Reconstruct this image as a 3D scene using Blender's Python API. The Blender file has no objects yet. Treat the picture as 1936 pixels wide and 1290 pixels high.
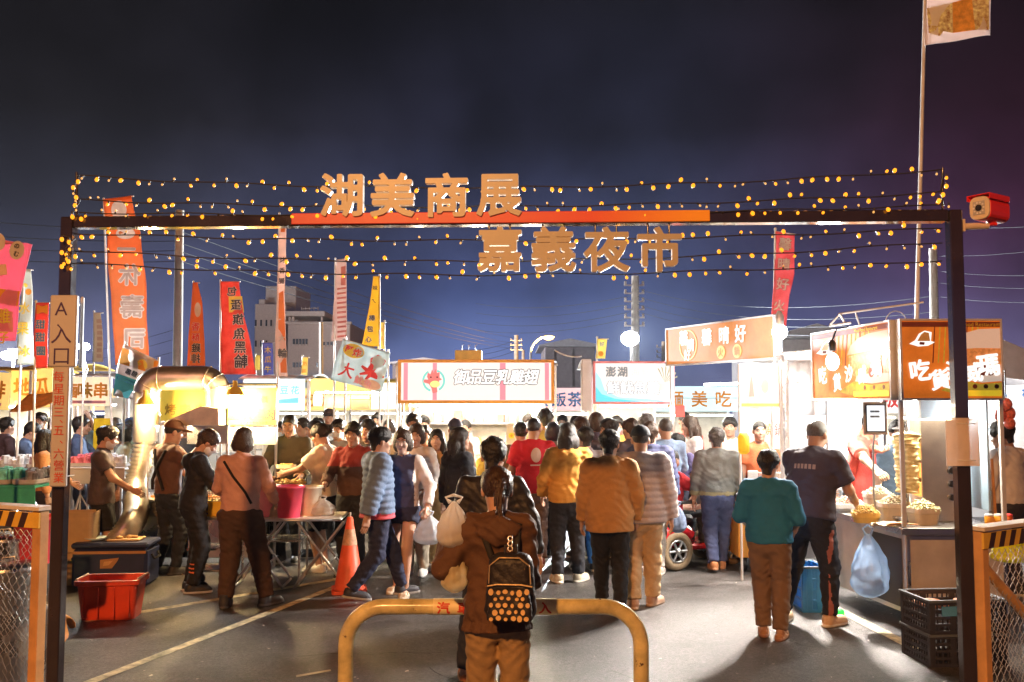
import bpy, math, random
import numpy as np
from mathutils import Vector, Matrix
R = math.radians
SC = bpy.context.scene
COL = SC.collection

# ---------------------------------------------------------------- camera
F = 1750.0                       # focal length in photograph pixels (1936 wide)
CAM_H = 1.95
PITCH = math.atan2(117.0, F)     # the camera looks up a little, horizon at row 762
cam = bpy.data.cameras.new('camera')
cam_o = bpy.data.objects.new('camera', cam)
COL.objects.link(cam_o)
cam_o.location = (0, 0, CAM_H)
cam_o.rotation_euler = (R(90) + PITCH, 0, 0)
cam.sensor_width = 36.0
cam.lens = 36.0 * F / 1936.0
cam.clip_start = 0.1
cam.clip_end = 1500
SC.camera = cam_o

# ---------------------------------------------------------------- exposure, sampling
SC.view_settings.view_transform = 'Standard'
SC.view_settings.look = 'None'
SC.view_settings.exposure = 1.35
LIGHT, GLOW = 2.0, 0.55           # overall strength of the lamps and of the lit faces
SC.view_settings.gamma = 1.0
SC.render.engine = 'CYCLES'
cy = SC.cycles
cy.use_denoising = True
cy.max_bounces = 6
cy.diffuse_bounces = 3
cy.glossy_bounces = 3
cy.transmission_bounces = 5
cy.transparent_max_bounces = 8
cy.volume_bounces = 0
cy.caustics_reflective = False
cy.caustics_refractive = False
cy.sample_clamp_indirect = 4.0
cy.use_light_tree = True

# ---------------------------------------------------------------- night sky
W = bpy.data.worlds.new('World')
SC.world = W
W.use_nodes = True
nt = W.node_tree
nt.nodes.clear()
def wn(t, **k):
    n = nt.nodes.new(t)
    for a, v in k.items():
        setattr(n, a, v)
    return n
w_out = wn('ShaderNodeOutputWorld')
w_add = wn('ShaderNodeAddShader')
w_bg1 = wn('ShaderNodeBackground')
w_bg2 = wn('ShaderNodeBackground')
sky = wn('ShaderNodeTexSky', sky_type='NISHITA', sun_disc=False)
sky.sun_elevation = R(-7)
sky.sun_rotation = R(30)
nt.links.new(sky.outputs[0], w_bg1.inputs[0])
w_bg1.inputs[1].default_value = 0.05
tc = wn('ShaderNodeTexCoord')
sep = wn('ShaderNodeSeparateXYZ')
nt.links.new(tc.outputs['Generated'], sep.inputs[0])
def ramp(stops):
    r = wn('ShaderNodeValToRGB')
    e = r.color_ramp.elements
    while len(e) > 1:
        e.remove(e[-1])
    e[0].position, e[0].color = stops[0][0], (*stops[0][1], 1)
    for p, c in stops[1:]:
        x = e.new(p)
        x.color = (*c, 1)
    return r
# town glow over the market (height above the horizon), then its warmer right-hand side
r_mid = ramp([(0.0, (.10, .115, .22)), (.06, (.046, .066, .158)), (.12, (.020, .030, .082)), (.19, (.018, .022, .052)), (.28, (.0065, .0068, .015)), (.42, (.0030, .0028, .0046)), (1, (.001, .001, .002))])
r_side = ramp([(0.0, (.16, .13, .2)), (.06, (.062, .050, .11)), (.12, (.034, .018, .045)), (.19, (.028, .008, .022)), (.28, (.014, .004, .009)), (.42, (.0055, .003, .0042)), (1, (.001, .001, .002))])
r_left = ramp([(0.0, (.10, .10, .18)), (.06, (.06, .065, .13)), (.12, (.036, .040, .082)), (.19, (.018, .0185, .031)), (.28, (.0085, .0078, .0105)), (.42, (.0032, .0029, .0034)), (1, (.001, .001, .002))])
for r in (r_mid, r_side, r_left):
    nt.links.new(sep.outputs[2], r.inputs[0])
def mrange(a, b, src):
    m = wn('ShaderNodeMapRange', interpolation_type='SMOOTHSTEP')
    m.inputs['From Min'].default_value = a
    m.inputs['From Max'].default_value = b
    nt.links.new(src, m.inputs['Value'])
    return m
f_r = mrange(.12, .50, sep.outputs[0])
f_l = mrange(.02, -.46, sep.outputs[0])
mx1 = wn('ShaderNodeMix', data_type='RGBA')
mx2 = wn('ShaderNodeMix', data_type='RGBA')
nt.links.new(f_r.outputs[0], mx1.inputs['Factor'])
nt.links.new(r_mid.outputs[0], mx1.inputs['A'])
nt.links.new(r_side.outputs[0], mx1.inputs['B'])
nt.links.new(f_l.outputs[0], mx2.inputs['Factor'])
nt.links.new(mx1.outputs['Result'], mx2.inputs['A'])
nt.links.new(r_left.outputs[0], mx2.inputs['B'])
# thin drifting smoke in the air over the market
w_noise = wn('ShaderNodeTexNoise')
w_noise.inputs['Scale'].default_value = 5.0
w_noise.inputs['Detail'].default_value = 4.0
nt.links.new(tc.outputs['Generated'], w_noise.inputs['Vector'])
w_nr = mrange(.3, .75, w_noise.outputs[0])
w_nr.inputs['To Min'].default_value = .42
w_nr.inputs['To Max'].default_value = 1.15
nt.links.new(mx2.outputs['Result'], w_bg2.inputs[0])
nt.links.new(w_nr.outputs[0], w_bg2.inputs[1])
nt.links.new(w_bg1.outputs[0], w_add.inputs[0])
nt.links.new(w_bg2.outputs[0], w_add.inputs[1])
nt.links.new(w_add.outputs[0], w_out.inputs[0])

# ---------------------------------------------------------------- pixels to places
def U(px, py, y):
    """The point at distance y (metres along +Y) that stands at this place of the photograph."""
    dx, du = (px - 968.0) / F, (645.0 - py) / F
    fy = math.cos(PITCH) - du * math.sin(PITCH)
    fz = math.sin(PITCH) + du * math.cos(PITCH)
    k = y / fy
    return Vector((dx * k, y, CAM_H + fz * k))
def G(px, py):
    """The point of the ground at this place of the photograph."""
    dx, du = (px - 968.0) / F, (645.0 - py) / F
    fy = math.cos(PITCH) - du * math.sin(PITCH)
    fz = math.sin(PITCH) + du * math.cos(PITCH)
    k = -CAM_H / fz
    return Vector((dx * k, fy * k, 0))
def GX(px, y):
    """Ground position at distance y under photograph column px (near the horizon rows)."""
    p = U(px, 900, y)
    return Vector((p.x, y, 0))

# ---------------------------------------------------------------- materials
MATS = {}
def mat(name, col, rough=.6, metal=0.0, var=.15, vscale=6.0, bump=.08, bscale=80.0, emit=None, es=0.0, spec=.5,
        coat=0.0, alpha=1.0, trans=0.0, col2=None, sss=0.0, thin=None, chip=None):
    key = name
    if key in MATS:
        return MATS[key]
    m = bpy.data.materials.new(name)
    m.use_nodes = True
    t = m.node_tree
    b = t.nodes['Principled BSDF']
    L = t.links.new
    c = t.nodes.new('ShaderNodeTexCoord')
    n = t.nodes.new('ShaderNodeTexNoise')
    n.inputs['Scale'].default_value = vscale
    n.inputs['Detail'].default_value = 5.0
    n.inputs['Roughness'].default_value = .6
    L(c.outputs['Object'], n.inputs['Vector'])
    mr = t.nodes.new('ShaderNodeMapRange')
    mr.inputs['From Min'].default_value = .3
    mr.inputs['From Max'].default_value = .7
    L(n.outputs[0], mr.inputs['Value'])
    mx = t.nodes.new('ShaderNodeMix')
    mx.data_type = 'RGBA'
    a = [max(0.0, x * (1 - var)) for x in col]
    d = [min(1.0, x * (1 + var)) for x in (col2 or col)]
    mx.inputs['A'].default_value = (*a, 1)
    mx.inputs['B'].default_value = (*d, 1)
    L(mr.outputs[0], mx.inputs['Factor'])
    colour = mx.outputs['Result']
    if chip:                  # paint worn through in small patches
        n3 = t.nodes.new('ShaderNodeTexNoise')
        n3.inputs['Scale'].default_value = chip[1]
        n3.inputs['Detail'].default_value = 7.0
        n3.inputs['Roughness'].default_value = .7
        L(c.outputs['Object'], n3.inputs['Vector'])
        m3 = t.nodes.new('ShaderNodeMapRange')
        m3.inputs['From Min'].default_value = chip[2]
        m3.inputs['From Max'].default_value = chip[2] + .025
        L(n3.outputs[0], m3.inputs['Value'])
        x3 = t.nodes.new('ShaderNodeMix')
        x3.data_type = 'RGBA'
        L(m3.outputs[0], x3.inputs['Factor'])
        L(colour, x3.inputs['A'])
        x3.inputs['B'].default_value = (*chip[0], 1)
        colour = x3.outputs['Result']
    L(colour, b.inputs['Base Color'])
    b.inputs['Metallic'].default_value = metal
    b.inputs['Specular IOR Level'].default_value = spec
    if coat:
        b.inputs['Coat Weight'].default_value = coat
    mr2 = t.nodes.new('ShaderNodeMapRange')
    mr2.inputs['To Min'].default_value = max(.03, rough - .1)
    mr2.inputs['To Max'].default_value = min(1.0, rough + .1)
    L(n.outputs[0], mr2.inputs['Value'])
    L(mr2.outputs[0], b.inputs['Roughness'])
    if bump:
        n2 = t.nodes.new('ShaderNodeTexNoise')
        n2.inputs['Scale'].default_value = bscale
        n2.inputs['Detail'].default_value = 3.0
        L(c.outputs['Object'], n2.inputs['Vector'])
        bp = t.nodes.new('ShaderNodeBump')
        bp.inputs['Strength'].default_value = bump
        bp.inputs['Distance'].default_value = .02
        L(n2.outputs[0], bp.inputs['Height'])
        L(bp.outputs[0], b.inputs['Normal'])
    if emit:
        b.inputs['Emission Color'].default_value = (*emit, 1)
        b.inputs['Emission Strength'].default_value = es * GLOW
    if sss:
        b.inputs['Subsurface Weight'].default_value = sss
        b.inputs['Subsurface Radius'].default_value = (.02, .01, .006)
    if trans:
        b.inputs['Transmission Weight'].default_value = trans
    if alpha < 1:
        b.inputs['Alpha'].default_value = alpha
    if thin is not None:      # cloth or film that lets light through
        tr = t.nodes.new('ShaderNodeBsdfTranslucent')
        L(mx.outputs['Result'], tr.inputs[0])
        ms = t.nodes.new('ShaderNodeMixShader')
        ms.inputs[0].default_value = thin
        L(b.outputs[0], ms.inputs[1])
        L(tr.outputs[0], ms.inputs[2])
        L(ms.outputs[0], t.nodes['Material Output'].inputs[0])
    MATS[key] = m
    return m

def glow(name, col, strength, sample=False):
    """A thing that gives off light: lamp glass, tube, backlit sign face."""
    if name in MATS:
        return MATS[name]
    m = bpy.data.materials.new(name)
    m.use_nodes = True
    b = m.node_tree.nodes['Principled BSDF']
    b.inputs['Base Color'].default_value = (*[min(1, x * .32) for x in col], 1)
    b.inputs['Roughness'].default_value = .4
    b.inputs['Emission Color'].default_value = (*col, 1)
    b.inputs['Emission Strength'].default_value = strength * GLOW
    if not sample:
        m.cycles.emission_sampling = 'NONE'
    MATS[name] = m
    return m

# ---------------------------------------------------------------- mesh builder
class MB:
    def __init__(self):
        self.V, self.Fc, self.Mi, self.Sm = [], [], [], []
        self.M = Matrix.Identity(4)
        self.mi = 0
    def at(self, loc=(0, 0, 0), rz=0, rx=0, ry=0):
        self.M = Matrix.Translation(Vector(loc)) @ Matrix.Rotation(rz, 4, 'Z') @ Matrix.Rotation(ry, 4, 'Y') @ Matrix.Rotation(rx, 4, 'X')
        return self
    def m(self, i):
        self.mi = i
        return self
    def raw(self, vs, fs, smooth=False, mi=None):
        b = len(self.V)
        M = self.M
        self.V.extend([tuple(M @ Vector(v)) for v in vs])
        for f in fs:
            self.Fc.append(tuple(i + b for i in f))
            self.Mi.append(self.mi if mi is None else mi)
            self.Sm.append(smooth)
        return self
    def box(self, c, s, bev=0.0):
        x, y, z = c
        a, b, h = s[0] / 2, s[1] / 2, s[2] / 2
        if bev <= 0:
            vs = [(x + i * a, y + j * b, z + k * h) for i in (-1, 1) for j in (-1, 1) for k in (-1, 1)]
            fs = [(0, 1, 3, 2), (4, 6, 7, 5), (0, 4, 5, 1), (2, 3, 7, 6), (0, 2, 6, 4), (1, 5, 7, 3)]
            return self.raw(vs, fs)
        bev = min(bev, a * .9, b * .9, h * .9)
        vs, idx = [], {}
        for i in (-1, 1):
            for j in (-1, 1):
                for k in (-1, 1):
                    for ax in range(3):
                        p = [i * (a - bev), j * (b - bev), k * (h - bev)]
                        p[ax] = (i * a, j * b, k * h)[ax]
                        idx[(i, j, k, ax)] = len(vs)
                        vs.append((x + p[0], y + p[1], z + p[2]))
        fs = []
        q = [(-1, -1), (1, -1), (1, 1), (-1, 1)]
        for s_ in (-1, 1):
            fs.append([idx[(s_, u, v, 0)] for u, v in q][::s_])
            fs.append([idx[(u, s_, v, 1)] for u, v in q][::-s_])
            fs.append([idx[(u, v, s_, 2)] for u, v in q][::s_])
        for i in (-1, 1):
            for j in (-1, 1):
                e = [idx[(i, j, -1, 0)], idx[(i, j, -1, 1)], idx[(i, j, 1, 1)], idx[(i, j, 1, 0)]]
                fs.append(e[::i * j])
                e = [idx[(i, -1, j, 0)], idx[(i, -1, j, 2)], idx[(i, 1, j, 2)], idx[(i, 1, j, 0)]]
                fs.append(e[::-i * j])
                e = [idx[(-1, i, j, 1)], idx[(-1, i, j, 2)], idx[(1, i, j, 2)], idx[(1, i, j, 1)]]
                fs.append(e[::i * j])
                for k in (-1, 1):
                    e = [idx[(i, j, k, 0)], idx[(i, j, k, 1)], idx[(i, j, k, 2)]]
                    fs.append(e[::i * j * k])
        return self.raw(vs, fs)
    def tube(self, path, r, n=8, caps=True, closed=False):
        """A round bar along a path; r is one radius or one per point."""
        P = [Vector(p) for p in path]
        k = len(P)
        rr = r if isinstance(r, (list, tuple)) else [r] * k
        vs, fs = [], []
        up = None
        for i in range(k):
            if closed:
                t = P[(i + 1) % k] - P[i - 1]
            else:
                t = P[min(i + 1, k - 1)] - P[max(i - 1, 0)]
            t = t.normalized() if t.length > 1e-9 else Vector((0, 0, 1))
            if up is None:
                up = Vector((0, 0, 1)) if abs(t.z) < .9 else Vector((1, 0, 0))
            s = t.cross(up)
            s = s.normalized() if s.length > 1e-6 else t.orthogonal().normalized()
            up = s.cross(t).normalized()
            for j in range(n):
                a = 2 * math.pi * j / n
                vs.append(P[i] + (s * math.cos(a) + up * math.sin(a)) * rr[i])
        for i in range(k if closed else k - 1):
            i2 = (i + 1) % k
            for j in range(n):
                j2 = (j + 1) % n
                fs.append((i * n + j, i * n + j2, i2 * n + j2, i2 * n + j))
        self.raw(vs, fs, True)
        if caps and not closed:
            self.raw([vs[j] for j in range(n)], [tuple(range(n))[::-1]])
            self.raw([vs[(k - 1) * n + j] for j in range(n)], [tuple(range(n))])
        return self
    def lathe(self, prof, n=20, c=(0, 0, 0), cap0=True, cap1=True, smooth=True):
        """Turn (radius, height) pairs round the z axis."""
        vs, fs = [], []
        for r, z in prof:
            for j in range(n):
                a = 2 * math.pi * j / n
                vs.append((c[0] + r * math.cos(a), c[1] + r * math.sin(a), c[2] + z))
        for i in range(len(prof) - 1):
            for j in range(n):
                j2 = (j + 1) % n
                fs.append((i * n + j, i * n + j2, (i + 1) * n + j2, (i + 1) * n + j))
        self.raw(vs, fs, smooth)
        if cap0:
            self.raw(vs[:n], [tuple(range(n))[::-1]])
        if cap1:
            self.raw(vs[-n:], [tuple(range(n))])
        return self
    def ball(self, c, r, n=10, sc=(1, 1, 1), smooth=True):
        vs, fs = [(c[0], c[1], c[2] + r * sc[2])], []
        k = max(3, n // 2)
        for i in range(1, k):
            t = math.pi * i / k
            for j in range(n):
                a = 2 * math.pi * j / n
                vs.append((c[0] + r * sc[0] * math.sin(t) * math.cos(a), c[1] + r * sc[1] * math.sin(t) * math.sin(a), c[2] + r * sc[2] * math.cos(t)))
        vs.append((c[0], c[1], c[2] - r * sc[2]))
        for j in range(n):
            fs.append((0, 1 + j, 1 + (j + 1) % n))
            for i in range(k - 2):
                a, b = 1 + i * n, 1 + (i + 1) * n
                fs.append((a + j, b + j, b + (j + 1) % n, a + (j + 1) % n))
            fs.append((1 + (k - 2) * n + j, len(vs) - 1, 1 + (k - 2) * n + (j + 1) % n))
        return self.raw(vs, fs, smooth)
    def prism(self, poly, y0, y1, plane='XZ'):
        """A flat outline with thickness: poly in (x, z), from y0 to y1."""
        n = len(poly)
        if plane == 'XZ':
            vs = [(x, y0, z) for x, z in poly] + [(x, y1, z) for x, z in poly]
        else:
            vs = [(x, z, y0) for x, z in poly] + [(x, z, y1) for x, z in poly]
        fs = [tuple(range(n)), tuple(range(n, 2 * n))[::-1]]
        fs += [(i, i + n, (i + 1) % n + n, (i + 1) % n) for i in range(n)]
        return self.raw(vs, fs)
    def disc(self, c, r, y0, y1, n=24, sx=1.0, sz=1.0):
        return self.prism([(c[0] + r * sx * math.cos(2 * math.pi * i / n), c[1] + r * sz * math.sin(2 * math.pi * i / n)) for i in range(n)], y0, y1)
    def text(self, s, c, size, y=0.0, off=0.0, mirror=False, rot=0.0, sx=1.0, shear=0.0):
        """Lettering in the XZ plane facing -Y, centred on c = (x, z), front face at y; off is the extra weight of the strokes."""
        vs, fs = glyphs(s)
        ca, sa = math.cos(rot), math.sin(rot)
        k = -1 if mirror else 1
        fl = [f[::-1] for f in fs] if mirror else fs
        if off < .016:
            sh = [(0, 0)]
        elif off < .035:
            sh = [(0, 0), (1, .6), (-1, -.6), (-.6, 1), (.6, -1)]
        else:
            sh = [(0, 0)] + [(math.cos(i * .7854), math.sin(i * .7854)) for i in range(8)]
        for q, (du, dv) in enumerate(sh):
            o = []
            for u, v in vs:
                u, v = u + du * off, v + dv * off
                x, z = (u * sx * k + v * shear) * size, v * size
                o.append((c[0] + x * ca - z * sa, y + q * .0003, c[1] + x * sa + z * ca))
            self.raw(o, fl)
        return self
    def mesh(self, name, mats):
        me = bpy.data.meshes.new(name)
        me.from_pydata(self.V, [], self.Fc)
        for mm in (mats if isinstance(mats, (list, tuple)) else [mats]):
            me.materials.append(mm)
        me.polygons.foreach_set('material_index', self.Mi)
        me.polygons.foreach_set('use_smooth', self.Sm)
        me.update()
        return me
    def build(self, name, mats, parent=None, loc=(0, 0, 0), rz=0.0, bev=0.0):
        o = bpy.data.objects.new(name, self.mesh(name, mats))
        COL.objects.link(o)
        o.location = loc
        o.rotation_euler = (0, 0, rz)
        if parent is not None:
            o.parent = parent
        if bev:
            b = o.modifiers.new('bevel', 'BEVEL')
            b.width = bev
            b.segments = 2
            b.limit_method = 'ANGLE'
        return o

_GL = {}
_FC = bpy.data.curves.new('lettering_source', 'FONT')
_FO = bpy.data.objects.new('lettering_source', _FC)
COL.objects.link(_FO)
def glyphs(s):
    """Flat outline of the text s at one unit high, centred; from Blender's own font."""
    if s not in _GL:
        _FC.body = s
        _FC.resolution_u = 3
        _FC.align_x = 'CENTER'
        dg = bpy.context.evaluated_depsgraph_get()
        me = bpy.data.meshes.new_from_object(_FO.evaluated_get(dg))
        v = np.array([(p.co.x, p.co.y) for p in me.vertices]) if len(me.vertices) else np.zeros((1, 2))
        mid = (v.max(0) + v.min(0)) / 2
        h = v[:, 1].max() - v[:, 1].min() or 1
        if all(ord(ch) > 0x2E80 for ch in s):
            h = 1.0
        v = (v - mid) / h
        _GL[s] = ([tuple(p) for p in v], [tuple(p.vertices) for p in me.polygons])
        bpy.data.meshes.remove(me)
    return _GL[s]

def tag(o, label=None, cat=None, group=None, kind=None):
    if label:
        o['label'] = label
    if cat:
        o['category'] = cat
    if group:
        o['group'] = group
    if kind:
        o['kind'] = kind
    return o
def thing(name, label, cat, loc=(0, 0, 0), rz=0.0, group=None):
    o = bpy.data.objects.new(name, None)
    o.empty_display_size = .1
    COL.objects.link(o)
    o.location = loc
    o.rotation_euler = (0, 0, rz)
    return tag(o, label, cat, group)
def kids(o):
    return [c for c in COL.objects if c.parent == o]
def dup(o, loc, rz=None, label=None, group=None, scale=None, parent=None):
    """A copy of a thing with copies of its parts and their sub-parts."""
    c = o.copy()
    COL.objects.link(c)
    if parent is not None:
        c.parent = parent
    else:
        c.location = loc
        if rz is not None:
            c.rotation_euler = (0, 0, rz)
        if scale is not None:
            c.scale = scale if isinstance(scale, (tuple, list)) else (scale,) * 3
        tag(c, label, None, group)
    for k in o.children:
        dup(k, None, parent=c)
    return c
def lamp(name, loc, power, col, r=.05, parent=None, kind='POINT', size=None, rot=None, spread=None, shape=None):
    d = bpy.data.lights.new(name, kind)
    d.energy = power * LIGHT
    d.color = col
    if kind == 'AREA':
        d.shape = 'RECTANGLE'
        d.size, d.size_y = size
        if spread:
            d.spread = spread
    else:
        d.shadow_soft_size = r
    o = bpy.data.objects.new(name, d)
    COL.objects.link(o)
    o.location = loc
    if rot:
        o.rotation_euler = rot
    if parent is not None:
        o.parent = parent
    return o
rnd = random.Random(7)
# ---------------------------------------------------------------- people: bodies grown from distance fields
def rc(P, a, b, ra, rb):
    a, b = np.asarray(a, np.float32), np.asarray(b, np.float32)
    ba = b - a
    pa = P - a
    t = np.clip(pa @ ba / max(float(ba @ ba), 1e-9), 0, 1)
    return np.sqrt(((pa - t[..., None] * ba) ** 2).sum(-1)) - (ra + (rb - ra) * t)
def ell(P, c, r):
    q = (P - np.asarray(c, np.float32)) / np.asarray(r, np.float32)
    k = np.sqrt((q * q).sum(-1))
    return (k - 1) * min(r)
def smin(a, b, k):
    h = np.clip(.5 + .5 * (b - a) / k, 0, 1)
    return b + (a - b) * h - k * h * (1 - h)
def smax(a, b, k):
    return -smin(-a, -b, k)
def grid(lo, hi, h):
    ax = [np.arange(lo[i], hi[i] + h, h, dtype=np.float32) for i in range(3)]
    return np.stack(np.meshgrid(*ax, indexing='ij'), -1)
def nets(P, D):
    """Surface of the field D sampled at P as vertices and quads."""
    S = D < 0
    c = [S[i:S.shape[0] - 1 + i, j:S.shape[1] - 1 + j, k:S.shape[2] - 1 + k] for i in (0, 1) for j in (0, 1) for k in (0, 1)]
    n = sum(x.astype(np.int8) for x in c)
    act = (n > 0) & (n < 8)
    I = np.argwhere(act)
    if not len(I):
        return np.zeros((0, 3)), []
    ids = -np.ones(act.shape, np.int64)
    ids[act] = np.arange(len(I))
    acc = np.zeros((len(I), 3))
    cnt = np.zeros(len(I))
    cor = [(i, j, k) for i in (0, 1) for j in (0, 1) for k in (0, 1)]
    dv = [D[I[:, 0] + o[0], I[:, 1] + o[1], I[:, 2] + o[2]] for o in cor]
    pv = [P[I[:, 0] + o[0], I[:, 1] + o[1], I[:, 2] + o[2]] for o in cor]
    for a in range(8):
        for b in range(a + 1, 8):
            if sum(abs(cor[a][q] - cor[b][q]) for q in range(3)) != 1:
                continue
            m = (dv[a] < 0) != (dv[b] < 0)
            t = dv[a][m] / (dv[a][m] - dv[b][m])
            acc[m] += pv[a][m] + (pv[b][m] - pv[a][m]) * t[:, None]
            cnt[m] += 1
    V = acc / cnt[:, None]
    faces = []
    for ax in range(3):
        o = [(1, 2), (2, 0), (0, 1)][ax]
        A = np.take(S, range(S.shape[ax] - 1), axis=ax)
        B = np.take(S, range(1, S.shape[ax]), axis=ax)
        E = np.argwhere(A != B)
        ok = (E[:, o[0]] > 0) & (E[:, o[1]] > 0) & (E[:, o[0]] < S.shape[o[0]] - 1) & (E[:, o[1]] < S.shape[o[1]] - 1)
        E = E[ok]
        fl = A[E[:, 0], E[:, 1], E[:, 2]]
        q = []
        for d0, d1 in ((1, 1), (0, 1), (0, 0), (1, 0)):
            X = E.copy()
            X[:, o[0]] -= d0
            X[:, o[1]] -= d1
            q.append(ids[X[:, 0], X[:, 1], X[:, 2]])
        q = np.stack(q, 1)
        q[~fl] = q[~fl][:, ::-1]
        faces.append(q)
    return V, np.concatenate(faces)

def np_mesh(name, parts, mats):
    """parts: (verts, quads, material index per face or int)."""
    V = np.concatenate([p[0] for p in parts])
    Fs, Mi, b = [], [], 0
    for v, f, m in parts:
        Fs.append(np.asarray(f) + b)
        Mi.append(np.full(len(f), m) if np.isscalar(m) else m)
        b += len(v)
    Fs, Mi = np.concatenate(Fs), np.concatenate(Mi)
    me = bpy.data.meshes.new(name)
    me.vertices.add(len(V))
    me.vertices.foreach_set('co', V.astype(np.float32).ravel())
    me.loops.add(Fs.size)
    me.loops.foreach_set('vertex_index', Fs.astype(np.int32).ravel())
    me.polygons.add(len(Fs))
    me.polygons.foreach_set('loop_start', np.arange(0, Fs.size, 4, dtype=np.int32))
    for m in mats:
        me.materials.append(m)
    me.polygons.foreach_set('material_index', Mi.astype(np.int32))
    me.polygons.foreach_set('use_smooth', np.ones(len(Fs), bool))
    me.update(calc_edges=True)
    return me
def wrk(P, a, s=1.0, ph=0.0):
    """Cloth folds."""
    x, y, z = P[..., 0] * s, P[..., 1] * s, P[..., 2] * s
    return a * (np.sin(21 * x + 9 * np.sin(9 * z + ph) + 6 * y) * np.sin(27 * z + 5 * np.sin(14 * x + ph) + 8 * y) + .4 * np.sin(47 * z + 23 * x + 4 * np.sin(31 * y + ph)) - .9 * np.abs(np.sin(13 * z + 9 * x * np.sin(2.1 + ph) + 7 * y + 2.5 * np.sin(8 * x + 5 * z + ph))) ** .55 + .55)

# ---- head (local, centre of the head at the origin, face towards +y)
def head_parts(h, female=False):
    P = grid((-.1, -.125, -.2), (.1, .14, .135), h)
    d = ell(P, (0, -.012, .036), (.075, .094, .083))
    j = .95 if female else 1.0
    d = smin(d, ell(P, (0, .018, -.04), (.059 * j, .069, .078)), .035)
    d = smin(d, ell(P, (0, .064, -.098), (.026 * j, .022, .02)), .025)
    d = smin(d, rc(P, (0, .08, .018), (0, .102, -.026), .007, .0125), .014)
    for s in (-1, 1):
        d = smin(d, ell(P, (s * .033, .058, -.03), (.026, .026, .024)), .02)
        d = smax(d, -ell(P, (s * .031, .099, .008), (.017, .018, .011)), .012)
        d = smin(d, rc(P, (s * .014, .086, .026), (s * .045, .076, .026), .006, .006), .012)
        d = smin(d, ell(P, (s * .077, -.008, -.006), (.012, .02, .031)), .008)
    d = smin(d, ell(P, (0, .083, -.062), (.022, .012, .009)), .01)
    d = smin(d, rc(P, (0, -.022, -.06), (0, -.034, -.2), .054 * j, .055 * j), .03)
    V, Q = nets(P, d)
    out = [(V, Q, 0)]
    for s in (-1, 1):
        e = MB().ball((s * .031, .0815, .008), .0105, 10, (1.15, .5, .62))
        out.append(quads(e, 1))
        e = MB().ball((s * .031, .0868, .008), .0052, 8, (1, .35, 1))
        out.append(quads(e, 2))
        e = MB().tube([(s * .013, .0935, .03), (s * .03, .0915, .036), (s * .048, .079, .031)], [.003, .0042, .002], 6)
        out.append(quads(e, 2))
    e = MB().ball((0, .0925, -.0625), .012, 10, (1.5, .32, .42))
    out.append(quads(e, 3))
    return out
def quads(mb, mi):
    V = np.array([tuple(v) for v in mb.V])
    Q = [f if len(f) == 4 else (f[0], f[1], f[2], f[2]) for f in mb.Fc if len(f) in (3, 4)]
    Q = [q for q in Q if len(set(q)) == 4] + [q for q in Q if len(set(q)) == 3]
    # triangles become thin quads by splitting an edge
    V = list(map(tuple, V))
    O = []
    for q in Q:
        if len(set(q)) == 4:
            O.append(q)
        else:
            a, b, c = q[0], q[1], q[2]
            V.append(tuple((np.array(V[b]) + np.array(V[c])) / 2))
            O.append((a, b, len(V) - 1, c))
    return (np.array(V), np.array(O), mi)
def hand_parts(h, curl):
    P = grid((-.085, -.055, -.2), (.03, .085, .02), h)
    q = np.abs(P - np.array([0, 0, -.05], np.float32)) - np.array([.006, .029, .036], np.float32)
    d = np.sqrt((np.maximum(q, 0) ** 2).sum(-1)) - .008
    d = smin(d, rc(P, (0, 0, .02), (0, 0, -.03), .025, .022), .02)
    for y, L, r in ((.029, .072, .0082), (.0098, .08, .0085), (-.0098, .074, .0082), (-.0285, .058, .0072)):
        p = np.array([0, y, -.09])
        a = .15 + .12 * curl
        for s, k in ((.44, 1.0), (.32, 1.15), (.26, .9)):
            n = p + L * s * np.array([-math.sin(a), y * .25, -math.cos(a)])
            d = smin(d, rc(P, p, n, r, r * .92), .004)
            p, r = n, r * .92
            a += curl * k
    p0, p1, p2, p3 = (-.004, .022, -.022), (-.018, .047, -.05), (-.028 - .012 * curl, .056, -.078), (-.036 - .02 * curl, .05 - .008 * curl, -.1)
    d = smin(d, rc(P, p0, p1, .014, .0105), .012)
    d = smin(d, rc(P, p1, p2, .0105, .0092), .004)
    d = smin(d, rc(P, p2, p3, .0092, .0078), .004)
    V, Q = nets(P, d)
    return (V, Q, 0)
HEADS = {}
def get_head(h, fem):
    k = (h, fem)
    if k not in HEADS:
        HEADS[k] = head_parts(h, fem)
    return HEADS[k]
HANDS = {}
def get_hand(h, curl):
    k = (h, curl)
    if k not in HANDS:
        HANDS[k] = hand_parts(h, curl)
    return HANDS[k]
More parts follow.
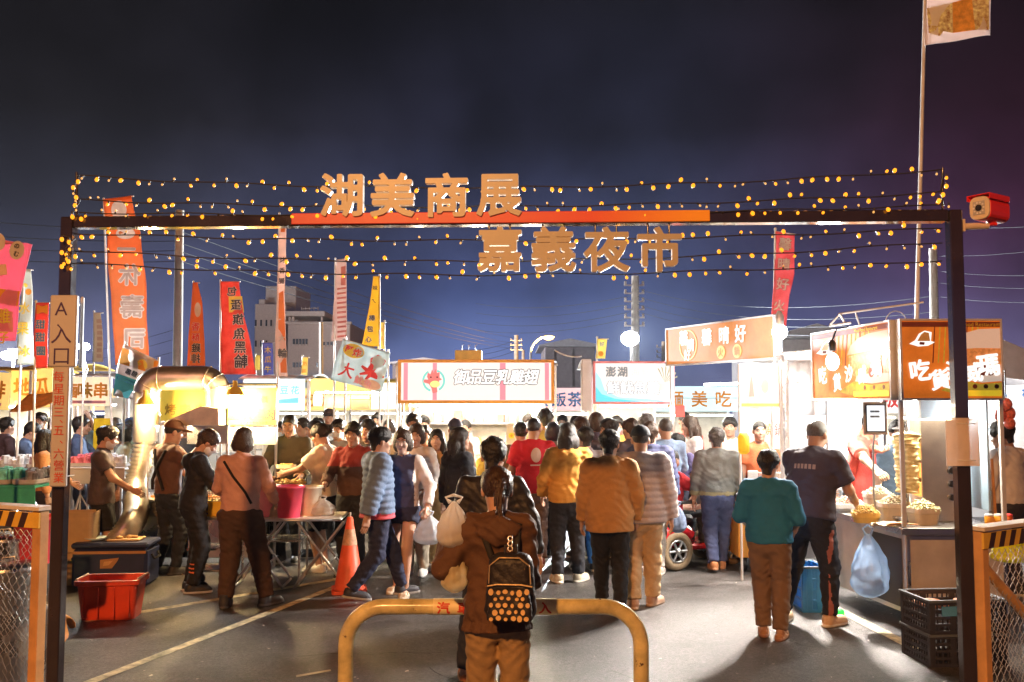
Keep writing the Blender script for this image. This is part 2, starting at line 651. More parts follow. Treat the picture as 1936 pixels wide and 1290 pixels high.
def get_hair(style, h):
    k = (style, h)
    if k in HEADS:
        return HEADS[k]
    long = style in ('long', 'longfront')
    P = grid((-.16, -.2, -.45 if long else -.2), (.16, .17, .17), h)
    x, y, z = P[..., 0], P[..., 1], P[..., 2]
    tex = .0022 * np.sin(42 * np.arctan2(x, y + .01) + 5 * np.sin(18 * z)) + .0012 * np.sin(95 * np.arctan2(x, y + .01) + 8 * np.sin(22 * z))
    if style.startswith('short'):
        sd = ord(style[-1]) * 1.7
        t_ = .005 + .016 * np.clip((z + .055) / .10, 0, 1) + .004 * np.sin(31 * x + sd) * np.sin(27 * y + 2 * sd) + .003 * np.sin(63 * x + 40 * z + sd)
        d = ell(P, (0, -.012, .036), (.075, .094, .083)) - t_ + tex * 1.5
        d = smin(d, rc(P, (0, -.05, -.02), (0, -.05, -.075), .052, .044) + tex, .02)
        d = smax(d, (y * .80 - z * .60 - .040 - .006 * np.sin(50 * x + sd)) * .9, .006)
        d = smax(d, -(z + .088 + .006 * np.sin(60 * x + sd)), .006)
        for s in (-1, 1):
            d = smax(d, -ell(P, (s * .09, .022, -.035), (.034, .045, .05)), .006)
    elif style == 'crop':
        d = ell(P, (0, -.013, .037), (.0785, .099, .0875)) + tex * .4
        d = smax(d, (y * .80 - z * .62 - .03), .01)
        d = smax(d, -(z + .05), .01)
    elif style in ('bob', 'tight', 'bun', 'pony'):
        d = ell(P, (0, -.014, .036), (.09, .11, .099)) + tex
        if style == 'bob':
            d = smin(d, ell(P, (0, -.03, -.03), (.105, .088, .095)) + tex, .03)
            d = smax(d, -(z + .105 + .015 * np.sin(40 * x)), .012)
        else:
            d = smax(d, -(z + .07 - .3 * np.abs(y + .08)), .01)
        d = smax(d, -ell(P, (0, .115, -.04), (.062, .09, .095)), .015)
        for s in (-1, 1):
            if style != 'bob':
                d = smax(d, -ell(P, (s * .09, .02, -.03), (.03, .05, .05)), .01)
        if style == 'bun':
            d = smin(d, ell(P, (0, -.125, .03), (.05, .045, .05)) + tex * 2, .015)
        if style == 'pony':
            d = smin(d, rc(P, (0, -.115, .02), (0, -.135, -.16), .036, .016) + tex * 2, .02)
    else:
        d = ell(P, (0, -.014, .036), (.088, .109, .097)) + tex
        d = smin(d, ell(P, (0, -.04, -.06), (.1, .082, .11)) + tex, .03)
        for a, b, r0, r1 in (((-.06, -.06, -.06), (-.075, -.055, -.36), .05, .028), ((.0, -.085, -.06), (0, -.09, -.4), .055, .03), ((.06, -.06, -.06), (.075, -.055, -.36), .05, .028)):
            d = smin(d, rc(P, a, b, r0, r1) + tex * 1.6, .03)
        for s in (-1, 1):
            d = smin(d, rc(P, (s * .075, .015, .0), (s * .085, .03, -.33 if style == 'longfront' else -.2), .024, .018) + tex * 1.4, .02)
        d = smax(d, -ell(P, (0, .115, -.035), (.06, .09, .1)), .015)
        d = smax(d, -rc(P, (0, .04, -.12), (0, .06, -.4), .05, .05), .015)
    V, Q = nets(P, d)
    HEADS[k] = (V, Q)
    return HEADS[k]
def frame(R3, t, V, k=1.0):
    return V * k @ np.array(R3).T + np.array(t)
def ik(a, b, l1, l2, pole):
    a, b = np.array(a, float), np.array(b, float)
    d = b - a
    L = np.linalg.norm(d)
    u = d / max(L, 1e-6)
    L = min(max(L, .12), (l1 + l2) * .997)
    c = (l1 * l1 + L * L - l2 * l2) / (2 * l1 * L)
    c = max(-1, min(1, c))
    pole = np.array(pole, float)
    p = pole - u * (pole @ u)
    p = p / max(np.linalg.norm(p), 1e-6)
    j = a + u * l1 * c + p * l1 * math.sqrt(1 - c * c)
    return j, a + u * L
def rotm(yaw=0, pitch=0, roll=0):
    """pitch > 0 leans or nods forward (towards +y), yaw > 0 turns left."""
    return np.array(Matrix.Rotation(R(yaw), 3, 'Z') @ Matrix.Rotation(R(-pitch), 3, 'X') @ Matrix.Rotation(R(roll), 3, 'Y'))

SKIN = lambda v: mat('skin_%d' % v, [(.50, .29, .20), (.43, .24, .16), (.56, .34, .25)][v], .5, var=.08, bump=.04, sss=.08)
def cloth(name, col, rough=.85, **k):
    k.setdefault('bump', .28)
    k.setdefault('bscale', 34)
    k.setdefault('var', .12)
    return mat('cloth_' + name, col, rough, **k)
SHOES = {}
def get_shoe(kind, h=.009):
    if (kind, h) in SHOES:
        return SHOES[(kind, h)]
    P = grid((-.07, -.1, -.015), (.07, .23, .15), h)
    z = P[..., 2]
    d = rc(P, (0, -.035, .047), (0, .135, .036), .044, .040)
    d = smin(d, ell(P, (0, .09, .03), (.05, .11, .05)), .02)
    if kind == 'high':
        d = smin(d, rc(P, (0, -.02, .05), (0, -.025, .15), .046, .05), .03)
        d = smax(d, z - .135, .01)
    elif kind == 'sneaker':
        d = smin(d, rc(P, (0, -.02, .05), (0, -.025, .1), .044, .046), .03)
        d = smax(d, z - .098, .012)
    else:                                            # sandal: low and open
        d = smax(d, z - .055 - .02 * np.sin(60 * P[..., 1]), .01)
    sole = np.maximum(np.sqrt(np.maximum(np.abs(P[..., 0]) / .052, 0) ** 2.5 + (np.abs(P[..., 1] - .055) / .148) ** 2.5) - 1, 0)
    ds = (np.sqrt((np.abs(P[..., 0]) / .052) ** 2.6 + (np.abs(P[..., 1] - .055) / .15) ** 2.6) - 1) * .05
    ds = smax(ds, z - .028, .006)
    d = smin(d, ds, .004)
    d = smax(d, -z + .002, .003)
    V, Q = nets(P, d)
    zc = V[Q].mean(1)[:, 2]
    SHOES[(kind, h)] = (V, Q, (zc < .027).astype(int))
    return SHOES[(kind, h)]

PEOPLE = []
def person(label, pos, H=1.68, head=0.0, top=None, bottom=None, hair=('short', (.016, .012, .010)), shoes=('sneaker', (.03, .03, .03), (.5, .48, .45)),
           lean=0.0, side=0.0, lh=(-.24, .05, .80), rh=(.24, .05, .80), lf=(-.09, .0), rf=(.09, .0), look=(0, 0), w=1.0, fem=False, res=.014,
           skin=0, curl=(.3, .3), mask=None, cap=None, elev=0.0, feet=True, lfy=8, rfy=-8, llift=0.0, rlift=0.0, group=None, scarf=None, apron=None,
           print_=None, drop=0.0, straps=None, armpole=None):
    """One person. Local frame: +y is where the person faces, +x their right hand; the feet stand at z = 0."""
    k = H / 1.70
    top = dict(dict(kind='shirt', col=(.3, .3, .3), sleeve=1.0, hem=-.03, g=.018), **(top or {}))
    bottom = dict(dict(kind='trousers', col=(.03, .03, .04), g=.016, len=1.0), **(bottom or {}))
    pel = np.array([0, 0, .93 - drop])
    Rt = rotm(0, lean, side)
    tr = lambda p: pel + Rt @ np.array(p, float)
    sh = .158 * w if fem else .178 * w
    neck, nb = tr((0, -.005, .53)), tr((0, -.01, .46))
    Rh = rotm(0, lean * .5) @ rotm(look[0], look[1])
    hc = neck + Rt @ np.array([0, .0, .018]) + Rh @ np.array([0, .028, .110])
    S = {-1: tr((-sh, -.01, .445)), 1: tr((sh, -.01, .445))}
    arms, legs = {}, {}
    for s, t, pp in ((-1, lh, 0), (1, rh, 1)):
        pole = (armpole or {}).get(s, (s * .55, -.7, -.45))
        el, wr = ik(S[s], np.array(t, float), .285, .25, pole)
        arms[s] = (S[s], el, wr)
    for s, t, lift in ((-1, lf, llift), (1, rf, rlift)):
        hip = pel + np.array([s * .088, 0, -.035])
        kn, an = ik(hip, (t[0], t[1], .085 + lift), .425, .405, (s * .08, 1, 0))
        legs[s] = (hip, kn, an)
    bw = (.150 if fem else .158) * w
    def torso(P, g):
        q = (P - pel) @ Rt
        qs = q * np.array([1, 1 / .66, 1], np.float32)
        wa = .83 if fem else .95
        d = rc(qs, (0, 0, .0), (0, 0, .06), bw * 1.02 + g, bw * .98 + g)
        d = smin(d, rc(qs, (0, 0, .1), (0, .01, .22), bw * wa + g, bw * wa + g), .06)
        d = smin(d, rc(qs, (0, .012, .27), (0, .0, .36), bw * 1.0 + g, bw * .92 + g), .07)
        if fem:
            for s in (-1, 1):
                d = smin(d, ell(q, (s * .07, .085, .285), (.066 + g, .055 + g, .06 + g)), .05)
        d = d * .82
        d = smin(d, rc(q, (-sh * .9, -.01, .43), (sh * .9, -.01, .43), .058 + g * .8, .058 + g * .8), .06)
        d = smin(d, rc(q, (0, -.012, .43), (0, -.0, .5), .085 + g * .6, .052 + g * .4), .05)
        return d, q
    def arm(P, s, g, stop=1.0, up=1.0):
        a, e, wv = arms[s]
        if up < 1:
            return smax(rc(P, a, e, .054 + g, .046 + g * 1.25), (P - (a + (e - a) * up)) @ ((e - a) / np.linalg.norm(e - a)).astype(np.float32), .006)
        d = rc(P, a, e, .054 + g, .042 + g)
        n = wv - e
        e2 = e + n * stop
        f = rc(P, e, e2, .041 + g, .041 + g + (.030 - .041) * stop)
        f = smax(f, (P - e2) @ (n / np.linalg.norm(n)).astype(np.float32), .006)
        return smin(d, f, .025)
    def leg(P, s, g, g2, cut=None):
        h_, kn, an = legs[s]
        d = rc(P, h_, kn, .086 * w + g, .056 + (g + g2) / 2)
        f = rc(P, kn, an, .055 + (g + g2) / 2, .036 + g2)
        f = smin(f, rc(P, kn + (an - kn) * .12 + np.array([0, -.012, 0]), kn + (an - kn) * .5, .048 + g2, .042 + g2), .02)
        return smin(d, f, .03)
    # ---------- body
    pts = [pel, hc] + [p for v in arms.values() for p in v] + [p for v in legs.values() for p in v]
    lo, hi = np.min(pts, 0) - .16, np.max(pts, 0) + .16
    lo[2] = min(lo[2], 0)
    P = grid(lo, hi, res * 1.25)
    d, _ = torso(P, 0)
    d = smin(d, rc(P, nb, hc - Rh @ np.array([0, .02, .07]), .055, .05), .03)
    for s in (-1, 1):
        d = smin(d, arm(P, s, 0), .03)
        a, e, wv = arms[s]
        d = smin(d, rc(P, wv - (wv - e) * .2, wv + (wv - e) * .06, .029, .025), .02)
        d = smin(d, leg(P, s, 0, 0), .035)
        an = legs[s][2]
        fa = R(lfy if s < 0 else rfy)
        d = smin(d, rc(P, an - np.array([0, 0, .04]), an + np.array([-math.sin(fa) * .11, math.cos(fa) * .11, -.05]), .034, .025), .03)
    V, Q = nets(P, d)
    parts = [(V * k, Q, 0)]
    hh = .007 if res < .016 else .0105
    hs = k * 1.09
    for v, f, mi in get_head(hh, fem):
        parts.append((frame(Rh, hc * k, v, hs * .97), f, mi))
    for s in (-1, 1):
        v, f, mi = get_hand(.005 if res < .016 else .0075, curl[0 if s < 0 else 1])
        a, e, wv = arms[s]
        u = (wv - e) / np.linalg.norm(wv - e)
        z = -u
        yv = np.array([-s * .25, 1.0, .35])
        yv = yv - z * (yv @ z)
        yv /= np.linalg.norm(yv)
        xv = np.cross(yv, z)
        M = np.stack([xv, yv, z], 1)
        vv, ff = (v, f) if s > 0 else (v * np.array([-1, 1, 1]), f[:, ::-1])
        parts.append((frame(M, (wv + u * .005) * k, vv, k * .98), ff, 0))
    me = np_mesh('person', parts, [SKIN(skin), mat('eye_white', (.7, .68, .64), .3, bump=0), mat('eye_dark', (.012, .009, .008), .3, bump=0), mat('lips', (.36, .12, .10), .45, bump=0)])
    o = bpy.data.objects.new('person', me)
    COL.objects.link(o)
    o.location = (pos[0], pos[1], elev)
    o.rotation_euler = (0, 0, R(head))
    tag(o, label, 'person', group)
    def child(name, V, Q, mats, mi=0):
        c = bpy.data.objects.new(name, np_mesh(name, [(V, Q, mi)], mats if isinstance(mats, list) else [mats]))
        COL.objects.link(c)
        c.parent = o
        return c
    cid = '%d' % len(PEOPLE)
    # ---------- top garment
    g, kd = top['g'], top['kind']
    hem = top['hem']
    ends = [tr((0, 0, hem - .04)), tr((0, 0, .56))] + [q for s in (-1, 1) for q in arms[s]]
    lo, hi = np.min(ends, 0) - .20 - g, np.max(ends, 0) + .20 + g
    lo[2] = max(lo[2], tr((0, 0, hem))[2] - .12)
    hi[2] = min(hi[2], max(q[2] for q in ends) + .1)
    P = grid(lo, hi, res)
    d, q = torso(P, g)
    if hem < -.05:
        qs = q * np.array([1, 1 / .72, 1], np.float32)
        d = smin(d, rc(qs, (0, 0, .0), (0, 0, hem - .1), bw * 1.06 + g, bw * 1.12 + g + top.get('flare', .01)) * .85, .05)
    if kd in ('hoodie', 'parka'):
        d = smin(d, ell(q, (0, -.105, .43), (.125, .06, .085)), .03)
        d = smin(d, rc(q, (-.085, -.03, .475), (.085, -.03, .475), .045, .045), .03)
    elif kd in ('jacket', 'puffer'):
        d = smin(d, rc(q, (0, -.02, .45), (0, -.012, .525), .085, .072), .02)
    if kd == 'puffer':
        d = d - .014 * np.abs(np.sin(np.pi * q[..., 2] / .062)) + .007
    sl = top['sleeve']
    for s in (-1, 1):
        if sl <= 0:
            continue
        ga = g if kd == 'puffer' else g * .8
        a = arm(P, s, ga, min(1.0, max(.02, sl * 2 - 1)) * .97) if sl > .5 else arm(P, s, ga * 1.1, 1, sl * 1.5)
        if kd == 'puffer':
            t = (P - arms[s][0]) @ ((arms[s][2] - arms[s][0]) / np.linalg.norm(arms[s][2] - arms[s][0])).astype(np.float32)
            a = a - .009 * np.abs(np.sin(np.pi * t / .062)) + .004
        d = smin(d, a, .028)
    amp = {'puffer': .002, 'shirt': .0045, 'tee': .0045, 'hoodie': .0065, 'jacket': .006, 'parka': .0075, 'vest': .004}.get(kd, .005)
    d = d + wrk(P, amp, 1.0, len(PEOPLE) * 1.3)
    if kd == 'parka':                               # gathered hem
        an_ = np.arctan2(q[..., 0], q[..., 1])
        m_ = np.clip(1 - np.abs(q[..., 2] - hem - .05) / .06, 0, 1)
        d = d + m_ * (.009 * np.sin(38 * an_) + .016)
    if kd == 'hoodie':
        d = d + np.clip(1 - np.abs(q[..., 2] - hem - .02) / .03, 0, 1) * .010
    d = smax(d, -(q[..., 2] - hem) + .004 * np.sin(14 * q[..., 0]), .012)
    d = np.maximum(d, -rc(P, neck + Rt @ np.array([0, .012, -.035]), neck + Rt @ np.array([0, .02, .1]), .056, .066))
    d = np.maximum(d, (q[..., 2] - .555))
    V, Q = nets(P, d)
    V = V * k
    mats = [cloth('top_' + cid, top['col'], top.get('rough', .85), coat=top.get('coat', 0))]
    mi = 0
    if 'col2' in top:                               # two-tone garment, split in the cloth itself
        mats.append(cloth('top2_' + cid, top['col2'], top.get('rough', .85)))
        c = V[Q].mean(1) / k
        qq = (c - pel) @ Rt
        how = top.get('split', 'sleeves')
        if how == 'sleeves':
            mi = (np.abs(qq[:, 0]) > sh * .93).astype(int)
            for s in (-1, 1):
                pass
        elif how == 'hem':
            mi = (qq[:, 2] < hem + .06).astype(int)
        elif how == 'yoke':
            mi = (qq[:, 2] > .3).astype(int)
        elif how == 'front':
            mi = (qq[:, 1] > .05).astype(int) * (np.abs(qq[:, 0]) < .07).astype(int)
        elif how == 'stripes':
            mi = (np.sin(qq[:, 2] * 90) > .55).astype(int)
    nm = {'shirt': 'shirt', 'tee': 'shirt', 'hoodie': 'hoodie', 'jacket': 'jacket', 'parka': 'parka', 'puffer': 'puffer_jacket', 'vest': 'vest'}.get(kd, 'shirt')
    child(nm, V, Q, mats, mi)
    # ---------- trousers or shorts
    kb = bottom['kind']
    g = bottom['g']
    lo = np.min([p for v in legs.values() for p in v] + [pel], 0) - .16
    hi = np.max([p for v in legs.values() for p in v] + [pel], 0) + .16
    hi[2] = pel[2] + .12
    if kb == 'shorts':
        lo[2] = legs[1][1][2] - .06
    lo[2] = max(lo[2], .0)
    P = grid(lo, hi, res)
    q = P - pel
    qs = q * np.array([1, 1 / .7, 1], np.float32)
    d = rc(qs, (0, 0, -.02), (0, 0, .06), bw * 1.03 + g, bw * .98 + g * .6) * .85
    for s in (-1, 1):
        h_, kn, an = legs[s]
        l = leg(P, s, g, g * bottom.get('flare', 1.2))
        if kb == 'shorts':
            u = (kn - h_) / np.linalg.norm(kn - h_)
            l = smax(l, (P - (h_ + (kn - h_) * bottom['len'])) @ u.astype(np.float32), .008)
        else:
            u = (an - kn) / np.linalg.norm(an - kn)
            l = smax(l, (P - (kn + (an - kn) * (bottom['len'] * .99))) @ u.astype(np.float32), .01)
        d = smin(d, l, .02)
    d = d + wrk(P, .0055, 1.1, 2 + len(PEOPLE))
    qt = (P - pel) @ Rt
    d = d + np.clip((qt[..., 2] - hem - .012) / .03, 0, 1) * (.03 if hem > -.06 else .05)      # tucked in under the garment above
    d = smax(d, qt[..., 2] - max(.03, hem + .12), .01)
    V, Q = nets(P, d)
    if len(Q):
        mats = [cloth('bottom_' + cid, bottom['col'])]
        mi = 0
        V = V * k
        if 'stripe' in bottom:
            mats.append(cloth('stripe_' + cid, bottom['stripe']))
            c = V[Q].mean(1) / k
            mi = ((np.abs(np.abs(c[:, 0]) - .19) < .03) & (np.abs(c[:, 1]) < .018) & (c[:, 2] < .8)).astype(int)
        if 'patch' in bottom:
            mats.append(cloth('patch_' + cid, bottom['patch']))
            c = V[Q].mean(1) / k
            mi = ((c[:, 2] > .2) & (c[:, 2] < .34) & (np.sin(c[:, 2] * 150) > .2) & (c[:, 0] > 0) & (c[:, 1] < .0)).astype(int)
        child('shorts' if kb == 'shorts' else 'trousers', V, Q, mats, mi)
    # ---------- shoes
    if feet:
        v, f, m_ = get_shoe(shoes[0])
        ms = [mat('shoe_%s' % cid, shoes[1], .6, bump=.15), mat('sole_%s' % cid, shoes[2], .6, bump=.05)]
        for s in (-1, 1):
            an = legs[s][2]
            a = R(lfy if s < 0 else rfy)
            lift = llift if s < 0 else rlift
            M = np.array(Matrix.Rotation(a, 3, 'Z') @ Matrix.Rotation(-min(.6, lift * 2.4), 3, 'X'))
            child('shoe', frame(M, np.array([an[0], an[1], max(0.0, an[2] - .085)]) * k, v, k), f, ms, m_)
    # ---------- hair, cap, mask
    def on_head(V):
        return frame(Rh, hc * k, V, hs * .97)
    if hair:
        v, f = get_hair(hair[0] + 'abcd'[len(PEOPLE) % 4] if hair[0] == 'short' else hair[0], hh)
        child('hair', on_head(v), f, mat('hair_%d_%d' % (int(hair[1][0] * 1000), int(hair[1][2] * 1000)), hair[1], .38, var=.35, vscale=60, bump=.4, bscale=160))
    if cap:
        P = grid((-.12, -.14, 0.01), (.12, .22, .16), hh)
        d = ell(P, (0, -.012, .045), (.092, .112, .1))
        d = smax(d, -(P[..., 2] - .042), .006)
        vis = ell(P, (0, .1, .05), (.075, .1, .014))
        vis = smax(vis, -(P[..., 1] - .06), .01)
        d = smin(d, vis, .01)
        V, Q = nets(P, d)
        child('cap', on_head(V), Q, cloth('cap_' + cid, cap))
    if mask:
        P = grid((-.09, .0, -.13), (.09, .14, .02), hh)
        d = ell(P, (0, .022, -.045), (.066, .078, .078))
        d = smin(d, rc(P, (0, .085, .0), (0, .108, -.03), .01, .014), .02)
        d = smax(d, np.abs(P[..., 2] + .055 + .15 * np.abs(P[..., 0])) - .05, .01)
        V, Q = nets(P, d)
        child('face_mask', on_head(V), Q, cloth('mask_' + cid, mask))
    if apron:
        P = grid(tr((0, 0, 0)) - np.array([.24, .24, .42]), tr((0, 0, .4)) + np.array([.24, .24, .08]), res)
        d, q = torso(P, top['g'] + .012)
        qs = q * np.array([1, 1 / .72, 1], np.float32)
        d = smin(d, rc(qs, (0, 0, .0), (0, 0, -.45), bw * 1.1 + top['g'] + .02, bw * 1.1 + top['g'] + .02) * .85, .05)
        d = smax(d, -(q[..., 1] - .03), .008)
        d = smax(d, q[..., 2] - .36, .01)
        d = smax(d, -(q[..., 2] + .34), .01)
        V, Q = nets(P, d)
        child('apron', V * k, Q, cloth('apron_' + cid, apron))
    if straps is not None:                          # one diagonal bag strap or a pair of apron straps lying on the back
        for nm_, pa, rr, colr in straps:
            mb = MB()
            pts_ = []
            for i in range(len(pa) - 1):
                for t in np.linspace(0, 1, 9)[:-1]:
                    pts_.append(np.array(pa[i]) * (1 - t) + np.array(pa[i + 1]) * t)
            pts_.append(np.array(pa[-1]))
            out = []
            for p in pts_:                          # push each point out to the garment's surface
                p = tr(p)
                dirn = Rt @ np.array([0, -1.0 if (p - pel) @ Rt[:, 1] < 0 else 1.0, 0])
                c = p.copy()
                for _ in range(60):
                    dd, _q = torso(c[None, :].astype(np.float32), top['g'] + .006)
                    if dd[0] > 0:
                        break
                    c = c + dirn * .005
                out.append(c * k)
            mb.tube([tuple(c) for c in out], rr, 8)
            mb.build(nm_, cloth('strap_%s_%s' % (nm_, cid), colr), o)
    if print_:                                      # a print on the garment's back or chest: thin shapes lying on the cloth
        kind_, side_, colr, (zc, rad) = print_
        mb = MB()
        def drop_on(x, z):
            c = tr((x, 0, z))
            dirn = Rt @ np.array([0, side_, 0.0])
            for _ in range(80):
                dd, _q = torso(c[None, :].astype(np.float32), top['g'] + .008)
                if dd[0] > 0:
                    break
                c = c + dirn * .004
            return tuple(c * k)
        n = 20
        shapes = []
        if kind_ == 'round':
            shapes.append([(rad * .72 * math.cos(2 * math.pi * i / n), zc + rad * math.sin(2 * math.pi * i / n)) for i in range(n)])
            shapes.append([(-rad * .8, zc - rad * 1.45), (rad * .8, zc - rad * 1.45), (rad * .8, zc - rad * 1.28), (-rad * .8, zc - rad * 1.28)])
        elif kind_ == 'word':
            for j in range(6):
                x0 = (-1 + j * .34) * rad
                shapes.append([(x0, zc - rad * .2), (x0 + rad * .24, zc - rad * .2), (x0 + rad * .24, zc + rad * .2), (x0, zc + rad * .2)])
        elif kind_ == 'patch':
            shapes.append([(-rad, zc - rad * .35), (rad, zc - rad * .3), (rad * 1.0, zc + rad * .35), (-rad * .9, zc + rad * .3)])
        for sp in shapes:
            cx_, cz_ = sum(p[0] for p in sp) / len(sp), sum(p[1] for p in sp) / len(sp)
            ring = [drop_on(*p) for p in sp]
            mid = [drop_on(cx_ + (p[0] - cx_) * .5, cz_ + (p[1] - cz_) * .5) for p in sp]
            cen = drop_on(cx_, cz_)
            m_ = len(sp)
            mb.raw(ring + mid + [cen], [(i, (i + 1) % m_, m_ + (i + 1) % m_, m_ + i) for i in range(m_)] + [(m_ + i, m_ + (i + 1) % m_, 2 * m_) for i in range(m_)], True)
        mb.build('print', cloth('print_' + cid, colr), o)
    PEOPLE.append(o)
    o['hand_l'], o['hand_r'] = [float(v) for v in arms[-1][2] * k], [float(v) for v in arms[1][2] * k]
    return o
def hand_world(o, s):
    v = o['hand_l'] if s < 0 else o['hand_r']
    return Matrix.Translation(o.location) @ Matrix.Rotation(o.rotation_euler[2], 4, 'Z') @ Vector(v)
# ---------------------------------------------------------------- ground
def asphalt():
    m = bpy.data.materials.new('asphalt')
    m.use_nodes = True
    t = m.node_tree
    b = t.nodes['Principled BSDF']
    L = t.links.new
    c = t.nodes.new('ShaderNodeTexCoord')
    def noise(s, d, r=.6):
        n = t.nodes.new('ShaderNodeTexNoise')
        n.inputs['Scale'].default_value = s
        n.inputs['Detail'].default_value = d
        n.inputs['Roughness'].default_value = r
        L(c.outputs['Object'], n.inputs['Vector'])
        return n
    big, mid, fine = noise(.55, 6), noise(4.0, 5, .7), noise(260, 2)
    vor = t.nodes.new('ShaderNodeTexVoronoi')
    vor.inputs['Scale'].default_value = 160
    L(c.outputs['Object'], vor.inputs['Vector'])
    def rmp(src, stops):
        r = t.nodes.new('ShaderNodeValToRGB')
        e = r.color_ramp.elements
        e[0].position, e[0].color = stops[0][0], (*stops[0][1], 1)
        e[1].position, e[1].color = stops[1][0], (*stops[1][1], 1)
        L(src, r.inputs[0])
        return r
    base = rmp(big.outputs[0], [(.32, (.055, .050, .048)), (.68, (.140, .128, .122))])
    vc = t.nodes.new('ShaderNodeTexVoronoi')
    vc.inputs['Scale'].default_value = 62
    L(c.outputs['Object'], vc.inputs['Vector'])
    spk = rmp(vc.outputs['Color'], [(.1, (.028, .026, .025)), (.9, (.23, .21, .20))])
    mx = t.nodes.new('ShaderNodeMix'); mx.data_type = 'RGBA'
    mx.inputs['Factor'].default_value = .55
    L(base.outputs[0], mx.inputs['A']); L(spk.outputs[0], mx.inputs['B'])
    stain = rmp(mid.outputs[0], [(.38, (.34, .31, .29)), (.56, (1, 1, 1))])
    m2 = t.nodes.new('ShaderNodeMix'); m2.data_type = 'RGBA'; m2.blend_type = 'MULTIPLY'
    m2.inputs['Factor'].default_value = .8
    L(mx.outputs['Result'], m2.inputs['A']); L(stain.outputs[0], m2.inputs['B'])
    grain = rmp(noise(26, 4, .75).outputs[0], [(.34, (.5, .49, .48)), (.66, (1.0, 1.0, 1.0))])
    m4 = t.nodes.new('ShaderNodeMix'); m4.data_type = 'RGBA'; m4.blend_type = 'MULTIPLY'
    m4.inputs['Factor'].default_value = .75
    L(m2.outputs['Result'], m4.inputs['A']); L(grain.outputs[0], m4.inputs['B'])
    L(m4.outputs['Result'], b.inputs['Base Color'])
    rr = t.nodes.new('ShaderNodeMapRange')
    rr.inputs['To Min'].default_value = .24
    rr.inputs['To Max'].default_value = .46
    L(mid.outputs[0], rr.inputs['Value'])
    L(rr.outputs[0], b.inputs['Roughness'])
    bp = t.nodes.new('ShaderNodeBump')
    bp.inputs['Strength'].default_value = .42
    bp.inputs['Distance'].default_value = .012
    ad = t.nodes.new('ShaderNodeMath'); ad.operation = 'ADD'
    L(fine.outputs[0], ad.inputs[0]); L(vor.outputs['Distance'], ad.inputs[1])
    L(ad.outputs[0], bp.inputs['Height'])
    L(bp.outputs[0], b.inputs['Normal'])
    return m
mb = MB()
n = 40
ed = [-140, -60, -30] + [i for i in range(-20, 21, 4)] + [30, 60, 140]
for i in range(len(ed) - 1):
    for j in range(len(ed) - 1):
        mb.raw([(ed[i], ed[j], 0), (ed[i + 1], ed[j], 0), (ed[i + 1], ed[j + 1], 0), (ed[i], ed[j + 1], 0)], [(0, 1, 2, 3)])
tag(mb.build('ground', asphalt()), kind='structure')
m_line = mat('road_paint', (.50, .43, .26), .7, var=.55, vscale=9, bump=.4, bscale=90, col2=(.62, .55, .36))
mb = MB()
def line(a, b, w=.10):
    a, b = Vector(a), Vector(b)
    s = Vector((-(b - a).y, (b - a).x, 0)).normalized() * w / 2
    k = max(2, int((b - a).length / .15))
    l = [a + (b - a) * i / k for i in range(k + 1)]
    vs = []
    for p in l:
        j = rnd.uniform(.86, 1.0)
        vs += [p + s * j, p - s * j]
    mb.raw([(v.x, v.y, .004) for v in vs], [(2 * i, 2 * i + 1, 2 * i + 3, 2 * i + 2) for i in range(k)])
line(G(120, 1310), G(640, 1108))
line(G(160, 1176), G(690, 1087), .11)
line(G(1500, 1110), G(1800, 1262), .12)
line(G(-40, 1220), G(60, 1195), .1)
tag(mb.build('road_marking', m_line), kind='structure')
mb = MB()
mb.raw([tuple(G(560, 1278)), tuple(G(625, 1267)), tuple(G(626, 1270)), tuple(G(560, 1282))], [(0, 3, 2, 1)])
mb.V = [(x, y, .005) for x, y, z in mb.V]
tag(mb.build('straw', mat('straw', (.6, .55, .4))), 'thin pale drinking straw lying on the asphalt before the yellow barrier', 'straw')

mb = MB()
for i in range(4):                                # cracks and old sealant seams in the asphalt
    a = G(rnd.uniform(250, 1650), rnd.uniform(1120, 1270))
    h_ = rnd.uniform(0, 6.28)
    pts = [a]
    for j in range(rnd.randint(10, 22)):
        h_ += rnd.uniform(-.5, .5)
        pts.append(pts[-1] + Vector((math.cos(h_), math.sin(h_), 0)) * rnd.uniform(.05, .12))
    for j in range(len(pts) - 1):
        s_ = (pts[j + 1] - pts[j]).normalized()
        n_ = Vector((-s_.y, s_.x, 0)) * rnd.uniform(.002, .006)
        mb.raw([(v.x, v.y, .0025) for v in (pts[j] - n_, pts[j] + n_, pts[j + 1] + n_, pts[j + 1] - n_)], [(0, 3, 2, 1)])
tag(mb.build('asphalt_crack', mat('crack_dark', (.018, .017, .016), .6)), kind='structure')
mb = MB()
for i in range(70):
    a = G(rnd.uniform(150, 1750), rnd.uniform(1085, 1288))
    r_ = rnd.uniform(.004, .016)
    mb.at((a.x, a.y, .004 + r_ * .2), rnd.uniform(0, 6)).raw([(-r_, -r_ * .6, 0), (r_, -r_ * .5, .001), (r_ * .9, r_ * .6, r_ * .4), (-r_ * .8, r_ * .5, .001)], [(0, 1, 2, 3)])
mb.at()
tag(mb.build('litter', mat('litter_pale', (.55, .50, .44), .8, var=.4)), kind='stuff')

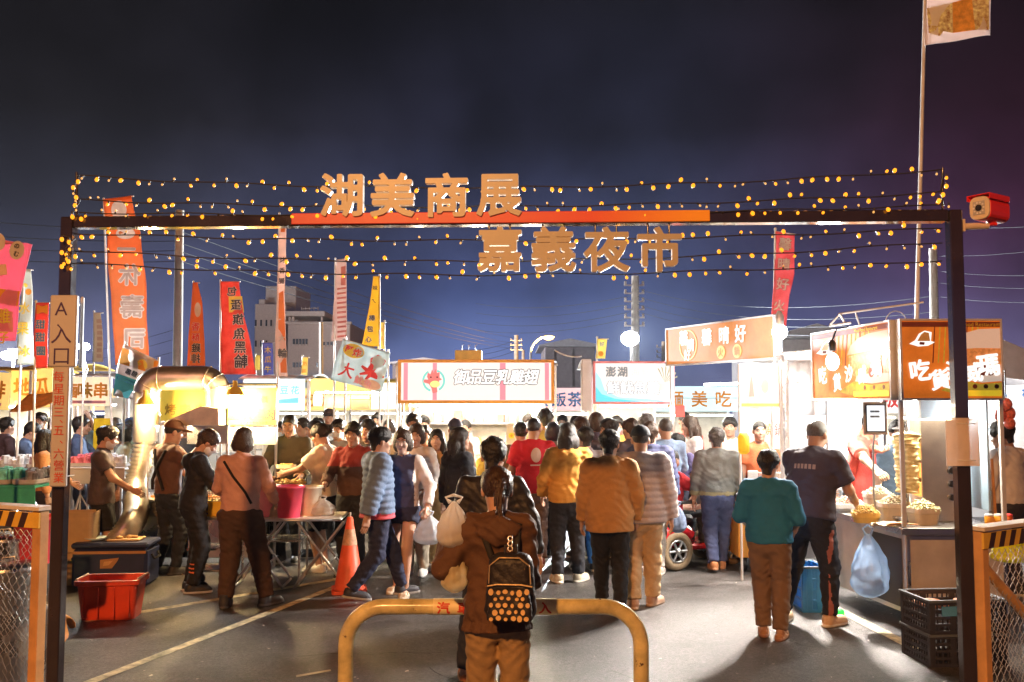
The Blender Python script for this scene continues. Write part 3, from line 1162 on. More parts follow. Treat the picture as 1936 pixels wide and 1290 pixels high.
# ---------------------------------------------------------------- entrance gate
YL, YR = 5.35, 5.15
XL, XR = U(124, 640, YL).x, U(1810, 640, YR).x
m_post = mat('gate_paint', (.034, .024, .024), .12, var=.2, bump=.006, spec=.8, coat=.6, chip=((.16, .075, .04), 9.0, .70))
m_galv = mat('galvanised', (.55, .56, .57), .35, 1.0, var=.15, bump=.05)
gate = thing('entrance_gate', 'tall dark steel gate frame with gold characters over the market entrance', 'gate', (0, 0, 0))
TOP = 3.03
def gx(x):                           # the beam runs from one post to the other
    return YL + (YR - YL) * (x - XL) / (XR - XL)
ang = math.atan2(YR - YL, XR - XL)
for x, y in ((XL, YL), (XR, YR)):
    mb = MB().at((x, y, 0), ang)
    mb.box((0, 0, TOP / 2), (.072, .072, TOP), .006)
    mb.m(1).box((0, 0, .006), (.2, .2, .012), .003)
    for i in (-1, 1):
        for j in (-1, 1):
            mb.m(2).lathe([(.012, .012), (.012, .024)], 6, (i * .075, j * .075, 0))
    mb.build('post', [m_post, m_post, m_galv], gate)
mid = Vector(((XL + XR) / 2, (YL + YR) / 2, 0))
LEN = math.hypot(XR - XL, YR - YL)
def bl(px, py):                      # gate-plane coordinate along the beam of a photograph column
    lo, hi = -1.0, 2.0
    for _ in range(40):
        m_ = (lo + hi) / 2
        p = Vector((XL + (XR - XL) * m_, YL + (YR - YL) * m_, 0))
        q = U(px, py, p.y)
        if q.x > p.x:
            lo = m_
        else:
            hi = m_
    p = Vector((XL + (XR - XL) * m_, YL + (YR - YL) * m_, 0))
    return (m_ - .5) * LEN, U(px, py, p.y).z
mb = MB().at(mid, ang)
mb.box((0, 0, TOP - .033), (LEN - .088, .084, .066), .005)
mb.build('beam', m_post, gate)
# the painted panel on the beam: red running into orange at its end
m_grad = bpy.data.materials.new('panel_paint')
m_grad.use_nodes = True
t = m_grad.node_tree
b = t.nodes['Principled BSDF']
c_ = t.nodes.new('ShaderNodeTexCoord'); s_ = t.nodes.new('ShaderNodeSeparateXYZ'); r_ = t.nodes.new('ShaderNodeValToRGB')
t.links.new(c_.outputs['Generated'], s_.inputs[0]); t.links.new(s_.outputs[0], r_.inputs[0])
e = r_.color_ramp.elements
e[0].color = (.60, .025, .03, 1); e[0].position = .35
e[1].color = (.95, .42, .02, 1); e[1].position = .97
x = e.new(.72); x.color = (.75, .07, .03, 1)
t.links.new(r_.outputs[0], b.inputs['Base Color'])
b.inputs['Roughness'].default_value = .4
x0, z0 = bl(556, 421)
x1, _ = bl(1339, 416)
mb = MB().at(mid, ang)
mb.box(((x0 + x1) / 2, -.052, TOP - .029), (x1 - x0, .018, .064), .003)
mb.build('painted_panel', m_grad, gate)
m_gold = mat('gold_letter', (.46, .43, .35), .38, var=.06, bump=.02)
m_gold_side_lit = mat('gold_letter_side_lit', (.85, .75, .6), .4, var=.05, bump=.02)  # sides paler than the faces: light on the edges put into colour
def solid_text(ch, size, depth, off, n=84):
    """A raised character: its outline grown a little heavier and given depth."""
    vs, fs = glyphs(ch)
    vs = np.array(vs)
    edge = {}
    for f in fs:
        for i in range(len(f)):
            a, c = f[i], f[(i + 1) % len(f)]
            if (c, a) in edge:
                del edge[(c, a)]
            else:
                edge[(a, c)] = 1
    A = vs[[e_[0] for e_ in edge]]
    B = vs[[e_[1] for e_ in edge]]
    g_ = np.linspace(-.62, .62, n)
    X, Z = np.meshgrid(g_, g_, indexing='ij')
    Q = np.stack([X.ravel(), Z.ravel()], 1)
    ba = B - A
    pa = Q[:, None, :] - A[None]
    t_ = np.clip((pa * ba).sum(-1) / np.maximum((ba * ba).sum(-1), 1e-12), 0, 1)
    dd = np.sqrt(((pa - t_[..., None] * ba) ** 2).sum(-1)).min(1)
    up = (A[None, :, 1] > Q[:, None, 1]) != (B[None, :, 1] > Q[:, None, 1])
    xs = A[None, :, 0] + (Q[:, None, 1] - A[None, :, 1]) / np.where(np.abs(ba[None, :, 1]) < 1e-12, 1e-12, ba[None, :, 1]) * ba[None, :, 0]
    ins = ((up & (Q[:, None, 0] < xs)).sum(1) % 2) == 1
    D2 = (np.where(ins, -dd, dd) - off).reshape(n, n) * size
    ys = np.array([-1.5, -.5, .5, 1.5]) * depth
    P = np.stack(np.meshgrid(g_ * size, ys, g_ * size, indexing='ij'), -1)
    F3 = np.maximum(D2[:, None, :], -.0) if False else np.repeat(D2[:, None, :], 4, 1)
    F3 = np.maximum(F3, np.abs(P[..., 1]) - depth)
    V, Qd = nets(P, F3)
    V[:, 1] = np.where(V[:, 1] < -depth * .5, -depth / 2, np.where(V[:, 1] > depth * .5, depth / 2, V[:, 1]))
    mb = MB()
    mb.V = [tuple(v) for v in V]
    for q in Qd:
        c = V[q][:, 1]
        mb.Fc.append(tuple(int(i) for i in q))
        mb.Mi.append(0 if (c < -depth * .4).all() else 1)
        mb.Sm.append(False)
    return mb
for s, cxs, cyy, y0_ in (('湖美商展', (650, 745, 846, 944), 374, 328), ('嘉義夜市', (945, 1046, 1145, 1244), 475, 428)):
    for ch, px in zip(s, cxs):
        x, z = bl(px, cyy)
        mb = solid_text(ch, .262, .045, .028)
        o = mb.build('character', [m_gold, m_gold_side_lit], gate, (mid.x + x * math.cos(ang), mid.y + x * math.sin(ang) - .052, z), ang)
# hangers that hold the lower characters to the beam
mb = MB().at(mid, ang)
for px in (945, 1046, 1145, 1244):
    x, z = bl(px, 440)
    for dx in (-.06, .06):
        mb.tube([(x + dx, -.02, TOP - .066), (x + dx, -.03, z - .12)], .006, 6)
mb.build('hanger', m_post, gate)
# thin uprights on both ends carry the light strings
for px, y0_, y1_, yy in ((145, 326, 412, YL), (1782, 318, 400, YR)):
    a = U(px, y1_, yy); c = U(px, y0_, yy)
    MB().tube([(a.x, a.y, TOP), (c.x, c.y, c.z)], .008, 8).build('upright', m_post, gate)

# ---------------------------------------------------------------- light strings
m_cable = mat('cable_black', (.02, .02, .02), .6)
m_b1 = glow('bulb_amber', (1.0, .30, .014), 1.5)
m_b2 = glow('bulb_dim', (1.0, .50, .14), .75)
m_sock = mat('bulb_socket', (.03, .025, .02), .5)
def bulb_mesh(nm, r, m):
    mb = MB()
    mb.m(0).ball((0, 0, -.022), r, 10, (1, 1, 1.25))
    mb.m(1).lathe([(.005, -.013), (.006, .0)], 8)
    return mb.mesh(nm, [m, m_sock])
BULBS = [bulb_mesh('bulb_big', .0115, m_b1), bulb_mesh('bulb_mid', .0085, m_b1), bulb_mesh('bulb_small', .006, m_b2)]
def strand(label, yl, yr, sag, pxl=150, pxr=1784, n=66, oy=.0, seed=0):
    r = random.Random(seed)
    a, b_ = U(pxl, yl, YL + oy), U(pxr, yr, YR + oy)
    P = []
    for i in range(61):
        t_ = i / 60
        p = a + (b_ - a) * t_
        p.z -= 4 * sag * t_ * (1 - t_) - .006 * math.sin(t_ * 37 + seed)
        P.append(p)
    root = thing('light_string', label, 'string lights', a, group='strings of amber bulbs on the gate')
    mb = MB().at(-a)
    mb.tube(P, .0035, 5)
    mb.build('cable', m_cable, root)
    for i in range(n):
        t_ = (i + .5 + r.uniform(-.2, .2)) / n
        k = min(59, int(t_ * 60))
        p = P[k] + (P[k + 1] - P[k]) * (t_ * 60 - k) - a
        u = r.random()
        o = bpy.data.objects.new('bulb', BULBS[0 if u < .40 else 1 if u < .66 else 2])
        COL.objects.link(o)
        o.parent = root
        o.location = p
        o.rotation_euler = (r.uniform(-.5, .5), r.uniform(-.9, .9), r.uniform(0, 6))
        o.scale = (1, 1, r.choice((1, 1, -1)))
strand('topmost string of amber bulbs between the thin uprights of the gate', 333, 321, .085, seed=1)
strand('middle string of amber bulbs above the gate beam', 378, 364, .060, seed=2, oy=.03)
strand('string of amber bulbs lying just above the gate beam behind the gold characters', 402, 389, .030, seed=3, oy=-.045, n=58)
strand('string of amber bulbs hanging close under the gate beam', 441, 432, .056, 140, 1781, seed=4, oy=.02, n=60)
strand('second string of amber bulbs under the gate beam, through the lower characters', 474, 458, .085, 140, 1781, seed=5, oy=.03, n=58)
strand('lowest string of amber bulbs under the gate beam', 498, 492, .075, 140, 1781, seed=6, oy=.0, n=58)
def dropper(label, pts, yy, n, seed):
    r = random.Random(seed)
    P = [U(px, py, yy) for px, py in pts]
    root = thing('light_string', label, 'string lights', P[0], group='strings of amber bulbs on the gate')
    MB().at(-P[0]).tube(P, .0035, 5).build('cable', m_cable, root)
    for i in range(n):
        t_ = (i + .5) / n * (len(P) - 1)
        k = min(len(P) - 2, int(t_))
        p = P[k] + (P[k + 1] - P[k]) * (t_ - k) - P[0]
        o = bpy.data.objects.new('bulb', BULBS[r.choice((0, 0, 1, 2))])
        COL.objects.link(o)
        o.parent = root
        o.location = p + Vector((r.uniform(-.03, .03), -.01, 0))
dropper('loose bulbs dropping down the upright on the end of the gate by the entrance sign', [(150, 332), (138, 360), (152, 378), (140, 400), (150, 410)], YL - .05, 10, 3)
dropper('loose bulbs wound round the gate post above the entrance sign', [(118, 445), (142, 452), (122, 470), (140, 480), (116, 492), (138, 505)], YL - .06, 13, 4)
dropper('loose bulbs wound round the gate post beside the camera arm', [(1784, 322), (1778, 362), (1786, 390)], YR - .05, 5, 5)

# ---------------------------------------------------------------- entrance sign on the post
m_white = mat('sign_white', (.50, .48, .48), .5, var=.06, bump=.03)
m_navy = mat('ink_navy', (.05, .02, .12), .5)
m_red = mat('ink_red', (.62, .07, .03), .5)
sg = thing('entrance_sign', 'tall white two-part entrance board strapped to the gate post', 'sign', (XL, YL, 0))
def board(px0, px1, py0, py1, y, th, name, m_, r=.012):
    a, b_ = U(px0, py1, y), U(px1, py0, y)
    mb = MB()
    mb.box(((a.x + b_.x) / 2 - XL, y - YL + th / 2, (a.z + b_.z) / 2), (b_.x - a.x, th, b_.z - a.z), r * .6)
    return mb.build(name, m_, sg), (a, b_)
y1 = YL - .085
board(90, 146, 558, 694, y1, .030, 'upper_board', m_white)
board(92, 131, 694, 921, y1 + .002, .026, 'lower_board', m_white)
board(147, 158, 561, 696, YL + .02, .02, 'back_board', m_white)
mb = MB()
for ch, px, py, s_ in (('A', 116, 584, .075), ('入', 116, 631, .125), ('口', 116, 674, .115)):
    p = U(px, py, y1)
    mb.text(ch, (p.x - XL, p.z), s_, y1 - YL - .002, .006)
mb.m(1)
for ch, py in zip('每星期三、五、六營業', (712, 735, 757, 779, 797, 814, 836, 858, 880, 903)):
    p = U(111 if ch != '、' else 116, py, y1)
    mb.text(ch, (p.x - XL, p.z), .064, y1 - YL - .002, .008)
mb.build('lettering', [m_navy, m_red], sg)
for z in (U(0, 575, YL).z, U(0, 680, YL).z, U(0, 900, YL).z):
    MB().tube([(-.05, .05, z), (.05, .05, z), (.05, -.055, z), (-.05, -.055, z)], .004, 5, closed=True).build('strap', m_galv, sg)

# clear plastic notice wrapped round the other post
nz0, nz1 = U(1800, 880, YR).z, U(1800, 790, YR).z
nt_ = thing('notice_sleeve', 'faded translucent plastic notice sheet tied round the gate post', 'notice', (XR, YR, 0))
mb = MB()
w0 = U(1787, 800, YR - .06).x - XR
w1 = U(1850, 800, YR - .06).x - XR
mb.box(((w0 + w1) / 2, -.06, (nz0 + nz1) / 2), (w1 - w0, .004, nz1 - nz0), .001)
mb.build('sheet', mat('frosted_sheet', (.85, .74, .66), .35, alpha=.62, bump=.05), nt_)
for z in (nz0 + .03, nz1 - .03):
    MB().tube([(-.048, .048, z), (.048, .048, z), (.048, -.064, z), (-.048, -.064, z)], .003, 5, closed=True).build('tie', mat('tie_white', (.7, .7, .7)), nt_)

# ---------------------------------------------------------------- security camera on its arm
cc = thing('security_camera', 'security camera coloured by painted red light, on a bracket arm atop the gate post', 'camera', U(1815, 428, YR))
o_ = cc.location.copy()
def C(px, py, dy=0.0):
    return U(px, py, YR + dy) - o_
m_cam_redlit = mat('camera_red_lit', (.80, .03, .025), .4, var=.08)  # the red light falling on the pale camera is put into its colour
m_beige = mat('bracket_beige', (.62, .52, .42), .5)
m_lens = mat('lens_glass', (.02, .02, .03), .1)
mb = MB()
mb.box(C(1818, 428), (.012, .07, .07), .002)
mb.tube([C(1819, 429), C(1868, 427)], .019, 10)
mb.build('arm', m_beige, cc)
mb = MB()
for px in (1863, 1882):
    mb.tube([C(px + 4, 408), C(1872, 425)], [.018, .012], 8)
mb.tube([C(1868, 424), C(1884, 424)], .010, 8)
mb.build('bracket', m_cam_redlit, cc)
ct = C(1868, 397)
mb = MB().at(ct, R(24), R(4))
prof = [(.062 * math.cos(a) * (1.0 if abs(math.cos(a)) < .7 else .95), .062 * math.sin(a)) for a in [2 * math.pi * i / 16 for i in range(16)]]
mb.at(ct, R(62), 0)
sq = [(.058 * np.sign(math.cos(a)) * abs(math.cos(a)) ** .6, .066 * np.sign(math.sin(a)) * abs(math.sin(a)) ** .6) for a in [2 * math.pi * (i + .5) / 20 for i in range(20)]]
def rot_y(poly, y0, y1, ang_, mb_, mi):
    mb_.m(mi)
    mb_.at(ct, ang_)
    mb_.prism(poly, y0, y1)
A_ = R(-56)
rot_y(sq, -.075, .125, A_, mb, 0)
mb.build('housing', m_cam_redlit, cc, bev=.004)
mb = MB()
rot_y([(x * .97, z * .97) for x, z in sq], -.092, -.0765, A_, mb, 0)
mb.build('face', mat('face_beige', (.70, .60, .46), .5), cc, bev=.003)
mb = MB().at(ct, A_)
mb.box((0, -.094, 0), (.068, .004, .076), .001)
mb.m(1).disc((0, 0), .018, -.101, -.0965, 20)
mb.m(2)
for i in range(10):
    mb.disc((.028 * math.cos(i * .628), .030 * math.sin(i * .628)), .0055, -.0985, -.0965, 8)
mb.build('lens', [mat('led_board', (.45, .45, .47), .4), m_lens, mat('led_dot', (.75, .75, .78), .3)], cc)
mb = MB().at(ct, A_)
mb.prism([(-.062, .045), (-.062, .072), (.062, .072), (.062, .045), (.066, .045), (.066, .076), (-.066, .076), (-.066, .045)], -.098, .11)
mb.build('sunshield', m_cam_redlit, cc)

# ---------------------------------------------------------------- yellow hoop barrier
B0, B1 = U(656, 1200, 5.28), U(1213, 1200, 5.22)
BT = U(940, 1147, 5.25).z
br = thing('hoop_barrier', 'yellow painted steel hoop barrier standing before the couple', 'barrier', ((B0.x + B1.x) / 2, 5.25, 0))
m_yel = mat('barrier_yellow', (.54, .46, .22), .24, var=.35, vscale=6, bump=.05, bscale=30, coat=.3, col2=(.68, .58, .28), chip=((.12, .075, .045), 14.0, .63))
hw = (B1.x - B0.x) / 2
rad = .21
P = [(-hw, 0, 0), (-hw, 0, .3), (-hw, 0, BT - rad)]
P += [(-hw + rad - rad * math.cos(a), 0, BT - rad + rad * math.sin(a)) for a in [R(10 * i) for i in range(1, 10)]]
P += [(0, 0, BT)]
P += [(hw - rad + rad * math.sin(a), 0, BT - rad + rad * math.cos(a)) for a in [R(10 * i) for i in range(0, 10)]]
P += [(hw, 0, .3), (hw, 0, 0)]
mb = MB()
mb.tube(P, .043, 20)
for s_ in (-1, 1):
    mb.lathe([(.09, 0), (.09, .012), (.05, .016)], 16, (s_ * hw, 0, 0), cap0=False)
mb.build('hoop', m_yel, br)
m_tape = mat('tape_yellow', (.88, .74, .40), .45, var=.1)
tx0, tx1 = U(818, 1147, 5.2).x - br.location.x, U(1053, 1147, 5.2).x - br.location.x
mb = MB()
vs, fs = [], []
k = 14
for i in range(k + 1):
    a = R(-140 + 280 * i / k)
    for x in (tx0, tx1):
        vs.append((x, -.0445 * math.cos(a), BT + .0445 * math.sin(a)))
mb.raw(vs, [(2 * i, 2 * i + 1, 2 * i + 3, 2 * i + 2) for i in range(k)], True)
t_o = mb.build('tape', m_tape, br)
sm = MB()
for i, ch in enumerate('汽車禁止進入'):
    px = 838 + i * 38.5
    v0 = len(sm.V)
    sm.text(ch, (U(px, 1147, 5.2).x - br.location.x, 0), .074, 0, .03)
    for j in range(v0, len(sm.V)):
        x, y, z = sm.V[j]
        a = z / .046
        sm.V[j] = (x, -.0462 * math.cos(a), BT + .0462 * math.sin(a))
sm.build('lettering', mat('tape_red', (.66, .05, .02), .5), br)
# ---------------------------------------------------------------- feather flags, poles, wires, far buildings
m_pole = mat('pole_white', (.72, .70, .66), .4)
m_conc = mat('pole_concrete', (.46, .42, .36), .85, var=.15, bump=.2, bscale=30)
m_wire = mat('wire_grey', (.035, .038, .045), .75, spec=.2)
def fabric(name, c, c2=None):
    return mat('flag_' + name, c, .8, var=.08, bump=.15, bscale=150, thin=.35, col2=c2)
def flag(label, rows, d, m_, chars=(), pole=None, inks=None, mirror=False, shapes=(), wave=.018, seed=0, group=None, top_rod=True, nx=10, pole_r=.016, cat='flag', turn=0.0):
    """rows: (row, left column, right column) of the cloth in the photograph, standing at distance d.
    chars: (text, column, row, size in columns, ink, outline ink). pole: columns at the top and at the ground."""
    px_t, py_t, px_b = pole if pole else (rows[0][1], rows[0][0] - 6, rows[-1][1])
    base = U(px_b, 900, d); base.z = 0
    root = thing('feather_flag' if cat == 'flag' else 'banner', label, cat, base, group=group)
    tp = U(px_t, py_t, d) - base
    bt = Vector((0, 0, 0))
    mb = MB()
    mb.tube([bt, tp], [pole_r * 1.25, pole_r * .8], 10)
    mb.ball(tuple(tp), pole_r * 1.2, 8)
    if top_rod:
        a, b_ = U(rows[0][1], rows[0][0], d) - base, U(rows[0][2] + 3, rows[0][0] + rows[0][3] if len(rows[0]) > 3 else rows[0][0], d) - base
        mb.tube([a, b_], pole_r * .55, 6)
    mb.build('pole', m_pole, root)
    def wv(x, z):
        return wave * (math.sin(7 * z + seed) * .7 + math.sin(13 * x - 5 * z + seed * 2) * .5) - .02 + turn * (x - tp.x)
    ys = [r[0] for r in rows]
    k = 30
    vs, fs = [], []
    for i in range(k + 1):
        y = ys[0] + (ys[-1] - ys[0]) * i / k
        xl = float(np.interp(y, ys, [r[1] for r in rows]))
        xr = float(np.interp(y, ys, [r[2] for r in rows]))
        tilt = float(np.interp(y, ys, [r[3] if len(r) > 3 else 0 for r in rows]))
        for j in range(nx + 1):
            u = j / nx
            p = U(xl + (xr - xl) * u, y + tilt * u, d) - base
            p.y = wv(p.x, p.z)
            vs.append(p)
    fs = [(i * (nx + 1) + j, (i + 1) * (nx + 1) + j, (i + 1) * (nx + 1) + j + 1, i * (nx + 1) + j + 1) for i in range(k) for j in range(nx)]
    mb = MB()
    mb.raw(vs, fs, True)
    o = mb.build('cloth', m_, root)
    s_ = o.modifiers.new('thick', 'SOLIDIFY')
    s_.thickness = .004
    s_.offset = 0
    inks = inks or []
    if chars or shapes:
        mb = MB()
        for kind, pts, mi in shapes:
            if kind == 'disc':
                cx, cy_, rx, ry = pts
                pts = [(cx + rx * math.cos(2 * math.pi * i / 20), cy_ + ry * math.sin(2 * math.pi * i / 20)) for i in range(20)]
            c0 = (sum(p[0] for p in pts) / len(pts), sum(p[1] for p in pts) / len(pts))
            ring = []
            for p in pts:
                q = U(p[0], p[1], d) - base
                ring.append((q.x, wv(q.x, q.z) - .004, q.z))
            q = U(c0[0], c0[1], d) - base
            ring.append((q.x, wv(q.x, q.z) - .0045, q.z))
            n_ = len(pts)
            mb.raw(ring, [(i, (i + 1) % n_, n_) for i in range(n_)], mi=mi)
        for ch in chars:
            txt, cx, cy_, sz, mi, mo = ch[:6]
            rot = ch[6] if len(ch) > 6 else 0
            p = U(cx, cy_, d) - base
            size = sz / F * d
            if mo is not None:
                v0 = len(mb.V)
                mb.m(mo).text(txt, (p.x, p.z), size, 0, .058, mirror=mirror, rot=rot)
                for i in range(v0, len(mb.V)):
                    x, y, z = mb.V[i]
                    mb.V[i] = (x, wv(x, z) - .007, z)
            v0 = len(mb.V)
            mb.m(mi).text(txt, (p.x, p.z), size, 0, .018, mirror=mirror, rot=rot)
            for i in range(v0, len(mb.V)):
                x, y, z = mb.V[i]
                mb.V[i] = (x, wv(x, z) - .011, z)
        mb.build('lettering', inks, root)
    return root
ik_w = mat('ink_cream', (.66, .58, .50), .7)
ik_d = mat('ink_dark', (.05, .045, .06), .7)
ik_g = mat('ink_greyed', (.42, .30, .24), .7)
ik_y = mat('ink_yellow', (.82, .62, .08), .7)
ik_r = mat('ink_crimson', (.70, .05, .05), .7)
ik_b = mat('ink_blue', (.06, .22, .55), .7)
ik_t = mat('ink_teal', (.10, .55, .60), .7)
ik_p = mat('ink_pink', (.85, .35, .40), .7)
ik_o = mat('ink_orange', (.85, .35, .04), .7)
fab_o = fabric('orange', (.80, .24, .07))
flag('tall orange feather flag seen from its back with outlined characters, left of the concrete pole',
     [(378, 197, 250, -7), (410, 199, 256, -4), (436, 203, 265), (520, 207, 276), (600, 214, 279), (690, 219, 283)], 13.5, fab_o,
     chars=[('一', 241, 472, 34, 0, 1), ('休', 246, 520, 42, 0, 1), ('壽', 251, 580, 46, 0, 1), ('司', 256, 643, 46, 0, 1)],
     shapes=[('disc', (226, 398, 15, 18), 2), ('disc', (238, 442, 18, 11), 2)], inks=[ik_g, ik_w, mat('ink_pale', (.85, .70, .60), .7)], mirror=True, pole=(196, 376, 222), seed=1)
flag('small orange pointed feather flag with pale writing just right of the concrete pole',
     [(535, 366, 375), (570, 363, 382), (640, 357, 388), (692, 354, 388)], 15.0, fab_o,
     chars=[('香', 371, 618, 17, 0, 1), ('酥', 371, 638, 16, 0, 1), ('雞', 372, 658, 18, 2, 1), ('排', 371, 678, 18, 2, 1)], inks=[ik_r, ik_w, ik_d],
     shapes=[('disc', (374, 586, 6, 14), 1)], pole=(366, 533, 353), seed=2, mirror=True)
flag('red feather flag with six outlined characters in a column, widening downwards',
     [(533, 418, 452), (600, 419, 462), (650, 419, 475), (708, 419, 484)], 15.5, fabric('red', (.72, .085, .06), (.80, .16, .12)),
     chars=[('包', 440, 551, 19, 0, 1), ('蛋', 447, 577, 21, 0, 1), ('旗', 451, 604, 22, 0, 1), ('魚', 453, 631, 23, 0, 1), ('黑', 455, 657, 24, 0, 1), ('輪', 456, 683, 27, 0, 1)],
     shapes=[('poly', [(433, 561), (459, 561), (462, 591), (433, 591)], 2)], inks=[ik_d, ik_w, ik_y], mirror=True, pole=(417, 530, 419), seed=3)
flag('very tall narrow pale feather flag with an orange lower half, before the grey building',
     [(408, 530, 544), (470, 527, 541), (560, 524, 539), (640, 521, 541), (712, 521, 544)], 14.0, fabric('pale_peach', (.82, .60, .52)),
     shapes=[('poly', [(528, 555), (537, 550), (540, 640), (543, 705), (531, 705), (527, 620)], 0), ('poly', [(533, 412), (542, 412), (540, 440), (532, 440)], 0)],
     chars=[('烤', 535, 492, 12, 1, None), ('香', 534, 512, 12, 1, None), ('腸', 533, 532, 12, 1, None), ('石', 531, 600, 13, 2, None), ('輪', 535, 668, 18, 1, 2), ('大', 534, 640, 14, 2, None)],
     inks=[fab_o, ik_d, ik_w], pole=(528, 403, 524), seed=4)
flag('faded pinkish grey feather flag with fine lines, between the grey building and the squid banner',
     [(492, 636, 655, -3), (560, 633, 656), (645, 626, 656)], 15.0, fabric('dusty_pink', (.66, .50, .46)),
     shapes=[('poly', [(638, 545 + 9 * i), (655, 543 + 9 * i), (655, 547 + 9 * i), (638, 549 + 9 * i)], 0) for i in range(11)] + [('poly', [(645, 505), (654, 503), (654, 540), (645, 540)], 0)],
     inks=[mat('ink_dusty_red', (.55, .18, .16), .7)], pole=(634, 489, 631), seed=5)
flag('yellow pointed feather flag rising behind the tilted squid banner',
     [(523, 706, 718), (580, 699, 718), (655, 684, 719)], 15.5, fabric('yellow', (.80, .55, .06)),
     chars=[('味', 710, 545, 10, 0, None), ('ㄟ', 707, 570, 10, 0, None), ('棒', 704, 602, 12, 0, 1), ('包', 700, 622, 12, 0, 1), ('心', 697, 642, 12, 0, 1)], inks=[ik_d, ik_w], pole=(718, 520, 718), seed=6)
flag('short pale yellow flag tucked behind the yellow pointed flag', [(610, 716, 727), (660, 714, 727)], 17.5, fabric('lemon', (.82, .68, .25)),
     chars=[('好', 721, 625, 8, 0, None), ('吃', 721, 640, 8, 0, None)], inks=[ik_o], pole=(727, 607, 727), seed=7)
flag('large pink banner with round white medallions at the edge of the market',
     [(435, -40, 8, 28), (452, -40, 64, 8), (500, -40, 56), (545, -40, 44, 6), (560, -40, 40, 2), (645, -40, 30)], 8.6, fabric('hot_pink', (.90, .30, .46)),
     shapes=[('disc', (34, 474, 15, 18), 0), ('disc', (-4, 458, 15, 18), 0), ('poly', [(-40, 540), (42, 552), (36, 580), (-40, 570)], 3), ('poly', [(-40, 575), (26, 590), (26, 628), (-40, 626)], 4), ('poly', [(-40, 508), (14, 500), (18, 520), (-40, 530)], 5)],
     chars=[('の', 34, 466, 12, 1, None, -.2), ('む', 34, 481, 12, 1, None, -.2), ('雞', 8, 598, 30, 2, None), ('蛋', -22, 598, 30, 2, None), ('仔', 6, 638, 26, 2, None)],
     inks=[ik_w, ik_d, ik_y, ik_o, ik_p, mat('ink_peach', (.85, .55, .40), .7)], pole=(-42, 400, -42), seed=8, top_rod=False, cat='flag')
flag('pale mint feather flag with yellow characters behind the pink banner',
     [(509, 44, 60, 2), (570, 40, 63), (690, 32, 66)], 12.5, fabric('mint', (.62, .72, .66), (.72, .76, .70)),
     chars=[('水', 48, 583, 24, 0, None), ('果', 46, 622, 26, 0, None), ('冰', 48, 664, 22, 0, None)], shapes=[('disc', (54, 552, 6, 6), 1), ('disc', (48, 540, 5, 4), 0)], inks=[ik_y, ik_o], pole=(47, 504, 30), seed=9)
flag('narrow red feather flag with blue outlined characters beside the entrance sign',
     [(573, 69, 94), (696, 65, 90)], 12.0, fabric('coral_red', (.74, .12, .10)),
     chars=[('甜', 79, 614, 18, 0, 1), ('甜', 79, 638, 18, 0, 1), ('圈', 79, 664, 18, 0, 1)], shapes=[('poly', [(71, 577), (92, 577), (92, 594), (71, 594)], 2)], inks=[ik_b, ik_w, ik_o], pole=(68, 570, 65), seed=10)
flag('thin beige feather flag standing alone right of the entrance sign', [(592, 179, 192), (685, 176, 197)], 16.0, fabric('beige', (.52, .44, .34)),
     shapes=[('poly', [(184, 604 + 11 * i), (193, 604 + 11 * i), (194, 611 + 11 * i), (184, 611 + 11 * i)], 0) for i in range(7)], inks=[ik_g], pole=(178, 589, 176), seed=11)
flag('rose red feather flag above the bright white lamp on the corner stall',
     [(438, 1466, 1502, 6), (520, 1463, 1500), (560, 1460, 1491), (640, 1455, 1484)], 11.2, fabric('rose_red', (.70, .13, .15), (.78, .24, .28)),
     chars=[('馨', 1484, 462, 25, 0, 1, -.1), ('晴', 1481, 500, 24, 0, 1, -.1), ('好', 1478, 538, 24, 0, 1, -.1), ('火', 1472, 578, 22, 0, 1, -.1)], inks=[ik_w, mat('ink_rose', (.5, .2, .22), .7)], pole=(1466, 433, 1452), seed=12)
flag('small yellow flag above the blue and white stall', [(641, 1129, 1148), (678, 1126, 1144)], 14.5, fabric('lemon', (.82, .68, .25)),
     chars=[('好', 1138, 651, 9, 0, None)], shapes=[('disc', (1136, 669, 5, 5), 1)], inks=[ik_b, ik_o], pole=(1129, 638, 1126), seed=13)
flag('small blue flag with yellow characters before the grey building', [(648, 497, 516), (713, 499, 518)], 17, fabric('blue', (.14, .18, .42)),
     chars=[('木', 507, 662, 13, 0, None), ('瓜', 507, 680, 13, 0, None), ('牛', 507, 698, 13, 0, None)], inks=[ik_y], pole=(497, 645, 499), seed=14)
flag('small yellow flag low before the grey building', [(676, 572, 583), (716, 569, 581)], 17, fabric('lemon', (.82, .68, .25)),
     chars=[('奶', 577, 688, 8, 0, None), ('茶', 576, 702, 8, 0, None)], inks=[ik_o], pole=(572, 673, 570), seed=15)
flag('tiny yellow flag at the hem of the red six-character flag', [(672, 484, 493), (700, 482, 492)], 18, fabric('lemon', (.82, .68, .25)), pole=(484, 670, 482), seed=16)
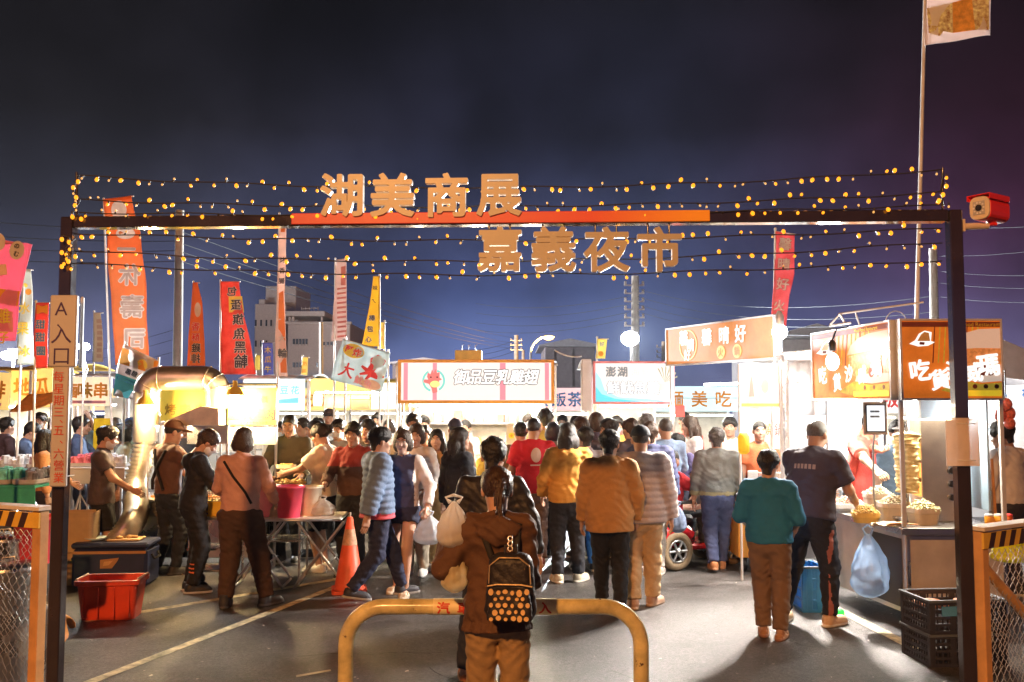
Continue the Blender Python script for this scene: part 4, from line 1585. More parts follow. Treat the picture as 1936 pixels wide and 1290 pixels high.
# tall white pole with the food flag at its top
m_food = mat('print_noodles', (.80, .33, .06), .7, var=.5, vscale=26, bump=.1, col2=(.86, .62, .25), thin=.3)
flag('white flag with a printed plate of noodles flying at the top of the tallest pole', [(-60, 1748, 1876, 0), (0, 1747, 1872, 0), (60, 1744, 1868, 10), (90, 1744, 1862, -20)], 8.9, fabric('white', (.80, .70, .66)),
     shapes=[('poly', [(1752, 16), (1800, 6), (1800, 64), (1780, 62), (1773, 72), (1752, 66)], 0), ('poly', [(1800, 6), (1838, -6), (1840, 60), (1800, 64)], 1), ('poly', [(1838, -6), (1868, -12), (1866, 60), (1840, 60)], 0)], inks=[m_food, mat('print_orange', (.80, .36, .05), .7, var=.3, vscale=15, thin=.3)],
     pole=(1751, -90, 1712), seed=17, wave=.03, pole_r=.020, top_rod=False)

# hanging tilted banners
def banner(label, quad, d, m_, chars, shapes, inks, posts, seed):
    (ax, ay), (bx, by), (cx, cy_), (dx, dy) = quad           # top left, top right, bottom right, bottom left
    base = U((cx + dx) / 2, 900, d); base.z = 0
    root = thing('banner', label, 'banner', base)
    def at(u, v):
        px = (ax * (1 - u) + bx * u) * (1 - v) + (dx * (1 - u) + cx * u) * v
        py = (ay * (1 - u) + by * u) * (1 - v) + (dy * (1 - u) + cy_ * u) * v
        p = U(px, py, d) - base
        p.y = .02 * math.sin(4 * u + 6 * v + seed) + .012 * math.sin(15 * u - 4 * v)
        return p
    n_ = 14
    mb = MB()
    mb.raw([at(i / n_, j / n_) for j in range(n_ + 1) for i in range(n_ + 1)], [(j * (n_ + 1) + i, (j + 1) * (n_ + 1) + i, (j + 1) * (n_ + 1) + i + 1, j * (n_ + 1) + i + 1) for j in range(n_) for i in range(n_)], True)
    o = mb.build('cloth', m_, root)
    s_ = o.modifiers.new('thick', 'SOLIDIFY'); s_.thickness = .004; s_.offset = 0
    mb = MB()
    rot = math.atan2(-(by - ay), bx - ax)
    W_ = (at(1, 0) - at(0, 0)).length
    for pts, mi in shapes:
        if len(pts) == 4 and not isinstance(pts[0], tuple):
            u, v, r_, q_ = pts
            pts = [(u + r_ * math.cos(2 * math.pi * i / 18), v + q_ * math.sin(2 * math.pi * i / 18)) for i in range(18)]
        ring = [at(*p) - Vector((0, .005, 0)) for p in pts]
        c_ = at(sum(p[0] for p in pts) / len(pts), sum(p[1] for p in pts) / len(pts)) - Vector((0, .0055, 0))
        mb.raw(ring + [c_], [(i, (i + 1) % len(pts), len(pts)) for i in range(len(pts))], mi=mi)
    for txt, u, v, sz, mi, mo in chars:
        p = at(u, v)
        if mo is not None:
            mb.m(mo).text(txt, (p.x, p.z), sz * W_, p.y - .012, .07, rot=rot)
        mb.m(mi).text(txt, (p.x, p.z), sz * W_, p.y - .017, .02, rot=rot)
    mb.build('lettering', inks, root)
    mb = MB()
    for u in posts:
        p = at(u, 0)
        mb.tube([(p.x, .05, 0), (p.x, .05, p.z + .05)], .016, 8)
        mb.tube([(p.x, .05, p.z), (p.x, 0, p.z)], .006, 6)
    a, b_ = at(0, 0), at(1, 0)
    mb.tube([a + Vector((0, .02, 0)), b_ + Vector((0, .02, 0))], .010, 6)
    mb.build('frame', m_pole, root)
squid = [(.78, .12), (.95, .22), (.92, .34), (.80, .46), (.74, .62), (.84, .66), (.97, .60), (.98, .64), (.84, .72), (.72, .70), (.66, .80), (.62, .78), (.66, .66), (.52, .72), (.50, .68), (.60, .60), (.50, .52), (.52, .47), (.62, .53), (.66, .40), (.64, .26)]
banner('tilted pale teal banner with a red squid and fried squid characters', ((648, 641), (738, 668), (722, 742), (624, 718)), 14.2, fabric('pale_teal', (.55, .70, .72), (.70, .76, .76)),
       [('酥', .19, .20, .17, 0, 1), ('炸', .36, .22, .17, 0, 1), ('大', .25, .68, .32, 0, None), ('魷', .52, .84, .17, 3, 1), ('魚', .70, .88, .17, 3, 1)], [((.28, .2, .22, .17), 2), (squid, 0), ((.76, .88, .2, .12), 4)], [ik_r, ik_w, ik_y, ik_p, mat('ink_peach', (.85, .55, .40), .7)], (.05, .95), 1)
banner('tilted red and blue ice stall banner tied beside the exhaust duct', ((232, 652), (300, 684), (283, 762), (212, 748)), 12.2, fabric('white', (.80, .70, .66)),
       [('黑', .30, .46, .15, 0, 1), ('糖', .47, .46, .15, 0, 1), ('茶', .64, .48, .15, 0, 1), ('剉', .25, .68, .14, 1, None), ('冰', .45, .70, .14, 1, None), ('店', .65, .74, .14, 1, None)],
       [([(.0, .05), (1, .0), (.98, .32), (.03, .36)], 2), ([(.0, .56), (1, .58), (1, 1), (.0, 1)], 3), ((.28, .17, .1, .08), 1), ((.62, .2, .13, .1), 4), ((.3, .86, .12, .11), 1), ((.68, .88, .14, .1), 1), ([(.05, .6), (.95, .66), (.95, .72), (.05, .66)], 5)],
       [ik_d, ik_w, ik_o, ik_t, ik_y, ik_b], (.04, .96), 2)

# ---------------------------------------------------------------- utility poles, wires
def upole(label, px, ytop, d, r, insul=0, px_b=None):
    a = U(px, ytop, d)
    b_ = U(px_b or px, 900, d)
    root = thing('utility_pole', label, 'pole', (b_.x, d, 0))
    h = a.z
    mb = MB()
    mb.tube([(0, 0, 0), (a.x - b_.x, 0, h)], [r * 1.25, r], 14)
    mb.build('shaft', m_conc, root)
    if insul:
        mb = MB()
        for i in range(insul):
            z = h - .35 - i * .30
            mb.m(0).box((0, -.02, z), (r * 5.5, .05, .05))
            for s_ in (-1, 1):
                mb.m(1).lathe([(.05, 0), (.06, .03), (.03, .06), (.055, .09), (.03, .13)], 8, (s_ * r * 2.4, -.02, z + .02))
        mb.build('insulator', [m_galv, mat('porcelain', (.42, .36, .32), .3)], root)
    return root
upole('thick pale concrete pole crossing the gate beam on the left', 340, 398, 17.0, .075, px_b=333)
upole('grey utility pole with stacked insulators behind the market, above the white floodlight', 1201, 522, 34.0, .135, 6, 1202)
upole('brownish pole rising behind the right gate post', 1764, 470, 20.0, .085, px_b=1772)
upole('far small pole with insulators left of the arched street lamp', 976, 634, 60.0, .14, 3)
upole('shorter far pole right beside the far small pole', 989, 662, 62.0, .10)
upole('far small pole left of the orange corner stall sign', 1255, 646, 55.0, .13, 3)
upole('pale slim pole before the grey building', 607, 610, 45, .09)
def wires(label, pts_list, sag, r):
    p0 = pts_list[0][0]
    o0 = U(*p0)
    mb = MB().at(-o0)
    for a, b_ in pts_list:
        A, B = U(*a), U(*b_)
        P = []
        for i in range(17):
            t_ = i / 16
            p = A + (B - A) * t_
            p.z -= 4 * sag * t_ * (1 - t_)
            P.append(p)
        mb.tube(P, r * .7, 5)
    o = mb.build('power_line', m_wire, None, o0)
    tag(o, label, 'power line')
wires('four level power lines reaching the thick concrete pole from the left', [((-60, y0, 14), (334, y1, 17)) for y0, y1 in ((416, 436), (444, 456), (468, 474), (490, 494))], .04, .009)
wires('four power lines running down from the thick concrete pole towards the far poles', [((347, y0, 17), (976, y1, 60)) for y0, y1 in ((440, 640), (462, 650), (478, 655), (496, 660))], .25, .012)
wires('three low lines beside the thin beige flag', [((20, y0, 24), (335, y1, 17)) for y0, y1 in ((690, 622), (706, 640), (720, 664))], .1, .006)
wires('four power lines curving up to the insulator pole from its left', [((900, y0, 50), (1199, y1, 34)) for y0, y1 in ((574, 558), (592, 573), (610, 588), (624, 600))], .35, .014)
wires('four power lines leaving the insulator pole to the right', [((1203, y0, 34), (1766, y1, 20)) for y0, y1 in ((546, 560), (560, 590), (575, 604), (588, 622))], .45, .011)
wires('thin lines fanning out behind the right gate post', [((1768, y0, 20), (1990, y1, 16)) for y0, y1 in ((484, 470), (512, 520), (534, 545), (560, 572))] + [((1810, 428, 20), (2000, 424, 16))], .05, .006)
wires('lines joining the two far poles', [((978, y0, 60), (870, y0 + 18, 80)) for y0 in (642, 652, 662)], .3, .02)

# arched street lamps and floodlight pole
m_lampc = mat('lamp_grey', (.35, .34, .33), .5)
def street_lamp(label, px0, px1, y_arm, d, es, watt):
    base = U(px0, 900, d); base.z = 0
    root = thing('street_lamp', label, 'street lamp', base)
    top, tip = U(px0, y_arm + 14, d) - base, U(px1, y_arm, d) - base
    P = [Vector((0, 0, 0)), Vector((top.x, 0, top.z - .5))]
    for i in range(1, 9):
        a = R(90 * i / 8)
        P.append(Vector((top.x + (tip.x - top.x) * (1 - math.cos(a)) * .9, 0, top.z - .5 + (tip.z - top.z + .5) * math.sin(a))))
    P.append(tip)
    mb = MB()
    mb.tube(P, [.09] + [.06] * (len(P) - 1), 10)
    mb.build('arm', m_lampc, root)
    MB().ball(tuple(tip), .22, 12, (1.5, .7, .45)).build('lamp_head', m_lampc, root)
    MB().ball(tuple(tip + Vector((0, -.04, -.08))), .17, 12, (1.5, .9, .5)).build('lamp_glass', glow('sodium_glass', (1.0, .42, .06), es), root)
    if watt:
        lamp('sodium_light', tip + Vector((0, -.3, -.4)), watt, (1, .5, .12), .2, root)
    return root
street_lamp('arched street lamp glowing orange above the middle of the market', 1003, 1037, 637, 48, 9, 2200)
street_lamp('small orange street lamp seen in the gap between the two middle stalls', 1068, 1055, 703, 55, 8, 0)
base = U(1196, 900, 30); base.z = 0
fl = thing('floodlight', 'blazing white floodlight on a mast above the blue and white stall', 'floodlight', base)
tp = U(1190, 641, 30) - base
mb = MB()
mb.tube([(0, 0, 0), (0, 0, tp.z - .1)], [.07, .05], 10)
mb.tube([(0, 0, tp.z - .1), (tp.x, -.1, tp.z)], .03, 8)
mb.build('mast', m_lampc, fl)
MB().at(tp, 0, R(-15)).box((0, -.03, 0), (.46, .12, .36), .02).build('housing', m_lampc, fl)
MB().ball(tuple(tp + Vector((0, -.16, 0))), .27, 16, (1.1, .5, .9)).build('lamp_glass', glow('led_white', (.86, .95, 1.0), 40), fl)
fk = lamp('floodlight_light', tp + Vector((0, -.3, 0)), 15000, (.85, .94, 1), .2, fl, 'SPOT', rot=(R(-62), 0, 0))
fk.data.spot_size = R(130)
fk.data.spot_blend = .5

b2 = U(18, 900, 42); b2.z = 0
f2 = thing('floodlight', 'glaring white floodlight on a far mast below the large pink banner', 'floodlight', b2)
tp = U(18, 672, 42) - b2
MB().tube([(0, 0, 0), (0, 0, tp.z - .2)], [.08, .05], 10).build('mast', m_lampc, f2)
MB().ball(tuple(tp), .30, 14, (1.5, .6, .7)).build('lamp_glass', glow('led_white', (.86, .95, 1.0), 40), f2)
MB().box((0, .16, tp.z + .1), (.7, .1, .4), .03).build('housing', m_lampc, f2)
lamp('floodlight_light', tp + Vector((.2, -.5, 0)), 12000, (.95, .95, 1), .3, f2)

# ---------------------------------------------------------------- far buildings
m_wall = mat('render_grey', (.66, .58, .56), .9, var=.08, bump=.1, bscale=4)
m_wall2 = mat('render_light', (.72, .66, .64), .9, var=.08)
m_win = mat('window_dark', (.05, .055, .08), .2)
D = 78.0
bo = U(560, 900, D); bo.z = 0
bd = thing('apartment_building', 'grey concrete apartment block with a stair tower behind the flags', 'building', bo)
def blk(name, px0, px1, py0, py1, dy, th, m_=m_wall, par=bd):
    a, b_ = U(px0, py1, D + dy), U(px1, py0, D + dy)
    z0 = 0 if py1 > 740 else a.z
    mb = MB()
    mb.box(((a.x + b_.x) / 2 - bo.x, dy + th / 2, (z0 + b_.z) / 2), (b_.x - a.x, th, b_.z - z0), .05)
    return mb.build(name, m_, par)
wl = blk('wall', 541, 662, 611, 800, 0, 14)
blk('wall', 478, 541, 575, 800, 2.0, 12)
blk('stair_tower', 501, 560, 541, 612, 5, 6, m_wall2)
blk('canopy', 540, 614, 588, 598, -.4, 8, m_wall2)
blk('penthouse', 546, 600, 598, 611, 3, 6, m_wall)
for px in (545, 552, 606):
    blk('column', px, px + 4, 597, 611, .2, .3, m_wall2)
blk('parapet', 539, 664, 608, 613, -.3, .5, m_wall2)
blk('parapet', 489, 501, 566, 575, 2.2, 3, m_wall2)
def win(px, py, w_, h_, dy):
    p = U(px, py, D + dy)
    s = D / F
    o = MB().box((0, 0, 0), (w_ * s, .12, h_ * s), .01).build('window', m_win, bd, (p.x - bo.x, dy - .05, p.z))
    MB().box((0, -.02, -h_ * s / 2 - .06), (w_ * s * 1.2, .24, .1), .01).build('sill', m_wall2, o)
for px in (484, 494, 504, 513):
    win(px, 611, 3, 12, 2.0)
for px in (484, 494, 504):
    win(px, 650, 3, 12, 2.0)
for px in (556, 562, 568, 574, 580):
    win(px, 646, 4, 10, 0)
for px in (613, 620, 627, 634):
    win(px, 650, 4, 6, 0)
for px in (556, 562, 568, 600, 607, 640):
    win(px, 690, 4, 9, 0)
mb = MB()
for i in range(5):
    p = U(560 + i * 8, 583, D) - bo
    mb.tube([(p.x, 2, p.z - .4), (p.x, 2, p.z + .3)], .04, 5)
p, q = U(560, 580, D) - bo, U(592, 578, D) - bo
mb.tube([(p.x, 2, p.z), (q.x, 2, q.z)], .04, 5)
mb.build('railing', m_wall2, bd)
def shed(label, px0, px1, py0, d, m_, depth=6, roof=None):
    a, b_ = U(px0, py0, d), U(px1, py0, d)
    root = thing('shed', label, 'shed', ((a.x + b_.x) / 2, d, 0))
    w_ = b_.x - a.x
    MB().box((0, depth / 2, a.z / 2), (w_, depth, a.z), .03).build('wall', m_, root)
    MB().prism([(-w_ / 2 - .3, a.z + .002), (w_ / 2 + .3, a.z + .002), (w_ / 2 + .3, a.z + .08), (0, a.z + (roof or .4)), (-w_ / 2 - .3, a.z + .08)], -.3, depth + .3).build('roof', roof_m, root)
    mb = MB()
    for i in range(int(w_ / .9)):
        mb.box((-w_ / 2 + .45 + i * .9, -.012, a.z * .5), (.03, .02, a.z * .96))
    mb.build('rib', m_, root)
roof_m = mat('roof_sheet', (.33, .33, .36), .6, var=.1)
shed('long dark grey shed behind the gap between the two middle stalls', 1030, 1125, 656, 46, mat('shed_dark', (.16, .14, .15), .8))
shed('grey shed roof behind the corner stall and the wrap stall', 1478, 1600, 640, 26, mat('shed_grey', (.36, .35, .36), .8))
shed('low dark shed on the skyline behind the hanging squid banner', 742, 860, 688, 60, mat('shed_dark', (.16, .14, .15), .8))
# ---------------------------------------------------------------- stalls
m_steel = mat('stainless', (.58, .57, .56), .28, 1.0, var=.15, vscale=3, bump=.03)
m_alu = mat('aluminium_white', (.72, .72, .72), .35, .3, var=.08)
m_tarp = mat('tarpaulin_white', (.74, .74, .75), .7, var=.06, bump=.15, bscale=25)
m_tarpy = mat('tarpaulin_yellow', (.75, .50, .10), .7, var=.1, bump=.15, bscale=25)
m_tube = glow('tube_white', (1.0, .97, .90), 14)
m_tubew = glow('bulb_warm', (1.0, .80, .42), 26)
m_face = glow('lightbox_white', (1.0, .985, .97), .60, True)
m_facep = glow('lightbox_pink', (1.0, .32, .42), .62)
m_ply = mat('plywood', (.45, .30, .16), .6, var=.2, vscale=9)
m_wood = mat('sign_wood', (.62, .30, .10), .5, var=.25, vscale=7)
m_blk = mat('plastic_black', (.025, .025, .028), .45)
m_glass = mat('clear_acrylic', (.9, .92, .92), .08, alpha=.18, bump=0)
def V3(o, px, py, d):
    """Photograph place at distance d, in the frame of a thing o standing unturned."""
    return U(px, py, d) - o.location
def stall_frame(root, w, dep, h, post=.045, m_=m_alu, roof=m_tarp, roof_drop=.12, truss=False):
    for i in (-1, 1):
        for y in (0, dep):
            mb = MB()
            if truss:
                for dx in (-.05, .05):
                    for dy in (-.05, .05):
                        mb.tube([(i * w / 2 + dx, y + dy, 0), (i * w / 2 + dx, y + dy, h)], .012, 6)
                n_ = int(h / .12)
                for k in range(n_):
                    z = k * .12
                    a = 1 if k % 2 else -1
                    mb.tube([(i * w / 2 - .05 * a, y - .05, z), (i * w / 2 + .05 * a, y - .05, z + .12)], .006, 4)
                    mb.tube([(i * w / 2 - .05, y - .05 * a, z), (i * w / 2 - .05, y + .05 * a, z + .12)], .006, 4)
            else:
                mb.box((i * w / 2, y, h / 2), (post, post, h), .004)
            mb.build('post', m_, root)
    mb = MB()
    vs, fs = [], []
    nx, ny = 10, 6
    for j in range(ny + 1):
        for i in range(nx + 1):
            u, v = i / nx, j / ny
            vs.append(((u - .5) * (w + .16), -.08 + v * (dep + .16), h + .1 * math.sin(math.pi * v) - .03 * abs(math.sin(3 * math.pi * u)) * math.sin(math.pi * v)))
    mb.raw(vs, [(j * (nx + 1) + i, j * (nx + 1) + i + 1, (j + 1) * (nx + 1) + i + 1, (j + 1) * (nx + 1) + i) for j in range(ny) for i in range(nx)], True)
    o = mb.build('canopy', roof, root)
    s_ = o.modifiers.new('thick', 'SOLIDIFY'); s_.thickness = .012
    return o
def counter(root, x0, x1, y, dep, h, m_body=m_steel, m_top=m_steel, name='counter'):
    mb = MB()
    cx = (x0 + x1) / 2
    mb.box((cx, y + dep / 2, h / 2 + .06), (x1 - x0 - .04, dep - .04, h - .2), .006)
    mb.m(1).box((cx, y + dep / 2, h - .02), (x1 - x0, dep, .035), .005)
    for i in (-1, 1):
        for yy in (y + .06, y + dep - .06):
            mb.m(2).box((cx + i * ((x1 - x0) / 2 - .06), yy, .05), (.05, .05, .1))
    k = max(1, int((x1 - x0) / .6))
    for i in range(1, k):
        mb.m(2).box((x0 + (x1 - x0) * i / k, y + .018, h / 2 + .06), (.012, .008, h - .26))
    return mb.build(name, [m_body, m_top, m_blk], root)
def tube_light(root, a, b_, watt, col=(1, .89, .70), ms=m_tube, r=.016):
    mb = MB()
    mb.tube([a, b_], r, 8)
    o = mb.build('tube_lamp', ms, root)
    c = (Vector(a) + Vector(b_)) / 2
    L_ = (Vector(b_) - Vector(a)).length
    l = lamp('tube_light', c - Vector((0, 0, .03)), watt * .11, col, .06, root, 'AREA', (L_, .06), (0, 0, math.atan2(b_[1] - a[1], b_[0] - a[0])))
    return o
def backlit(root, x0, x1, z0, z1, y, frame_m, face_m, fr=.05, th=.10):
    mb = MB()
    for (a, b_, c, d_) in ((x0, x1, z0, z0 + fr), (x0, x1, z1 - fr, z1), (x0, x0 + fr, z0 + fr, z1 - fr), (x1 - fr, x1, z0 + fr, z1 - fr)):
        mb.box(((a + b_) / 2, y, (c + d_) / 2), (b_ - a, th, d_ - c), .003)
    mb.build('sign_frame', frame_m, root)
    mb = MB()
    mb.box(((x0 + x1) / 2, y, (z0 + z1) / 2), (x1 - x0 - 2 * fr, th * .7, z1 - z0 - 2 * fr))
    return mb.build('sign_face', face_m, root)

# ======== middle stall with the rooster sign
d = 13.5
cs = thing('food_stall', 'chicken stall with the wide white backlit rooster sign in the middle of the market', 'market stall', GX(900, d))
wx0, wx1 = V3(cs, 755, 700, d).x, V3(cs, 1047, 700, d).x
cs_w = wx1 - wx0
zt, zb = V3(cs, 900, 681, d).z, V3(cs, 900, 763, d).z
stall_frame(cs, cs_w - .04, 1.7, 2.5, truss=True)
m_cf = mat('frame_orange', (.80, .42, .10), .5, var=.12)
backlit(cs, wx0, wx1, zb, zt, -.12, m_cf, m_face, .045)
mb = MB()
def SX(px): return U(px, 720, d - .16).x - cs.location.x
def SZ(py): return U(900, py, d - .16).z
mb.m(0)
for a, b_ in ((763, 771), (818, 826), (945, 956), (1030, 1038)):
    mb.box(((SX(a) + SX(b_)) / 2, -.159, (zt + zb) / 2), (SX(b_) - SX(a), .003, zt - zb - .1))
rx, rz = SX(820), SZ(720)
mb.m(1)
for i in range(30):                               # broken teal ring
    a0, a1 = 2 * math.pi * i / 30, 2 * math.pi * (i + 1) / 30
    if 6 <= i <= 9 or 21 <= i <= 24:
        continue
    q = [(rx + r_ * math.cos(a), rz + r_ * math.sin(a)) for r_, a in ((.135, a0), (.165, a0), (.165, a1), (.135, a1))]
    mb.prism(q, -.164, -.161)
mb.m(2)
mb.prism([(rx + u * .155, rz + v * .155) for u, v in ((-.62, .35), (-.55, .75), (-.3, .6), (-.15, 1.05), (.0, .7), (.15, 1.1), (.3, .72), (.55, .8), (.55, .3), (.78, .1), (.5, .0), (.55, -.4), (.3, -.62), (.35, -1.05), (.1, -1.15), (-.1, -1.15), (-.2, -.7), (-.45, -.3), (-.95, -.15), (-.9, .12), (-.5, .1))], -.168, -.165)
mb.m(3).disc((rx + .02, rz - .05), .06, -.172, -.169, 14, 1.2, .8)
mb.m(4).disc((rx - .04, rz + .05), .014, -.172, -.169, 10)
mb.m(4).disc((rx + .05, rz + .05), .014, -.172, -.169, 10)
sx_ = .92
m_outl = mat('outline_teal', (.035, .06, .07), .6)
m_fillw = glow('letter_white', (1, 1, 1), .8)
for i, ch in enumerate('御品豆乳雞翅'):
    x = SX(872 + i * 26.5)
    mb.m(5).text(ch, (x, SZ(713)), .225, -.166, .075, sx=.95, shear=.22)
    mb.m(6).text(ch, (x, SZ(713)), .225, -.170, .028, sx=.95, shear=.22)
mb.build('lettering', [m_facep, glow('print_teal', (.15, .62, .58), .8), glow('print_red', (.85, .16, .16), .85), glow('print_yellow', (.95, .8, .25), .9), m_blk, m_outl, m_fillw], cs)
counter(cs, wx0 + .1, wx1 - .1, .1, .7, .92, m_alu)
mb = MB()
mb.box((0, 1.66, 1.45), (cs_w - .15, .02, 1.1))
mb.build('back_panel', mat('panel_cream', (.72, .66, .56), .6), cs)
for z in (1.25, 1.62):
    MB().box((0, 1.5, z), (cs_w - .2, .28, .025), .003).build('shelf', m_alu, cs)
MB().box((0, .12, 1.14), (cs_w - .35, .008, .40)).build('sneeze_guard', m_glass, cs)
tube_light(cs, (wx0 + .25, .45, 2.28), (wx1 - .25, .45, 2.28), 60)
tube_light(cs, (wx0 + .25, 1.2, 2.30), (wx1 - .25, 1.2, 2.30), 40)
tube_light(cs, (wx0 + .15, .0, zb - .03), (wx1 - .15, .0, zb - .03), 110)
for i, px in enumerate((790, 905, 1010)):  # bulbs added under the sign to throw light on the ground ahead
    p = V3(cs, px, 782, d + .06)
    MB().ball(tuple(p), .045, 12, (1, 1, 1.25)).build('bulb', m_tubew, cs)
    mb = MB(); mb.lathe([(.018, .05), (.02, .10)], 10, tuple(p)); mb.tube([p + Vector((0, 0, .1)), p + Vector((0, .0, .32))], .005, 5); mb.build('added_bulb_holder', m_blk, cs)
    bk_ = lamp('bulb_light', p - Vector((0, .06, .07)), 150, (1, .84, .62), .06, cs, 'SPOT', rot=(R(-48), 0, R(-22)))
    bk_.data.spot_size = R(116)
    bk_.data.spot_blend = .3
# box standing on the roof
rb = thing('roof_box', 'small lit yellow box on the roof of the rooster stall', 'box', (U(886, 676, d + .5).x, d + .5, 2.56))
mb = MB(); mb.box((0, 0, .09), (.40, .3, .18), .01); mb.build('body', mat('box_yellow', (.8, .6, .2), .6), rb)
mb = MB()
for i in (-1, 0, 1):
    mb.tube([(i * .1, 0, .18), (i * .1, 0, .26), (i * .1 + .03, 0, .27)], .006, 5)
mb.build('wire_stub', m_galv, rb)

# ======== blue and white stall right of it
d = 13.0
bs = thing('food_stall', 'stall with a white and sea blue backlit sign in a pink frame', 'market stall', GX(1195, d))
wx0, wx1 = V3(bs, 1120, 700, d).x, V3(bs, 1272, 700, d).x
zt, zb = V3(bs, 900, 684, d).z, V3(bs, 900, 764, d).z
stall_frame(bs, wx1 - wx0, 1.6, 2.48)
backlit(bs, wx0, wx1, zb, zt, -.1, mat('frame_pink', (.78, .28, .30), .5), m_face, .03)
mb = MB()
x0 = V3(bs, 1098, 700, d).x
mb.box(((x0 + wx0) / 2 - .01, -.02, (zt + zb) / 2 - .03), (wx0 - x0 - .03, .26, zt - zb + .12), .01)
mb.build('side_board', m_tarp, bs)
mb = MB()
W_, H_ = wx1 - wx0 - .06, zt - zb - .06
cx, cz = (wx0 + wx1) / 2, (zt + zb) / 2
mb.m(0).prism([(cx - W_ / 2, cz + H_ * .3), (cx - W_ / 2, cz - H_ / 2), (cx + W_ * .45, cz - H_ / 2), (cx + W_ * .2, cz - H_ * .43), (cx - W_ * .2, cz - H_ * .38), (cx - W_ * .38, cz - H_ * .2), (cx - W_ * .43, cz + H_ * .1)], -.140, -.137)
mb.m(1).prism([(cx - W_ / 2, cz - H_ * .1), (cx - W_ / 2, cz - H_ / 2), (cx + W_ * .1, cz - H_ / 2), (cx - W_ * .25, cz - H_ * .42), (cx - W_ * .42, cz - H_ * .3)], -.144, -.141)
for i, ch in enumerate('澎湖'):
    mb.m(2).text(ch, (cx - W_ * .30 + i * .16, cz + .15), .15, -.146, .03)
for i, ch in enumerate('海鮮'):
    mb.m(5).text(ch, (cx + W_ * (.02 + i * .13), cz + .15), .12, -.146, .02)
for i, ch in enumerate('鮮魷魚羹'):
    mb.m(2).text(ch, (cx - W_ * .27 + i * .185, cz - .07), .185, -.146, .06)
    mb.m(3).text(ch, (cx - W_ * .27 + i * .185, cz - .07), .185, -.150, .02)
for k in range(7):
    a = -.6 + k * .32
    mb.m(4).prism([(cx + W_ * .40, cz), (cx + W_ * .40 + .18 * math.sin(a), cz + .05 + .18 * math.cos(a)), (cx + W_ * .40 + .17 * math.sin(a + .12), cz + .05 + .16 * math.cos(a + .12))], -.146, -.143)
mb.m(5).disc((cx + W_ * .36, cz - .06), .07, -.146, -.143, 14, 1.0, .7)
mb.build('lettering', [glow('print_sky', (.35, .72, .95), .95), glow('print_sea', (.12, .62, .75), .85), mat('ink_slate', (.25, .32, .38)), m_fillw, glow('print_olive', (.5, .46, .28), .6), glow('print_blush', (.95, .70, .60), .9)], bs)
counter(bs, wx0 + .05, wx1 + .05, .1, .6, .92, m_alu)
MB().box((cx, 1.55, 1.5), (wx1 - wx0 - .1, .02, .9)).build('back_panel', mat('panel_cream', (.72, .66, .56), .6), bs)
MB().box((cx, 1.4, 1.38), (wx1 - wx0 - .12, .26, .025), .003).build('shelf', m_alu, bs)
mb = MB(); mb.box((wx1 + .09, -.02, zb - .10), (.13, .02, .16), .003); mb.build('price_tag', mat('tag_red', (.75, .06, .05), .5), bs)
tube_light(bs, (wx0 + .15, .5, 2.28), (wx1 - .15, .5, 2.28), 45)
tube_light(bs, (wx0 + .1, -.08, zb - .03), (wx1 - .1, -.08, zb - .03), 35)
wc = thing('hanging_cable', 'white cable sagging between the roofs of the two middle stalls', 'cable', U(1048, 665, 13.2))
P = []
for i in range(15):
    t_ = i / 14
    P.append(U(1048 + 52 * t_, 662 + 12 * t_, 13.2) - wc.location - Vector((0, 0, .16 * t_ * (1 - t_))))
MB().tube(P, .012, 6).build('cable', m_alu, wc)

# ======== orange corner stall with the blinding lamp
A, B = U(1270, 700, 12.7), U(1478, 700, 10.6)
A.z = B.z = 0
ca = math.atan2(B.y - A.y, B.x - A.x)
L_ = (B - A).length
ks = thing('food_stall', 'orange signed corner stall under the blinding white lamp', 'market stall', (A + B) / 2, ca)
def kx(px):                        # along this stall's sign, from a photograph column
    lo, hi = 0.0, 1.3
    for _ in range(40):
        m_ = (lo + hi) / 2
        p = A + (B - A) * m_
        if U(px, 650, p.y).x > p.x: lo = m_
        else: hi = m_
    return (m_ - .5) * L_, (A + (B - A) * m_).y
zb, zt = U(0, 693, 12.7).z, U(0, 622, 12.7).z
stall_frame(ks, L_, 1.5, zb + .05)
m_ksign = mat('sign_orange_print', (.30, .10, .03), .5, var=.25, vscale=3, bump=.02, emit=(.95, .36, .10), es=.42, col2=(.34, .15, .05))
backlit(ks, -L_ / 2, L_ / 2, zb, zt, -.06, m_alu, m_ksign, .022, .08)
mb = MB()
x, _ = kx(1312)
cz = (zb + zt) / 2
for i in range(28):
    a0, a1 = 2 * math.pi * i / 28, 2 * math.pi * (i + 1) / 28
    mb.m(1).prism([(x + r_ * math.cos(a), cz + r_ * math.sin(a)) for r_, a in ((.185, a0), (.20, a0), (.20, a1), (.185, a1))], -.094, -.091)
mb.m(0).text('馨', (x - .10, cz + .10), .20, -.096, .04).text('晴', (x + .06, cz - .0), .17, -.096, .03).text('好', (x - .02, cz - .13), .15, -.096, .03)
for ch, px in zip('馨晴好', (1348, 1381, 1412)):
    xx, _ = kx(px)
    mb.m(0).text(ch, (xx, cz + .08), .225, -.096, .03)
for ch, px in zip('火鍋', (1374, 1405)):
    xx, _ = kx(px)
    mb.m(1).disc((xx, cz - .13), .085, -.094, -.091, 18)
    mb.m(2).text(ch, (xx, cz - .13), .12, -.098, .02)
mb.build('lettering', [m_fillw, glow('print_gold', (.95, .70, .20), .7), m_wood], ks)
MB().box((0, 1.45, 1.45), (L_ - .1, .02, 1.2)).build('back_panel', m_tarp, ks)
mb = MB(); mb.box((.1, .65, 1.62), (1.15, .015, .5), .002); mb.build('hanging_menu', mat('menu_white', (.8, .78, .74), .5, emit=(1, .98, .95), es=.35), ks)
mb = MB()
